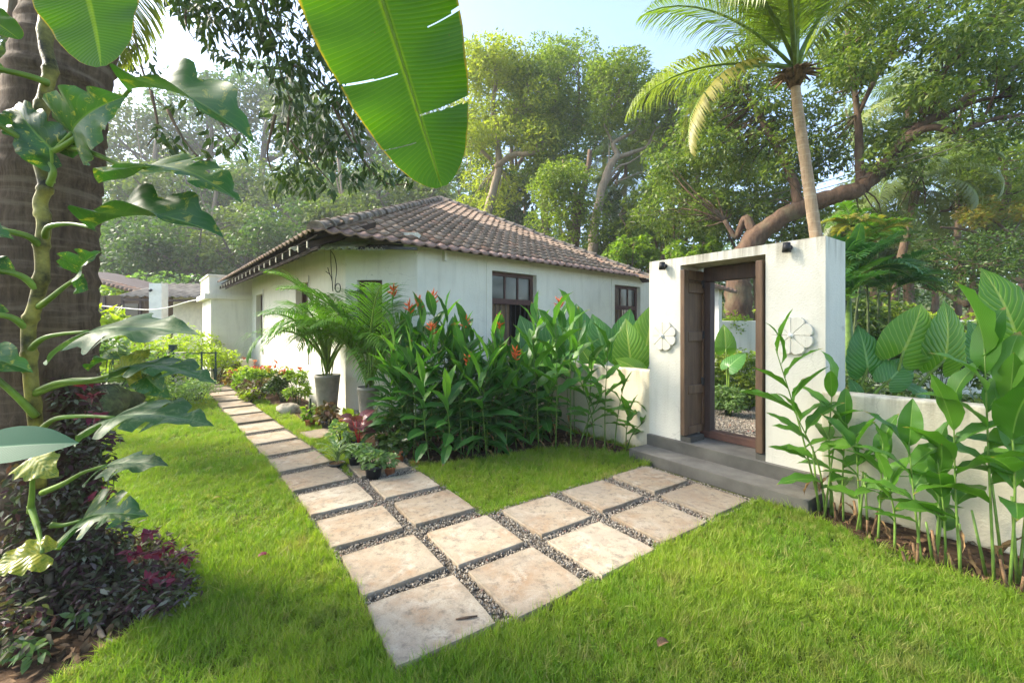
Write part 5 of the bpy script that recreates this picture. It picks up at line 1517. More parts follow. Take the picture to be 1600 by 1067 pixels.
# air conditioner, hose
ac = P(383, 572, 13.5); ac.z = 0
t = thing('air_conditioner', 'cream air conditioner box standing by the house wall', 'air conditioner', ac)
mb = MB(); mb.bbox(ac + UP * .38, (.34, .8, .6), rad(41.5)); bevel(mb.build('casing', M['cream'], t), .015)
for s in (-1, 1):
    mb = MB(); mb.bbox(ac + A2 * s * .28 + UP * .04, (.3, .06, .08), rad(41.5)); mb.build('foot', M['iron'], t)
for k in range(6):
    mb = MB(); mb.bbox(ac - B2 * .172 + UP * (.17 + .085 * k), (.012, .66, .02), rad(41.5)); mb.build('louvre', M['grey_sheet'], t)
hc = P(368, 585, 13.2); hc.z = .25
mb = MB()
for k in range(4):
    mb.tube([hc + Vector((.30 * math.cos(a) + .04 * k, .05 * k, .25 * math.sin(a))) for a in np.linspace(0, 6.283, 25)], .014, 6, cap=False)
tag(mb.build('garden_hose', M['hose'], None, hc), 'coiled pale green garden hose beside the porch', 'hose')
# back of the garden: shed, lean-to, pillar
def at(px, py, y): return P(px, py, y)
sh = thing('shed', 'brown timber shed with sloping tiled roof at far left', 'shed', Vector((-17.2, 19.5, 0)))
mb = MB(); mb.box(Vector((-21.5, 20, 0)), Vector((4.1, 0, 0)), Vector((0, 3, 0)), UP * 3.2); mb.build('wall', M['shutter'], sh)
for k in range(5):
    mb = MB(); mb.box(Vector((-21.0 + .85 * k, 19.93, 1.2)), Vector((.10, 0, 0)), Vector((0, .06, 0)), UP * 1.95); mb.build('post', M['wood_dark'], sh)
for k in range(4):
    mb = MB(); mb.box(Vector((-20.85 + .85 * k, 19.95, 1.6)), Vector((.64, 0, 0)), Vector((0, .03, 0)), UP * 1.2); mb.build('window', M['glass'] if k % 2 else M['wood_door'], sh)
mb = MB(); mb.prism([(-21.5, 19.3, 4.4), (-17.0, 19.0, 3.28), (-16.8, 23, 3.3), (-21.5, 23, 4.5)], UP * .10); rf = mb.build('roof', M['wood_dark'], sh)
for k in range(22):
    q = Vector((-21.5, 19.3, 4.42)).lerp(Vector((-17.0, 19.0, 3.30)), k / 21); mb = MB(); mb.tube([q, q + Vector((0, .5, .08))], .09, 6); mb.build('roof_tile', M['tile'], rf)
lt = thing('lean_to', 'cream outbuilding under a grey corrugated lean-to roof', 'outbuilding', Vector((-13, 18, 0)))
mb = MB(); mb.box(Vector((-14.6, 18.2, 0)), Vector((4.6, -.6, 0)), Vector((.2, 2.6, 0)), UP * 3.0); mb.build('wall', M['cream'], lt)
V, F = [], []; nw = 90
for j in (0, 1):
    for i in range(nw + 1):
        u = i / nw; V.append(Vector((-16.2 + 7.0 * u, 17.3 - .6 * u + j * 2.4, 2.98 + .75 * j - .15 * u + .035 * math.sin(i * 1.25))))
F = [(i, i + 1, nw + 2 + i, nw + 1 + i) for i in range(nw)]
mb = MB(); mb.add(V, F, True); ro = mb.build('roof', M['grey_sheet'], lt); sd_ = ro.modifiers.new('thick', 'SOLIDIFY'); sd_.thickness = .02
mb = MB(); mb.box(Vector((-16.1, 17.45, 2.80)), Vector((6.4, -.6, -.17)), Vector((0, .08, 0)), UP * .1); mb.build('beam', M['wood_dark'], lt)
for k in range(5):
    mb = MB(); mb.box(Vector((-12.3 + .42 * k, 17.7 - .055 * k, .9)), Vector((.05, 0, 0)), Vector((0, .05, 0)), UP * .55); mb.build('railing_post', M['terracotta'], lt)
mb = MB(); mb.box(Vector((-12.35, 17.68, 1.44)), Vector((1.9, -.25, 0)), Vector((0, .06, 0)), UP * .06); mb.build('railing', M['terracotta'], lt)
pc = Vector((-13.55, 16.2, 0)); t = thing('pillar', 'white square pillar in front of the corrugated lean-to roof', 'pillar', pc)
mb = MB(); mb.bbox(pc + UP * 1.68, (.44, .36, 3.36), .1); mb.build('shaft', M['white_trim'], t)
mb = MB(); mb.tube([pc + Vector((-.05, -.27, 3.1)), pc + Vector((-.05, -.34, 3.06))], .05, 8); mb.build('lamp', M['black_metal'], t)
mb = MB(); mb.tube(spline([at(160, 478, 17), at(240, 484, 15.5), at(300, 470, 15), at(330, 467, 14.2)], 14), .02, 5); tag(mb.build('washing_line', M['white_trim'], None, at(240, 484, 15.5)), 'white line stretched from the porch to the far left', 'rope')
for (px, py0, py1, y, m, w, lab) in ((270, 540, 590, 12.6, 'green_paint', .17, 'dark green post among the garden shrubs'), (281, 552, 592, 12.2, 'cream', .2, 'short pale concrete post beside the dark green one')):
    p = P(px, py0, y); h = p.z; p.z = 0; t = thing('post', lab, 'post', p)
    mb = MB(); mb.bbox(p + UP * h / 2, (w, w, h), .4); bevel(mb.build('shaft', M[m], t), .012)
    mb = MB(); mb.bbox(p + UP * (h + .015), (w * 1.15, w * 1.15, .03), .4); mb.build('cap', M[m], t)
fc = thing('garden_fence', 'low dark metal fence half buried in the left shrubs', 'fence', P(240, 600, 11.5) * Vector((1, 1, 0)) if False else Vector((P(240, 600, 11.5).x, 11.5, 0)))
for k in range(9):
    p = Vector((-11.2 + .33 * k, 11.4 + .1 * k, 0)); mb = MB(); mb.bbox(p + UP * .5, (.035, .035, 1.0), 0); mb.build('post', M['green_paint'], fc)
for z in (.45, .95):
    mb = MB(); mb.tube([Vector((-11.3, 11.4, z)), Vector((-8.5, 12.2, z))], .018, 5); mb.build('rail', M['green_paint'], fc)
LG = 'shrubs in the left garden'
def gsh(label, px, py, y, rx, h, m, n, size, seed, **kw):
    p = P(px, py, y); return shrub(label, (p.x, y, 0), rx, h, m, n, size, seed, **kw)
gsh('sunlit yellow green bush in front of the porch', 338, 560, 12.6, .62, 1.25, 't_lime', 1500, .10, 21)
gsh('tall bright lime bush between the posts and the porch', 300, 540, 13.4, .85, 1.9, 't_lime', 2000, .12, 22)
gsh('pale variegated low bush beside the far end of the path', 310, 620, 9.6, .5, .62, 't_white', 1100, .075, 23)
gsh('sparse twiggy shrub with small pale leaves near the path bend', 285, 625, 8.9, .5, .6, 't_shrub_pale', 900, .07, 24)
gsh('broad leaved sunny bush in front of the dark posts', 255, 585, 11.0, .8, 1.15, 't_shrub', 1500, .12, 25)
gsh('big lime green bush beneath the white pillar', 215, 540, 12.5, 1.1, 1.7, 't_lime', 1900, .15, 26)
gsh('glossy dark bush right behind the palm trunk', 165, 520, 8.0, .7, 1.75, 't_shrub_pale', 900, .17, 27)
gsh('low sunlit green bush left of the fence', 200, 600, 9.2, .8, .8, 't_shrub', 1400, .11, 28)
gsh('tall sunlit banana-like foliage beside the shed', 158, 450, 9.5, .6, 2.9, 't_lime', 700, .3, 29, aspect=.3)
gsh('tangle of dry brown stems and leaves beside the posts', 245, 562, 12.0, .6, 1.2, 't_bronze', 700, .1, 30)
for i, (px, y, z) in enumerate(((178, 8.6, .0), (150, 7.6, .0))):
    rock(('mossy boulder under the shrubs at left', 'large mossy boulder behind the palm trunk')[i], Vector((P(px, 500, y).x, y, 0)), ((.55, .4, .36), (.5, .45, .42))[i], 30 + i, 'stem_dark')

# ================================================================== FOREGROUND PALM TRUNK AND ITS CLIMBER
pt_ = thing('palm_tree', 'massive ringed palm trunk close at the left edge', 'tree', (-3.02, 2.78, 0))
ctr = spline([P(72, 990, 2.72), P(70, 800, 2.75), P(68, 560, 2.78), P(74, 330, 2.82), P(95, 130, 2.88), P(125, -20, 2.95), P(160, -260, 3.05), P(190, -600, 3.2)], 150)
rr_ = []
for i, p in enumerate(ctr):
    b = .272 - .040 * i / 150
    b += .085 * max(0, 1 - i / 22) ** 2
    ph = (p.z * 9.0) % 1.0
    rr_.append(b + .020 * (1 - ph) ** 3 + rnd.uniform(-.003, .003))
ctr = [p + Vector((rnd.uniform(-.004, .004), rnd.uniform(-.004, .004), 0)) for p in ctr]
mb = MB(); mb.tube(ctr, rr_, 32); mb.build('trunk', M['palm_bark'], pt_)
CF = [frond_mesh('coconut_frond', M['coco'], M['petiole'], L=3.3, nl=100, ll=1.0, lw=.012, bend=b, a0=a, droop=d_ * 1.6, start=.14, seed=60 + i, vee=v, swept=.8) for i, (b, a, d_, v) in enumerate(((1.2, .75, .4, .25), (1.7, .95, .55, .2), (.7, .8, .3, .3)))]
tipm = lambda me: None
for me in CF:
    pass
def set_tip(me, L, bend, a0, n=30):
    p = Vector((0, 0, 0))
    for i in range(n):
        t = i / n; a = a0 - bend * t * t * .6 - bend * t * .4; p += Vector((0, math.cos(a), math.sin(a))) * L / n
    me['tip'] = (0.0, p.y, p.z)
for me, (b, a) in zip(CF, ((1.2, .75), (1.7, .95), (.7, .8))): set_tip(me, 3.3, b, a)
top = ctr[-1]
for k in range(11):
    a = k * 2.4; b = top; put_leaf('frond', CF[k % 3], pt_, b, b + Vector((math.cos(a) * 3.0, math.sin(a) * 3.0, rnd.uniform(-.8, 1.6))), UP)
# one hanging frond edge beside the trunk
for (bx, by, tx, ty, y) in ((196, -120, 176, 100, 3.1),):
    put_leaf('frond', CF[1], pt_, P(bx, by, y), P(tx, ty, y), Vector((.8, -.5, .3)))

cl = thing('climbing_plant', 'big leaved climber with thick yellow stem on the palm trunk', 'plant', (-2.6, 2.4, 0))
yc = 2.33
stem = spline([P(62, 760, 2.42), P(57, 676, 2.38), P(50, 612, yc), P(46, 556, yc), P(45, 511, yc), P(56, 474, yc), P(66, 425, yc), P(65, 387, yc), P(69, 350, yc), P(63, 318, yc), P(71, 290, yc), P(61, 244, yc), P(62, 190, yc), P(72, 142, 2.35), P(79, 105, 2.37), P(71, 67, 2.4), P(75, -30, 2.45)], 120)
mb = MB(); mb.tube(stem, [.030 + .008 * max(0, math.sin(i * .62)) ** 6 for i in range(121)], 12); mb.build('stem', M['climber_stem'], cl)
SP = [(1, .25, .33, .45), (1, .45, .52, .4), (1, .62, .68, .35), (-1, .35, .42, .45), (-1, .55, .61, .4)]
POT = {
 'plain': leaf_mesh('climber_leaf', HEART, M['pothos'], lobes=(3.5, .28), W=.36, nv=32, ns=8, bend=.9, fold=.35, wave=.035, wfreq=3, v0=-.22, inner=HEART_IN, seed=1, a0=.2, cup=.2),
 'split': leaf_mesh('split_climber_leaf', HEART, M['pothos'], lobes=(4.5, .45), W=.34, nv=64, ns=8, bend=.8, fold=.3, wave=.03, wfreq=3, v0=-.2, inner=HEART_IN, splits=SP, seed=2, a0=.2, cup=.2),
 'long': leaf_mesh('long_climber_leaf', OVAL, M['pothos'], lobes=(3, .3), W=.24, nv=32, ns=7, bend=.9, fold=.5, wave=.035, wfreq=2.5, seed=4, a0=.2),
 'grey': leaf_mesh('glossy_climber_leaf', HEART, M['pothos_grey'], lobes=(3, .22), W=.36, nv=40, ns=8, bend=.40, fold=.16, wave=.035, wfreq=2.5, v0=-.18, inner=HEART_IN, splits=[(1, .1, .16, .3), (1, .35, .38, .5)], seed=5, a0=.2, cup=.3),
 'grey2': leaf_mesh('glossy_split_leaf', HEART, M['pothos_grey'], lobes=(4.2, .5), W=.36, nv=64, ns=8, bend=.5, fold=.2, wave=.03, wfreq=3, v0=-.25, inner=HEART_IN, splits=[(1, .28, .32, .5), (1, .50, .54, .45), (-1, .42, .46, .55)], seed=6, a0=.2, cup=.25),
 'yel': leaf_mesh('yellowing_climber_leaf', HEART, M['pothos_yel'], lobes=(3, .2), W=.44, nv=32, ns=5, bend=.8, fold=.2, wave=.05, wfreq=3, v0=-.25, inner=HEART_IN, seed=7, a0=.2, cup=.2),
 'var': leaf_mesh('variegated_climber_leaf', HEART, M['pothos'], lobes=(4, .4), W=.42, nv=20, ns=5, bend=1.3, fold=.6, wave=.07, wfreq=3, v0=-.25, inner=HEART_IN, seed=8, a0=.2),
}
def cleaf(kind, s0, mid, bpx, tpx, nr, yb=2.3, yt=2.2, wide=1.0, lab=None):
    b, tp = P(bpx[0], bpx[1], yb), P(tpx[0], tpx[1], yt)
    o = put_leaf('leaf', POT[kind], cl, b, tp, nr, wide)
    if lab: o['label'] = lab
    pts = [P(s0[0], s0[1], yc)] + [P(q[0], q[1], (yc + yb) / 2) for q in mid] + [b]
    n = 14; sp = spline(pts, n)
    mb = MB(); mb.tube(sp, [.017 - .008 * min(1, i / n * 1.3) for i in range(n + 1)], 8); mb.build('petiole', M['petiole'], cl)
cleaf('plain', (80, 285), [(82, 262)], (80, 232), (28, 162), (.25, -.95, -.1), 2.28, 2.35, .9)
cleaf('plain', (76, 290), [(84, 268), (78, 245)], (112, 208), (200, 150), (-.1, -.9, -.25), 2.26, 2.2, 1.2, 'dark leaf with yellow tip in front of the trunk')
cleaf('long', (72, 240), [(100, 228), (150, 190)], (204, 140), (398, 226), (.1, -.6, .8), 2.2, 2.1, .85, 'long drooping leaf with yellow tip')
cleaf('split', (90, 228), [(140, 238), (190, 258)], (226, 262), (378, 318), (.15, -.5, .8), 2.2, 2.1, 1.0, 'deeply split leaf')
cleaf('long', (70, 372), [(76, 355), (110, 350)], (146, 356), (350, 372), (.0, -.5, .85), 2.2, 2.1, .95)
cleaf('var', (60, 480), [(80, 465), (105, 445)], (128, 430), (160, 393), (.3, -.8, .3), 2.2, 2.15, 1.0)
cleaf('grey', (46, 548), [(65, 530), (95, 522)], (138, 518), (312, 524), (.05, -.45, .9), 2.22, 2.08, .85, 'large greyish leaf')
cleaf('grey2', (55, 612), [(90, 598), (150, 592)], (215, 570), (338, 600), (.0, -.25, .95), 2.22, 2.1, .7)
cleaf('yel', (54, 614), [(100, 596), (150, 592)], (196, 588), (236, 545), (-.1, -.95, .2), 2.24, 2.3, 1.2, 'yellowing leaf')
cleaf('plain', (54, 616), [(100, 600), (150, 596)], (228, 588), (268, 622), (.2, -.9, .3), 2.24, 2.2, 1.0)
cleaf('grey2', (57, 678), [(85, 655), (130, 650)], (178, 652), (335, 666), (.05, -.36, .93), 2.22, 2.1, .8)
cleaf('grey', (66, 770), [(100, 755), (130, 738)], (166, 727), (264, 728), (.0, -.35, .95), 2.3, 2.22, .8)
cleaf('split', (80, 820), [(100, 820)], (128, 812), (233, 806), (.0, -.6, .75), 2.35, 2.25, 1.0)
cleaf('yel', (48, 790), [(60, 830)], (66, 864), (-22, 896), (.0, -.55, .85), 2.15, 2.05, 1.25, 'yellow green leaf low at the frame edge')
cleaf('yel', (48, 800), [(50, 770)], (52, 712), (92, 745), (.0, -.8, .5), 2.25, 2.2, 1.2)
for i, (sx_, sy_, mx_, my_, ex_, ey_) in enumerate(((75, 130, 40, 118, -40, 100), (62, 244, 30, 215, -30, 180), (66, 388, 40, 368, -30, 355), (62, 455, 30, 430, -30, 418), (45, 515, 15, 495, -40, 490), (46, 585, 20, 560, -30, 552), (56, 650, 25, 618, -30, 570))):
    sp = spline([P(sx_, sy_, yc), P(mx_, my_, 2.25), P(ex_, ey_, 2.15)], 10); mb = MB(); mb.tube(sp, [.02 - .0008 * k for k in range(11)], 8); mb.build('petiole', M['petiole'], cl)
    put_leaf('leaf', POT[('plain', 'split', 'grey')[i % 3]], cl, sp[-1], sp[-1] + Vector((-.34, -.02, -.10 + .1 * (i % 2))), Vector((-.1, -.4, .9)))
for (a, b, y) in (((0, 560), (52, 582), 2.2), ((0, 372), (22, 374), 2.15), ((0, 215), (24, 205), 2.3)):
    put_leaf('leaf', POT['long'], cl, P(a[0] - 60, a[1] - 6, y), P(b[0], b[1], y), Vector((0, -.7, .7)))
put_leaf('leaf', POT['long'], cl, P(138, 580, 2.4), P(194, 562, 2.36), Vector((0, -.5, .9)), .5)
CAL = leaf_mesh('pointed_leaf', OVAL, M['calathea'], W=.17, nv=14, ns=4, bend=.25, fold=.15, a0=.1)
t = thing('turmeric_plant', 'plant with one pointed bluish green blade entering at left', 'plant', Vector((-2.55, 1.75, 0)))
b0 = P(-60, 704, 1.72); put_leaf('leaf', CAL, t, b0, P(124, 692, 1.75), Vector((0, -.75, .65)), 1.1)
mb = MB(); mb.tube(spline([Vector((-2.55, 1.75, 0)), Vector((-2.5, 1.74, .6)), b0], 8), .012, 6); mb.build('stem', M['stem_green'], t)

# purple trailing ground cover on trunk foot and soil
M['trad'] = leafmat('trailing_leaf', (0.085, 0.032, 0.05), (0.085, 0.11, 0.045), trans=.25, rough=.6, island=True, spec=.15)
M['trad_silver'] = leafmat('silver_striped_leaf', (0.17, 0.12, 0.14), (0.26, 0.29, 0.20), trans=.2, rough=.6, island=True, spec=.15)
tc, tg = [], []
r = random.Random(4)
for k in range(150):
    f = r.random() ** .8
    px = 95 + 70 * r.random() + (20 if f > .7 else 0); py = lerp(590, 905, f)
    tc.append(P(px, py, 2.62 - .12 * f + (px - 95) * .0022))
for k in range(260):
    px, py = r.uniform(60, 292), r.uniform(815, 940)
    if (px - 60) / 240 + abs(py - 880) / 130 > 1.25: continue
    g = G(px, py + 40); tg.append(g + UP * r.uniform(.03, .22) * (1 - abs(px - 150) / 260))
for k in range(110):
    g = G(r.uniform(-60, 70), r.uniform(860, 1050)); tg.append(g + UP * r.uniform(.03, .2))
for k in range(40): tc.append(P(r.uniform(-10, 60), r.uniform(700, 960), 2.45))
o = blades('trailing_vine', tc + tg, .10, 13, .055, M['trad'], None, flat=.8, droop=.25, aspect=.42); tag(o, 'dark purple trailing vine on trunk foot and soil', 'vine', kind='stuff')
o = blades('striped_vine', tc[::3] + tg[::3], .11, 11, .05, M['trad_silver'], None, flat=.8, droop=.25, aspect=.42); tag(o, 'silver striped trailing leaves on trunk foot and soil', 'vine', kind='stuff')
o = blades('crimson_vine', [P(q[0], q[1], 2.5) for q in ((232, 830), (205, 862), (220, 868), (245, 862), (292, 866), (270, 852), (235, 905), (262, 905), (225, 910), (140, 600), (142, 618), (141, 650), (160, 770), (165, 790), (150, 780))], .055, 11, .062, M['t_purple'], None, flat=.7, droop=0, aspect=.45); tag(o, 'crimson purple leaf tips on the trailing vine', 'vine', kind='stuff')
mb = MB(); rt_ = spline([P(76, 895, 2.55), G(80, 960) + UP * .08, G(110, 968) + UP * .03, G(150, 985) + UP * .03, G(165, 1003) + UP * .02, G(222, 1016) + UP * .0], 24)
mb.tube(rt_, [.020 - .0005 * i + .003 * math.sin(i * 1.9) for i in range(25)], 8); tag(mb.build('aerial_root', M['bark_pale'], None, rt_[8]), 'bare pale root curving from the trunk onto the grass', 'root')
for i, (px, py) in enumerate(((40, 1000), (25, 1030), (60, 1040), (120, 985))):
    g = G(px, py); blades_ = None
    t = thing('seedling', ('small green seedling in the soil corner', 'seedling nearest the lower left corner', 'green seedling right of the corner one', 'tiny seedling beside the bare root')[i], 'plant', g)
    blades('foliage', [g + UP * .07], .08, 16, .08, M['t_shrub_pale'], t, aspect=.5, flat=.5)
    mb = MB(); mb.tube([g, g + UP * .09], .004, 5); mb.build('stem', M['stem_green'], t)
# fallen twigs and leaves on lawn and slabs
mb = MB(); q = G(712, 983); mb.tube([q + Vector((0, 0, .058)), q + Vector((.06, .008, .062)), q + Vector((.12, .025, .06))], [.004, .007, .004], 6); tag(mb.build('twig', M['bark_brown'], None, q), 'small brown twig on the nearest slab', 'twig')
for i, (px, py, m, lab) in enumerate(((402, 884, 't_purple', 'fallen purple leaf on the left lawn'), (1028, 1028, 'dry', 'fallen brown leaf on the lower right lawn'), (332, 790, 't_orange', 'fallen orange leaf on the left lawn'))):
    g = G(px, py) + UP * .06
    put = MB(); o = leaf_mesh('fallen_leaf', OVAL, M[m], W=.3, nv=6, ns=2, bend=1.2, fold=.5)
    oo = link('fallen_leaf', o, None, aim(o, g, g + Vector((.07, .03, .0)), UP)); tag(oo, lab, 'leaf')

# ================================================================== BANANA PLANT
bn = thing('banana_plant', 'banana plant with a huge backlit blade hanging from above', 'plant', Vector((-1.5, -.6, 0)))
SPB = [(-1, .600, .6035, .12), (-1, .5965, .6035, .55), (1, .748, .752, .05), (1, .748, .7565, .35), (1, .748, .7615, .62), (1, .748, .767, .82), (-1, .830, .8335, .3), (1, .50, .5035, .45), (1, .492, .5035, .93)]
BL = leaf_mesh('banana_leaf', BANANA, M['banana'], W=.245, nv=288, ns=8, bend=.35, fold=.06, wave=.014, wfreq=5, splits=SPB, a0=.1, cup=.35, seed=3)
BL2 = leaf_mesh('banana_leaf', BANANA, M['banana'], W=.24, nv=40, ns=5, bend=.5, fold=.12, wave=.01, wfreq=6, a0=.15, cup=.2, seed=5)
b0, t0_ = P(520, -230, 1.75), P(690, 292, 2.05)
put_leaf('leaf', BL, bn, b0, t0_, Vector((-.12, .95, .5)), 1.0)
me = BL
def along(me, M_, v):
    i = int(v * 288); return M_ @ me.vertices[i * 9].co
Mx = aim(BL, b0, t0_, Vector((-.12, .95, .5)))
mb = MB(); mb.tube([along(BL, Mx, v) for v in np.linspace(0, .985, 22)], [.012 - .0105 * i / 21 for i in range(22)], 8); mb.build('midrib', M['midrib'], bn)
mb = MB(); mb.tube(spline([Vector((-1.5, -.6, 0)), Vector((-1.5, -.55, 1.2)), Vector((-1.42, -.4, 2.2)), Vector((-1.3, -.2, 2.9))], 16), [.12 - .004 * i for i in range(17)], 14); mb.build('stem', M['stem_green'], bn)
mb = MB(); mb.tube(spline([Vector((-1.3, -.2, 2.9)), Vector((-1.1, .5, 3.55)), b0], 10), [.035 - .002 * i for i in range(11)], 8); mb.build('petiole', M['stem_bright'], bn)
b1 = P(-60, -130, 1.85)
put_leaf('leaf', BL2, bn, P(40, -260, 1.8), P(158, 104, 1.95), Vector((-.1, .95, .4)), 1.25)
mb = MB(); mb.tube(spline([Vector((-1.3, -.2, 2.9)), Vector((-1.8, .5, 3.3)), P(40, -260, 1.8)], 10), [.03 - .0015 * i for i in range(11)], 8); mb.build('petiole', M['stem_bright'], bn)
put_leaf('leaf', BL2, bn, P(-120, -20, 2.2), P(30, 62, 2.15), Vector((-.1, -.6, .8)), .8)

# ================================================================== TREES
def tree(name, label, base, limbs, clumps, n, leaf, m, bm, group=None, flat=.75, aspect=.4, droop=.25, seed=0, twigs=True, r=None, fine=False, shell=.55):
    "limbs: list of (control points, r0, r1) ; clumps: list of (centre, radius)"
    base = Vector(base)
    t = thing(name, label, 'tree', base, group)
    rs = np.random.RandomState(seed + 100); rr = random.Random(seed)
    mb = MB(); ends = []
    for pts, r0, r1 in limbs:
        sp = spline(pts, max(8, 4 * len(pts)))
        for i, p in enumerate(sp[1:-1]):
            p += Vector((rr.uniform(-1, 1), rr.uniform(-1, 1), rr.uniform(-1, 1))) * r0 * .10
        k = len(sp) - 1
        mb.tube(sp, [lerp(r0, r1, (i / k) ** .8) * rr.uniform(.93, 1.07) for i in range(k + 1)], 10 if r0 > .08 else 6)
        ends += sp[k // 2:]
    if twigs and ends:
        for c, q in clumps:
            c = Vector(c); e_ = min(ends, key=lambda p: (p - c).length)
            if (e_ - c).length < 5.0:
                md = e_.lerp(c, .5) + Vector((rr.uniform(-.3, .3), rr.uniform(-.3, .3), rr.uniform(-.1, .3))) * (e_ - c).length * .4
                mb.tube(spline([e_, md, c], 5), [.045 * q, .04 * q, .032 * q, .024 * q, .016 * q, .008 * q], 5)
    mb.build('trunk', bm, t)
    cs = [tuple(c) for c, q in clumps]; qs = np.array([q for c, q in clumps])
    cnt = np.maximum(8, (n * qs ** 2 / (qs ** 2).sum())).astype(int)
    (blades if fine else cloud_obj)('crown', cs, qs, cnt, leaf, m, t, rs=rs, flat=flat, aspect=aspect, droop=droop, shell=shell)
    return t

def crown_clumps(c, rx, rz, n, r, q=(.16, .34), fill=.35, under=-.55):
    c = Vector(c); out_ = []
    for i in range(n):
        while True:
            d = Vector((r.gauss(0, 1), r.gauss(0, 1), r.gauss(0, 1))).normalized()
            if d.z > under: break
        k = r.uniform(.72, 1.0) if r.random() > fill else r.uniform(.2, .75)
        k *= r.uniform(.85, 1.12)
        out_.append((c + Vector((d.x * rx, d.y * rx, d.z * rz)) * k, rx * r.uniform(*q)))
    return out_

def simple_tree(name, label, px, top_py, wpx, y, m, bm, group, seed, n=5200, leaf=.34, zr=.62, base_z=None, nclump=46, trunkpx=None, crown_low=None, aspect=.5):
    r = random.Random(seed)
    tp = P(px, top_py, y); rx = wpx * y / 660 / 2; gz = float(hill(np.array(tp.x), np.array(y))) if base_z is None else base_z
    rz = rx * zr if crown_low is None else (tp.z - P(px, crown_low, y).z) / 2
    c = Vector((tp.x, y, tp.z - rz))
    bx = tp.x + r.uniform(-.5, .5) * rx * .4 if trunkpx is None else P(trunkpx, 0, y).x
    base = Vector((bx, y + r.uniform(-.3, .3), gz - .2))
    limbs = [([base, base.lerp(c, .45) + Vector((r.uniform(-.4, .4), 0, 0)), c - UP * rz * .35, c + UP * rz * .4], rx * .075 + .05, rx * .02)]
    for k in range(5):
        a = r.uniform(0, 6.28); s = base.lerp(c, r.uniform(.55, .85))
        limbs.append(([s, s + Vector((math.cos(a) * rx * .35, math.sin(a) * rx * .35, rz * .35)), c + Vector((math.cos(a) * rx * .75, math.sin(a) * rx * .75, rz * r.uniform(-.2, .5)))], rx * .035 + .02, rx * .010))
    return tree(name, label, base, limbs, crown_clumps(c, rx, rz, nclump, r), n, leaf, m, bm, group, seed=seed, aspect=aspect)

HG_ = 'trees on the hazy hillside'
hz = [  # px, top py, width px, depth, material, seed
    (150, 205, 170, 58, 't_far', 1, 'hillside tree farthest left, behind the palm trunk'), (245, 168, 150, 60, 't_far_y', 2, 'pale rounded tree on the skyline left of the tallest one'),
    (330, 140, 150, 62, 't_far', 3, 'broad skyline tree under the hanging dark leaves, left'), (415, 108, 150, 60, 't_far', 4, 'tallest hazy tree on the left skyline'),
    (505, 150, 150, 58, 't_far_y', 5, 'skyline tree half hidden by the hanging mango twigs'), (600, 165, 160, 56, 't_far', 6, 'hillside tree just left of the hanging banana blade'),
    (690, 150, 160, 54, 't_far_y', 7, 'hillside tree behind the banana blade tip'),
    (185, 268, 170, 44, 't_far', 8, 'dark tree low on the hillside beside the palm trunk'), (285, 245, 170, 42, 't_far_y', 9, 'yellow green tree in the middle of the hillside'),
    (380, 235, 160, 43, 't_far', 10, 'bluish green hillside tree above the porch'), (470, 245, 160, 41, 't_far_y', 11, 'pale yellow tree above the house ridge, left'),
    (560, 240, 160, 40, 't_far', 12, 'tree with bare pale trunk behind the roof ridge'), (650, 250, 150, 38, 't_far_y', 13, 'soft yellow tree behind the roof peak'),
    (205, 345, 150, 33, 't_far', 14, 'dense dark tree low behind the shed'), (300, 330, 160, 32, 't_far', 15, 'dense dark tree behind the lean-to roof'),
    (385, 325, 150, 33, 't_far_y', 16, 'lighter round tree directly above the porch'), (462, 318, 140, 31, 't_far', 17, 'dark round tree touching the roof hip'), (545, 300, 130, 31, 't_far_y', 18, 'small tree peeking over the roof ridge')]
for px, tp, w, y, m, sd, lab in hz:
    simple_tree('hillside_tree', lab, px, tp, w * 1.12, y, M[m], M['bark_far'], HG_, sd, n=5200, leaf=.0105 * y, zr=.75, nclump=44)
for px, y, h in ((345, 40, 11), (490, 46, 16), (555, 36, 13), (250, 48, 14)):
    p = P(px, 500, y); gz = float(hill(np.array(p.x), np.array(y)))
    t = thing('tree_trunk', {345: 'thin straight trunk among the hillside trees above the porch', 490: 'pale slim trunk high on the hillside', 555: 'pale leaning trunk above the roof ridge', 250: 'slim trunk on the hillside at left'}[px], 'tree', Vector((p.x, y, gz)), HG_)
    mb = MB(); b = Vector((p.x, y - 1.5, gz - .5)); s = -1 if px == 555 else 1
    mb.tube(spline([b, b + Vector((.15 * s, 0, h * .5)), b + Vector((.9 * s, 0, h))], 10), [.24 - .012 * i for i in range(11)], 8)
    mb.tube(spline([b + Vector((.2 * s, 0, h * .6)), b + Vector((-1.0, .3, h * .8)), b + Vector((-1.6, .2, h * 1.1))], 6), [.10, .09, .08, .07, .055, .04, .03], 6); mb.build('trunk', M['bark_pale'], t)
# pale large leaved shrubs behind the shed and the lean-to
for i, (px, tp, w, y, m, lab) in enumerate(((190, 418, 80, 23, 't_shrub', 'sunny low bush above the shed roof'), (248, 402, 75, 25, 't_shrub_pale', 'pale bush with big leaves above the white pillar, left'), (292, 404, 90, 24, 't_shrub_pale', 'pale bush with big leaves above the corrugated roof'), (340, 420, 60, 26, 't_shrub_pale', 'pale bush just left of the porch top'), (160, 400, 70, 24, 't_shrub_pale', 'pale bush at far left behind the shed'), (225, 432, 80, 22, 't_shrub', 'yellow green creeper mass behind the pillar'))):
    p = P(px, tp, y); shrub(lab, (p.x, y, float(hill(np.array(p.x), np.array(y))) - .1), w * y / 660 / 2 * 1.2, p.z - float(hill(np.array(p.x), np.array(y))), M and m, 1900, .30, 300 + i, aspect=.62, group='bushes behind the outbuildings', cat='bush', kind='bush', clumps=34)

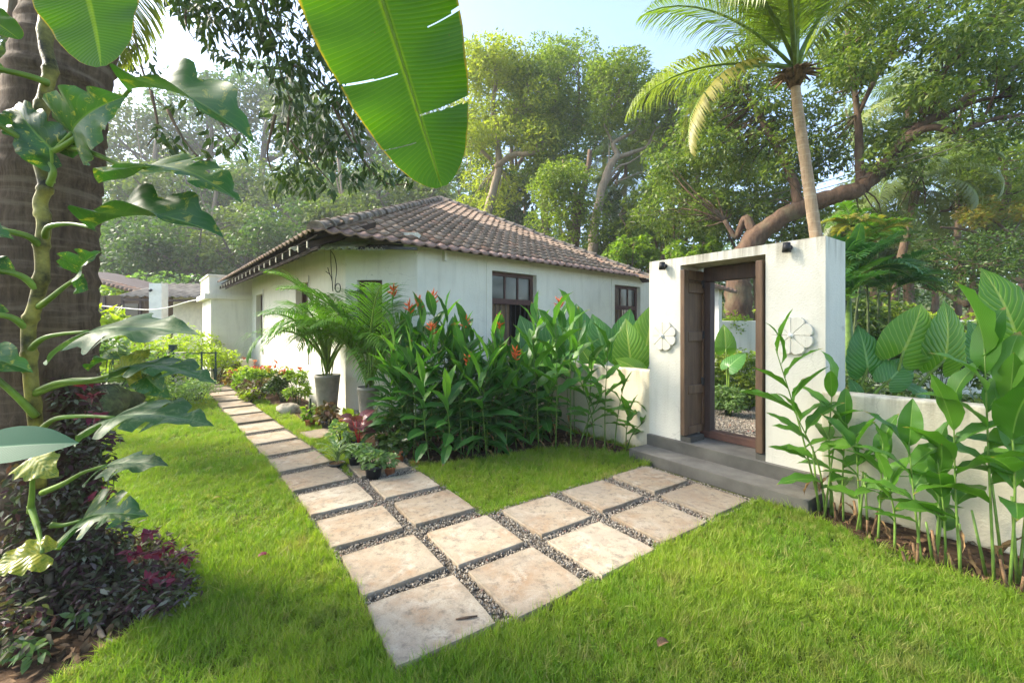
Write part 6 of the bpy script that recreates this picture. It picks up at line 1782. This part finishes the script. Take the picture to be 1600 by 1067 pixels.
# ---- trees behind the house
CG = 'tall trees behind the house'
r = random.Random(77)
def px_clumps(spec, r):
    "clumps spread over photo boxes: (px0,py0,px1,py1, depth0, depth1, n, radius)"
    o = []
    for x0, y0, x1, y1, d0, d1, n, q in spec:
        for i in range(n):
            d = r.uniform(d0, d1)
            o.append((P(r.uniform(x0, x1), r.uniform(y0, y1), d), q * r.uniform(.7, 1.3)))
    return o
tree('tall_tree', 'pale yellow green tree with bare twisted limb, right of the banana blade', (-.8, 24, 2), [
    ([P(765, 420, 24), P(762, 330, 24), P(780, 260, 24), P(770, 180, 24), P(778, 100, 24)], .34, .08), ([P(775, 262, 24), P(800, 243, 23.6), P(830, 240, 23), P(851, 232, 23)], .20, .08),
    ([P(770, 200, 24), P(810, 170, 24.5), P(835, 120, 24)], .14, .05), ([P(768, 250, 24), P(735, 215, 24), P(725, 160, 24)], .12, .05)],
    px_clumps([(725, 75, 800, 130, 22, 26, 16, 1.0), (720, 120, 850, 230, 22, 26.5, 40, 1.05), (770, 85, 830, 120, 23, 25, 6, .8), (725, 235, 800, 330, 24, 27, 14, 1.0)], r), 23000, .235, M['t_yel'], M['bark_pale'], CG, seed=31)
tree('tall_tree', 'bright green rounded tree in the middle of the skyline', (2.2, 25, 1.5), [
    ([P(855, 400, 25), P(850, 300, 25), P(862, 220, 25), P(870, 130, 25)], .26, .07), ([P(857, 240, 25), P(900, 180, 25), P(905, 120, 24)], .13, .05), ([P(855, 270, 25), P(820, 200, 25), P(815, 140, 25)], .12, .05)],
    px_clumps([(840, 68, 915, 120, 23, 27, 18, 1.0), (810, 110, 930, 210, 23, 27, 42, 1.1), (820, 200, 900, 290, 23, 26, 22, 1.0)], r), 23000, .23, M['t_mid'], M['bark_brown'], CG, seed=32)
tree('tall_tree', 'tree with sinuous bare branches in front of the sky gap', (4.9, 22, 1), [
    ([P(925, 420, 22), P(928, 360, 22), P(940, 300, 22), P(952, 262, 22), P(966, 243, 22)], .30, .17),
    ([P(966, 243, 22), P(958, 226, 22), P(975, 214, 22), P(992, 206, 22), P(1000, 190, 22), P(985, 178, 22)], .14, .05), ([P(966, 245, 22), P(990, 238, 22), P(1012, 228, 22), P(1022, 205, 22), P(1042, 193, 22)], .13, .04),
    ([P(945, 290, 22), P(965, 262, 22), P(982, 255, 22), P(1005, 240, 22)], .09, .03), ([P(940, 310, 22), P(950, 270, 22), P(952, 225, 22)], .06, .03), ([P(960, 285, 22), P(975, 280, 22), P(1005, 268, 22)], .06, .02),
    ([P(958, 226, 22), P(945, 190, 22), P(965, 160, 22), P(990, 155, 22)], .08, .03)],
    px_clumps([(925, 95, 1010, 150, 20.5, 24, 26, .85), (930, 150, 1050, 205, 21, 24, 26, .75), (1005, 120, 1060, 165, 21, 23, 8, .7), (960, 205, 1060, 235, 22, 24, 6, .5)], r), 17000, .20, M['t_mid'], M['bark_pale'], CG, seed=33)
tree('creeper_tree', 'trunk wrapped in bright green creepers behind the right roof slope', (3.5, 19, .4), [([P(897, 420, 19), P(900, 370, 19), P(905, 320, 19), P(918, 270, 19), P(922, 235, 19)], .24, .10), ([P(905, 330, 19), P(882, 280, 19), P(880, 250, 19)], .10, .05)],
     px_clumps([(835, 260, 900, 350, 18, 20, 26, .65), (870, 270, 935, 385, 17.8, 19.6, 28, .6)], r), 9500, .17, M['t_mid'], M['bark_brown'], None, seed=34, twigs=True)
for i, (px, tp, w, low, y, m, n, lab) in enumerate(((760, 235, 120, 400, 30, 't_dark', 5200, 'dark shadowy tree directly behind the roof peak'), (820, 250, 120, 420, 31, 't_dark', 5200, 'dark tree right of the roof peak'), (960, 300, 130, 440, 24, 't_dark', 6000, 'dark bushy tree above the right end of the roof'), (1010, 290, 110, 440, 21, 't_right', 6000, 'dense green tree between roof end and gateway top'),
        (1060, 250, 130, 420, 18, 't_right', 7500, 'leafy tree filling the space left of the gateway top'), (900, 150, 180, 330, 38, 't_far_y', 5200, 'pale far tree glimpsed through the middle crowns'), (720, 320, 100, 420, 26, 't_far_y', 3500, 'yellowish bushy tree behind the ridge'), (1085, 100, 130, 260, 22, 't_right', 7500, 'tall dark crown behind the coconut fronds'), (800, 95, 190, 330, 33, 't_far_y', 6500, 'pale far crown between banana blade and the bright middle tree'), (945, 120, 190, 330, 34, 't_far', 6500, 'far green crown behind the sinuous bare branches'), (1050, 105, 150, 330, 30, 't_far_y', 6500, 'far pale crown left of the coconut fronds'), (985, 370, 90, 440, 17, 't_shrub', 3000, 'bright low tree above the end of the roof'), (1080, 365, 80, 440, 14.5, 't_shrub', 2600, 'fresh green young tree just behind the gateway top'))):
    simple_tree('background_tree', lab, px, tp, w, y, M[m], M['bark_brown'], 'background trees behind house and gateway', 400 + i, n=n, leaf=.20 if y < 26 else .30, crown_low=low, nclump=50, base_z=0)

# ---- great spreading tree on the right
LM = [
    ([P(1157, 560, 12.6), P(1156, 500, 12.6), P(1153, 450, 12.6), P(1160, 405, 12.5), P(1182, 368, 12.4)], .40, .30),
    ([P(1175, 375, 12.4), P(1215, 345, 12.2), P(1260, 322, 12), P(1300, 308, 11.8), P(1345, 294, 11.6)], .27, .21),
    ([P(1345, 294, 11.6), P(1375, 262, 11.5), P(1408, 228, 11.4), P(1440, 195, 11.3), P(1475, 178, 11.2), P(1530, 140, 11), P(1600, 96, 10.8)], .20, .07),
    ([P(1345, 294, 11.6), P(1342, 240, 11.7), P(1340, 180, 11.8), P(1330, 110, 11.9), P(1322, 30, 12)], .13, .05),
    ([P(1180, 370, 12.4), P(1165, 340, 12.6), P(1150, 370, 12.8), P(1132, 345, 13)], .15, .06),
    ([P(1250, 325, 12), P(1235, 270, 12.4), P(1205, 215, 12.6), P(1178, 165, 12.8), P(1150, 120, 13)], .15, .05),
    ([P(1408, 228, 11.4), P(1450, 200, 11), P(1500, 205, 10.6), P(1560, 185, 10.4), P(1640, 178, 10.2)], .11, .04),
    ([P(1440, 195, 11.3), P(1450, 140, 11.4), P(1500, 90, 11.3), P(1560, 40, 11.2)], .09, .04),
    ([P(1475, 178, 11.2), P(1540, 155, 10.8), P(1600, 150, 10.6)], .07, .03),
    ([P(1340, 180, 11.8), P(1380, 100, 11.6), P(1420, 30, 11.5)], .07, .03),
    ([P(1360, 290, 11.6), P(1400, 262, 11.9), P(1440, 272, 12)], .08, .03)]
r = random.Random(91)
tree('spreading_tree', 'great spreading tree with thick reddish limb arching over the gateway', (7.0, 12.6, 0), LM,
     px_clumps([(1400, -60, 1620, 60, 9.5, 12.5, 34, .62), (1300, -40, 1420, 130, 10.5, 13, 30, .60), (1430, 60, 1620, 175, 9.5, 12, 40, .58), (1200, 150, 1330, 290, 11.5, 13.5, 30, .6), (1350, 200, 1440, 285, 11, 12.6, 18, .5), (1480, 190, 1620, 225, 10, 11.5, 8, .45),
                (1080, 40, 1200, 250, 12, 14.5, 34, .7), (1010, 200, 1170, 360, 13, 15.5, 40, .75), (1260, 40, 1330, 180, 11.5, 13, 10, .55), (1340, 330, 1440, 370, 12, 13, 8, .5), (1180, 300, 1280, 390, 13, 14.5, 14, .55)], r), 60000, .16, M['t_right'], M['bark_red'], None, seed=51, droop=.45, aspect=.36, flat=.6)
tree('leafy_tree', 'sunlit tree at the right edge below the great limb', (13.2, 15, 0), [([P(1560, 480, 15), P(1555, 380, 15), P(1575, 300, 15), P(1560, 230, 15)], .22, .06), ([P(1556, 370, 15), P(1510, 330, 15), P(1470, 330, 15)], .10, .04), ([P(1556, 390, 15), P(1600, 340, 15), P(1650, 330, 15)], .10, .04), ([P(1556, 400, 15), P(1500, 372, 14.6), P(1440, 378, 14.4)], .07, .03)],
     px_clumps([(1480, 215, 1640, 300, 14, 17, 34, .65), (1500, 290, 1640, 350, 14, 16, 16, .6)], r), 12500, .17, M['t_mid'], M['bark_brown'], None, seed=52)
tree('leafy_tree', 'low tree with orange tinted foliage at the right edge', (12.5, 13.6, 0), [([P(1620, 480, 13.6), P(1600, 390, 13.6), P(1560, 350, 13.6)], .12, .04), ([P(1600, 392, 13.6), P(1520, 362, 13.4), P(1470, 355, 13.3)], .07, .03)],
     px_clumps([(1500, 315, 1620, 352, 13, 14, 10, .45)], r), 2000, .16, M['t_orange'], M['bark_brown'], None, seed=53)
for i, (px, tp, w, low, y, m, n, leaf, lab) in enumerate(((1520, 372, 200, 490, 10.8, 't_dark', 9000, .085, 'large rounded dark shrub behind the far white wall'), (1370, 330, 130, 460, 19, 't_far_y', 4500, .2, 'hazy tree behind the leaning palms'), (1460, 300, 150, 440, 22, 't_far_y', 4500, .24, 'pale distant tree right of the leaning palms'), (1280, 300, 150, 440, 20, 't_right', 6000, .22, 'tree mass behind the coconut trunk'), (1600, 260, 160, 430, 24, 't_far_y', 4500, .25, 'pale distant tree at the right edge'), (1180, 230, 170, 420, 21, 't_dark', 7000, .22, 'shadowed tree behind the great limb'), (1420, 100, 200, 330, 24, 't_far_y', 5200, .26, 'tall pale far tree through the gap under the great limb'))):
    simple_tree('background_tree', lab, px, tp, w, y, M[m], M['bark_brown'], 'background trees at right', 450 + i, n=n, leaf=leaf, crown_low=low, nclump=55, base_z=0)

# ---- palms
def palm(label, trunk, r0, r1, me_list, tips, bm, group=None, name='coconut_palm', yb=None, husk=True):
    t = thing(name, label, 'palm tree', Vector((trunk[0].x, trunk[0].y, 0)), group)
    sp = spline(trunk, 70); rr = []
    for i, p in enumerate(sp):
        ph = (p.z * 7.5) % 1.0; rr.append(lerp(r0, r1, i / 70) * (1 + .07 * (1 - ph) ** 2))
    mb = MB(); mb.tube(sp, rr, 16); mb.build('trunk', bm, t)
    c = sp[-1]
    for i, q in enumerate(tips):
        k = q[2] if len(q) > 2 else i % len(me_list)
        put_leaf('frond', me_list[k], t, c + Vector((0, 0, .05 + .3 * rnd.random())), q[0], q[1] if len(q) > 1 and q[1] else UP)
    if husk:
        mb = MB()
        for k in range(16):
            a = k * 2.4; d = Vector((math.cos(a), math.sin(a), 0))
            mb.tube([c - UP * .1 + d * r1 * .8, c + d * (r1 + .10) + UP * .18, c + d * (r1 + .34) + UP * .10], [.03, .045, .01], 6)
        mb.build('husk', M['dry'], t)
    return t
CY = [frond_mesh('old_coconut_frond', M['coco_yel'], M['petiole'], L=3.3, nl=60, ll=.7, lw=.016, bend=1.9, a0=.7, droop=.8, start=.2, seed=70, vee=.1, swept=.7)]
set_tip(CY[0], 3.3, 1.9, .7)
yp = 7.7
trunk = [Vector((5.95, yp + .15, 0)), P(1284, 430, yp), P(1272, 350, yp), P(1258, 250, yp), P(1246, 165, yp), P(1242, 128, yp)]
tips = []
for (px, py, y, k) in ((985, 172, 8.0, 0), (1010, 20, 7.2, 0), (1075, -80, 8.6, 2), (1190, -260, 7.0, 2), (1330, -250, 8.2, 2), (1450, -60, 8.6, 0), (1440, -30, 6.9, 1), (1110, -40, 5.6, 0), (1310, -40, 10.2, 1), (1150, -60, 10.4, 0), (1260, -160, 5.4, 0), (1040, -170, 7.4, 0), (1215, -30, 4.9, 1)):
    tips.append((P(px, py, y), None, k))
tips.append((P(1078, 238, 7.3), None, 3))
palm('coconut palm with pale ringed trunk rising behind the gateway', trunk, .110, .074, CF + CY, tips, M['coco_bark'])
PF = [frond_mesh('far_palm_frond', M['coco_far'], M['petiole'], L=2.6, nl=44, ll=.75, lw=.018, bend=b, a0=a, droop=.7, start=.14, seed=80 + i, vee=.1, swept=.5) for i, (b, a) in enumerate(((2.2, .9), (2.6, 1.1)))]
for me, (b, a) in zip(PF, ((2.2, .9), (2.6, 1.1))): set_tip(me, 2.6, b, a)
def round_tips(c, L, n, r, low=-1.0, hi=.9):
    o = []
    for k in range(n):
        a = k * 2.4 + r.uniform(-.3, .3); z = lerp(low, hi, (k + .5) / n); q = math.sqrt(max(.1, 1.15 - z * z * .8))
        o.append((c + Vector((math.cos(a) * q, math.sin(a) * q, z)) * L * r.uniform(.8, 1.05),))
    return o
r = random.Random(15)
for i, (bx, tx, ty, y, L, lab) in enumerate(((1382, 1432, 300, 15, 2.1, 'palm leaning right with drooping fronds, behind the far wall'), (1372, 1372, 342, 16.5, 2.0, 'shorter upright palm left of the leaning one'), (1500, 1500, 270, 20, 2.6, 'distant palm at right among pale trees'), (978, 978, 255, 27, 2.6, 'small distant palm in the sky gap above the roof end'), (1425, 1420, 165, 17, 1.8, 'palm with bright upright fronds in the gap above the great limb'), (965, 962, 330, 24, 2.2, 'palm crown above the right end of the roof'))):
    b = P(bx, 440, y); b.z = 0; tp = P(tx, ty, y)
    palm(lab, [b, b.lerp(tp, .5) + Vector((-.15, 0, 0)), tp], .15, .11, PF, round_tips(tp, L, 15, r), M['bark_brown'], 'distant palms', 'distant_palm', husk=False)
# garden plants behind the gateway and along the far wall
FERN = [frond_mesh('fern_frond', M['areca'], M['petiole'], L=.8, nl=16, ll=.26, lw=.022, bend=1.2, a0=.9, droop=.4, start=.1, seed=90), frond_mesh('dark_palm_frond', leafmat('dark_palm_leaf', (.03, .10, .03), (.05, .14, .035)), M['petiole'], L=1.2, nl=24, ll=.42, lw=.02, bend=1.3, a0=1.0, droop=.3, start=.15, seed=91), frond_mesh('yellow_fern_frond', M['coco_yel'], M['petiole'], L=.8, nl=16, ll=.26, lw=.022, bend=1.2, a0=.9, droop=.4, start=.1, seed=92)]
def rosette_plant(label, c, me_i, n, s, seed, name='fern_plant', group=None, el=(.2, 1.2)):
    r = random.Random(seed); c = Vector(c); t = thing(name, label, 'plant', Vector((c.x, c.y, 0)), group)
    mb = MB(); mb.tube(spline([Vector((c.x, c.y, 0)), Vector((c.x + r.uniform(-.2, .2), c.y, c.z * .5)), c], 8), [.03, .03, .028, .026, .024, .022, .02, .02, .018], 6); mb.build('stem', M['stem_dark'], t)
    for k in range(n):
        a = k * 2.4
        link('frond', FERN[me_i[k % len(me_i)]], t, Matrix.Translation(c - Vector((c.x, c.y, 0))) @ Matrix.Rotation(a, 4, 'Z') @ Matrix.Rotation(r.uniform(-.6, .25), 4, 'X') @ Matrix.Scale(s * r.uniform(.8, 1.15), 4))
    return t
FG = 'feathery plants behind the gateway'
for i, (px, py, y, mi, s, lab) in enumerate(((1330, 352, 8.6, (0, 2), .75, 'yellow and green feathery climber on a trunk behind the gateway'), (1352, 385, 8.3, (0, 0, 2), .7, 'green feathery plant just right of the gateway top'), (1372, 365, 9.0, (0, 2, 0), .7, 'feathery plant with orange fronds behind the gateway'), (1345, 430, 7.4, (1,), .85, 'dark feathery palm beside the right side of the gateway'), (1390, 455, 7.8, (1,), .8, 'dark feathery palm further right behind the elephant ears'), (1322, 470, 6.9, (1, 0), .55, 'spiky leaved plant close to the gateway side'))):
    rosette_plant(lab, P(px, py, y), mi, 15, s, 500 + i, group=FG)
t = thing('banana_clump', 'young banana plant with one long pale blade right of the gateway', 'plant', Vector((P(1330, 430, 7.2).x, 7.2, 0)))
mb = MB(); mb.tube([Vector((P(1330, 430, 7.2).x, 7.2, 0)), P(1322, 445, 7.2)], [.09, .06], 10); mb.build('stem', M['stem_green'], t)
put_leaf('leaf', BL2, t, P(1318, 440, 7.0), P(1400, 398, 6.7), Vector((-.2, -.4, 1)), .5); put_leaf('leaf', BL2, t, P(1318, 445, 7.2), P(1345, 350, 7.4), Vector((-.5, -.8, .1)), .5); put_leaf('leaf', BL2, t, P(1330, 440, 7.2), P(1300, 370, 7.6), Vector((.2, -.8, .3)), .5)
WG = 'plants growing along the top of the far wall'
for i, (px, py, y, m, lab) in enumerate(((1340, 478, 10.4, 't_shrub', 'leafy plant on the far wall, nearest the gateway, with orange flowers'), (1400, 480, 10.2, 't_shrub_pale', 'leafy plant on the far wall with orange blooms, second from the gateway'), (1455, 482, 10.0, 't_shrub', 'leafy plant on the far wall with yellow blooms'), (1520, 484, 9.8, 't_shrub', 'leafy plant on the far wall behind the elephant ears'), (1590, 484, 9.6, 't_shrub_pale', 'leafy plant on the far wall at the right edge'), (1126, 486, 10.9, 't_shrub', 'leafy creeper on the far wall seen through the gate, left'), (1160, 488, 10.8, 't_shrub', 'leafy creeper on the far wall seen through the gate, right'))):
    p = P(px, 500, y + .35); shrub(lab, (p.x, y + .35, 1.2), .55, p.z + .26 - 1.2, m, 700, .11, 520 + i, fine=True, aspect=.5, group=WG, cat='plant', kind='wall_plant', parts2=[('t_orange' if i in (0, 1) else 't_lime', 40 if i < 3 else 8, .12, .8)])
for i, (px, y, rx, h, m, lab) in enumerate(((1130, 9.4, .55, .95, 't_shrub', 'yellow green bush framed by the open gate, left'), (1160, 9.0, .5, .8, 't_mid', 'fine leaved bush framed by the open gate, right'), (1190, 9.8, .6, 1.1, 't_shrub_pale', 'bush hidden mostly by the right door leaf'), (1145, 8.8, .4, .5, 't_dark', 'low fern like plant at the yard edge'), (1124, 9.3, .5, 1.45, 't_mid', 'tall bush filling the left of the open gate'), (1152, 9.7, .55, 1.5, 't_shrub', 'tall sunlit bush in the middle of the open gate'), (1138, 8.0, .36, .62, 't_shrub_pale', 'low bush around the stem of the plant inside the gate'), (1330, 6.2, .4, 1.3, 't_dark', 'dark plant at the foot of the gateway side'), (1370, 6.5, .6, 1.25, 't_mango', 'dark shrub behind the right wall near the gateway'), (1450, 6.0, .7, 1.2, 't_mango', 'dark shrub behind the right wall, middle'), (1540, 5.6, .7, 1.2, 't_mango', 'dark shrub behind the right wall near the frame edge'), (1335, 9.2, .8, 2.9, 't_dark', 'tall dark shrub under the feathery plants beside the gateway'), (1400, 9.6, .9, 2.7, 't_right', 'tall leafy shrub in front of the leaning palms'), (1465, 9.4, .8, 2.3, 't_dark', 'tall dark shrub right of the leaning palms, before the wall'))):
    p = P(px, 500, y); shrub(lab, (p.x, y, 0), rx, h, m, 900 if h < 2 else 2600, .10 if h < 2 else .16, 540 + i, fine=True, aspect=.4, group='shrubs in the yard behind gateway and wall', cat='shrub')

# ---- dark mango tree: trunk left of the frame, branches hanging over the lawn
r = random.Random(63)
mbp = Vector((-8.6, 6.6, 0))
twl = []
def tw(y, *pp): return [P(a, b, y) for a, b in pp]
LIMB = [([mbp, mbp + Vector((.2, -.1, 2.5)), mbp + Vector((1.0, -.2, 4.6)), P(300, -150, 6.2), P(480, -160, 5.9), P(640, -120, 5.6)], .30, .06),
        ([mbp + Vector((.5, 0, 3.5)), P(60, -120, 6.5), P(200, -80, 6.2)], .14, .05), ([mbp + Vector((.2, 0, 3)), P(-60, 60, 7), P(20, 150, 7)], .12, .04)]
TW = [tw(5.8, (395, -60), (420, 40), (435, 100), (455, 160), (475, 215)), tw(5.7, (432, 90), (490, 120), (530, 165), (556, 220), (578, 268)), tw(5.8, (455, 155), (452, 215), (490, 255), (522, 292)),
      tw(5.9, (480, -80), (500, 20), (500, 90), (520, 130)), tw(5.8, (520, 165), (560, 240), (600, 285), (642, 288)), tw(6.0, (310, -60), (325, 20), (360, 62), (382, 102)), tw(6.0, (300, -40), (290, 30), (305, 66)), tw(6.0, (345, -60), (400, 0), (470, 40)),
      tw(5.6, (192, -60), (213, 70), (235, 142), (262, 172)), tw(5.6, (212, 70), (190, 105), (178, 120)), tw(5.6, (236, 142), (246, 200), (230, 228)), tw(5.5, (262, 172), (285, 215), (315, 250), (330, 246)), tw(5.5, (330, 130), (345, 190), (378, 238)), tw(5.8, (430, 180), (418, 235), (425, 270))]
CLP = []
for (x0, y0, x1, y1, n, q) in ((380, -60, 520, 60, 26, .24), (405, 50, 520, 120, 19, .22), (420, 110, 545, 190, 17, .2), (480, 160, 570, 260, 16, .2), (415, 190, 520, 300, 22, .2), (540, 220, 600, 290, 8, .16), (600, 275, 650, 292, 5, .13), (275, -50, 390, 30, 22, .22), (285, 20, 385, 95, 12, .17),
                               (180, 80, 250, 130, 7, .13), (215, 170, 330, 250, 11, .13), (345, 200, 385, 250, 5, .12), (-40, 60, 50, 470, 60, .35), (-160, -200, 500, -60, 16, .4)):
    for i in range(n):
        CLP.append((P(r.uniform(x0, x1), r.uniform(y0, y1), r.uniform(5.3, 6.4)), q * r.uniform(.8, 1.2)))
t = tree('mango_tree', 'dark leaved mango tree whose twigs hang into the upper left', mbp, LIMB + [(p, .022, .006) for p in TW], CLP, 7400, .175, M['t_mango'], M['bark_brown'], None, seed=61, twigs=False, fine=True, aspect=.30, droop=.9, flat=.9, shell=.3)

# ---- wires, far backdrop wood
for i, (dy, lab) in enumerate(((0, 'upper of two thin wires crossing in front of the great tree'), (9, 'lower of two thin wires crossing in front of the great tree'))):
    a, b = P(985, 338 + dy, 16), P(1700, 140 + dy * 1.4, 9); mb = MB()
    mb.tube([a.lerp(b, q) - UP * .55 * 4 * q * (1 - q) for q in np.linspace(0, 1, 20)], .011, 5); tag(mb.build('overhead_wire', M['grey_sheet'], None, a), lab, 'wire', 'overhead wires')
r = random.Random(5); cs = []
for i in range(900):
    a = r.uniform(-70, 75); y = r.uniform(72, 95); cs.append((a, y, float(hill(np.array(a), np.array(y))) + r.uniform(0, 9)))
tag(cloud_obj('far_wood', cs, 3.2, 26, 1.2, M['t_far'], None, rs=np.random.RandomState(8), aspect=.6), 'far wood closing the view behind the nearer trees', 'wood', kind='stuff')
r = random.Random(6); cs = []
for i in range(900):
    a = r.uniform(-10, 48); y = r.uniform(27, 38); cs.append((a, y, r.uniform(.3, 9.0)))
tag(cloud_obj('undergrowth', cs, 1.5, 40, .42, M['t_far'], None, rs=np.random.RandomState(9), aspect=.5), 'leafy undergrowth behind the house and far wall', 'undergrowth', kind='stuff')
r = random.Random(7); cs = []
for i in range(420):
    a = r.uniform(-48, -8); y = r.uniform(27, 60); cs.append((a, y, float(hill(np.array(a), np.array(y))) + r.uniform(.2, 2.6)))
tag(cloud_obj('hillside_scrub', cs, 1.7, 34, .5, M['t_far'], None, rs=np.random.RandomState(10), aspect=.5), 'green scrub covering the hazy hillside', 'scrub', kind='stuff')

# ================================================================== AIR
m = D.materials.new('haze_air'); m.use_nodes = True
nt = m.node_tree; nt.nodes.remove(nt.nodes['Principled BSDF'])
pv = nt.nodes.new('ShaderNodeVolumePrincipled'); pv.inputs['Color'].default_value = (.93, .96, 1.0, 1); pv.inputs['Density'].default_value = .0014; pv.inputs['Anisotropy'].default_value = .1
nt.links.new(pv.outputs[0], nt.nodes['Material Output'].inputs['Volume'])
mb = MB(); mb.box((-140, -40, -1.0), (280, 0, 0), (0, 240, 0), (0, 0, 50))
tag(mb.build('haze', m), 'thin morning haze over the garden and hillside', 'haze', kind='stuff')
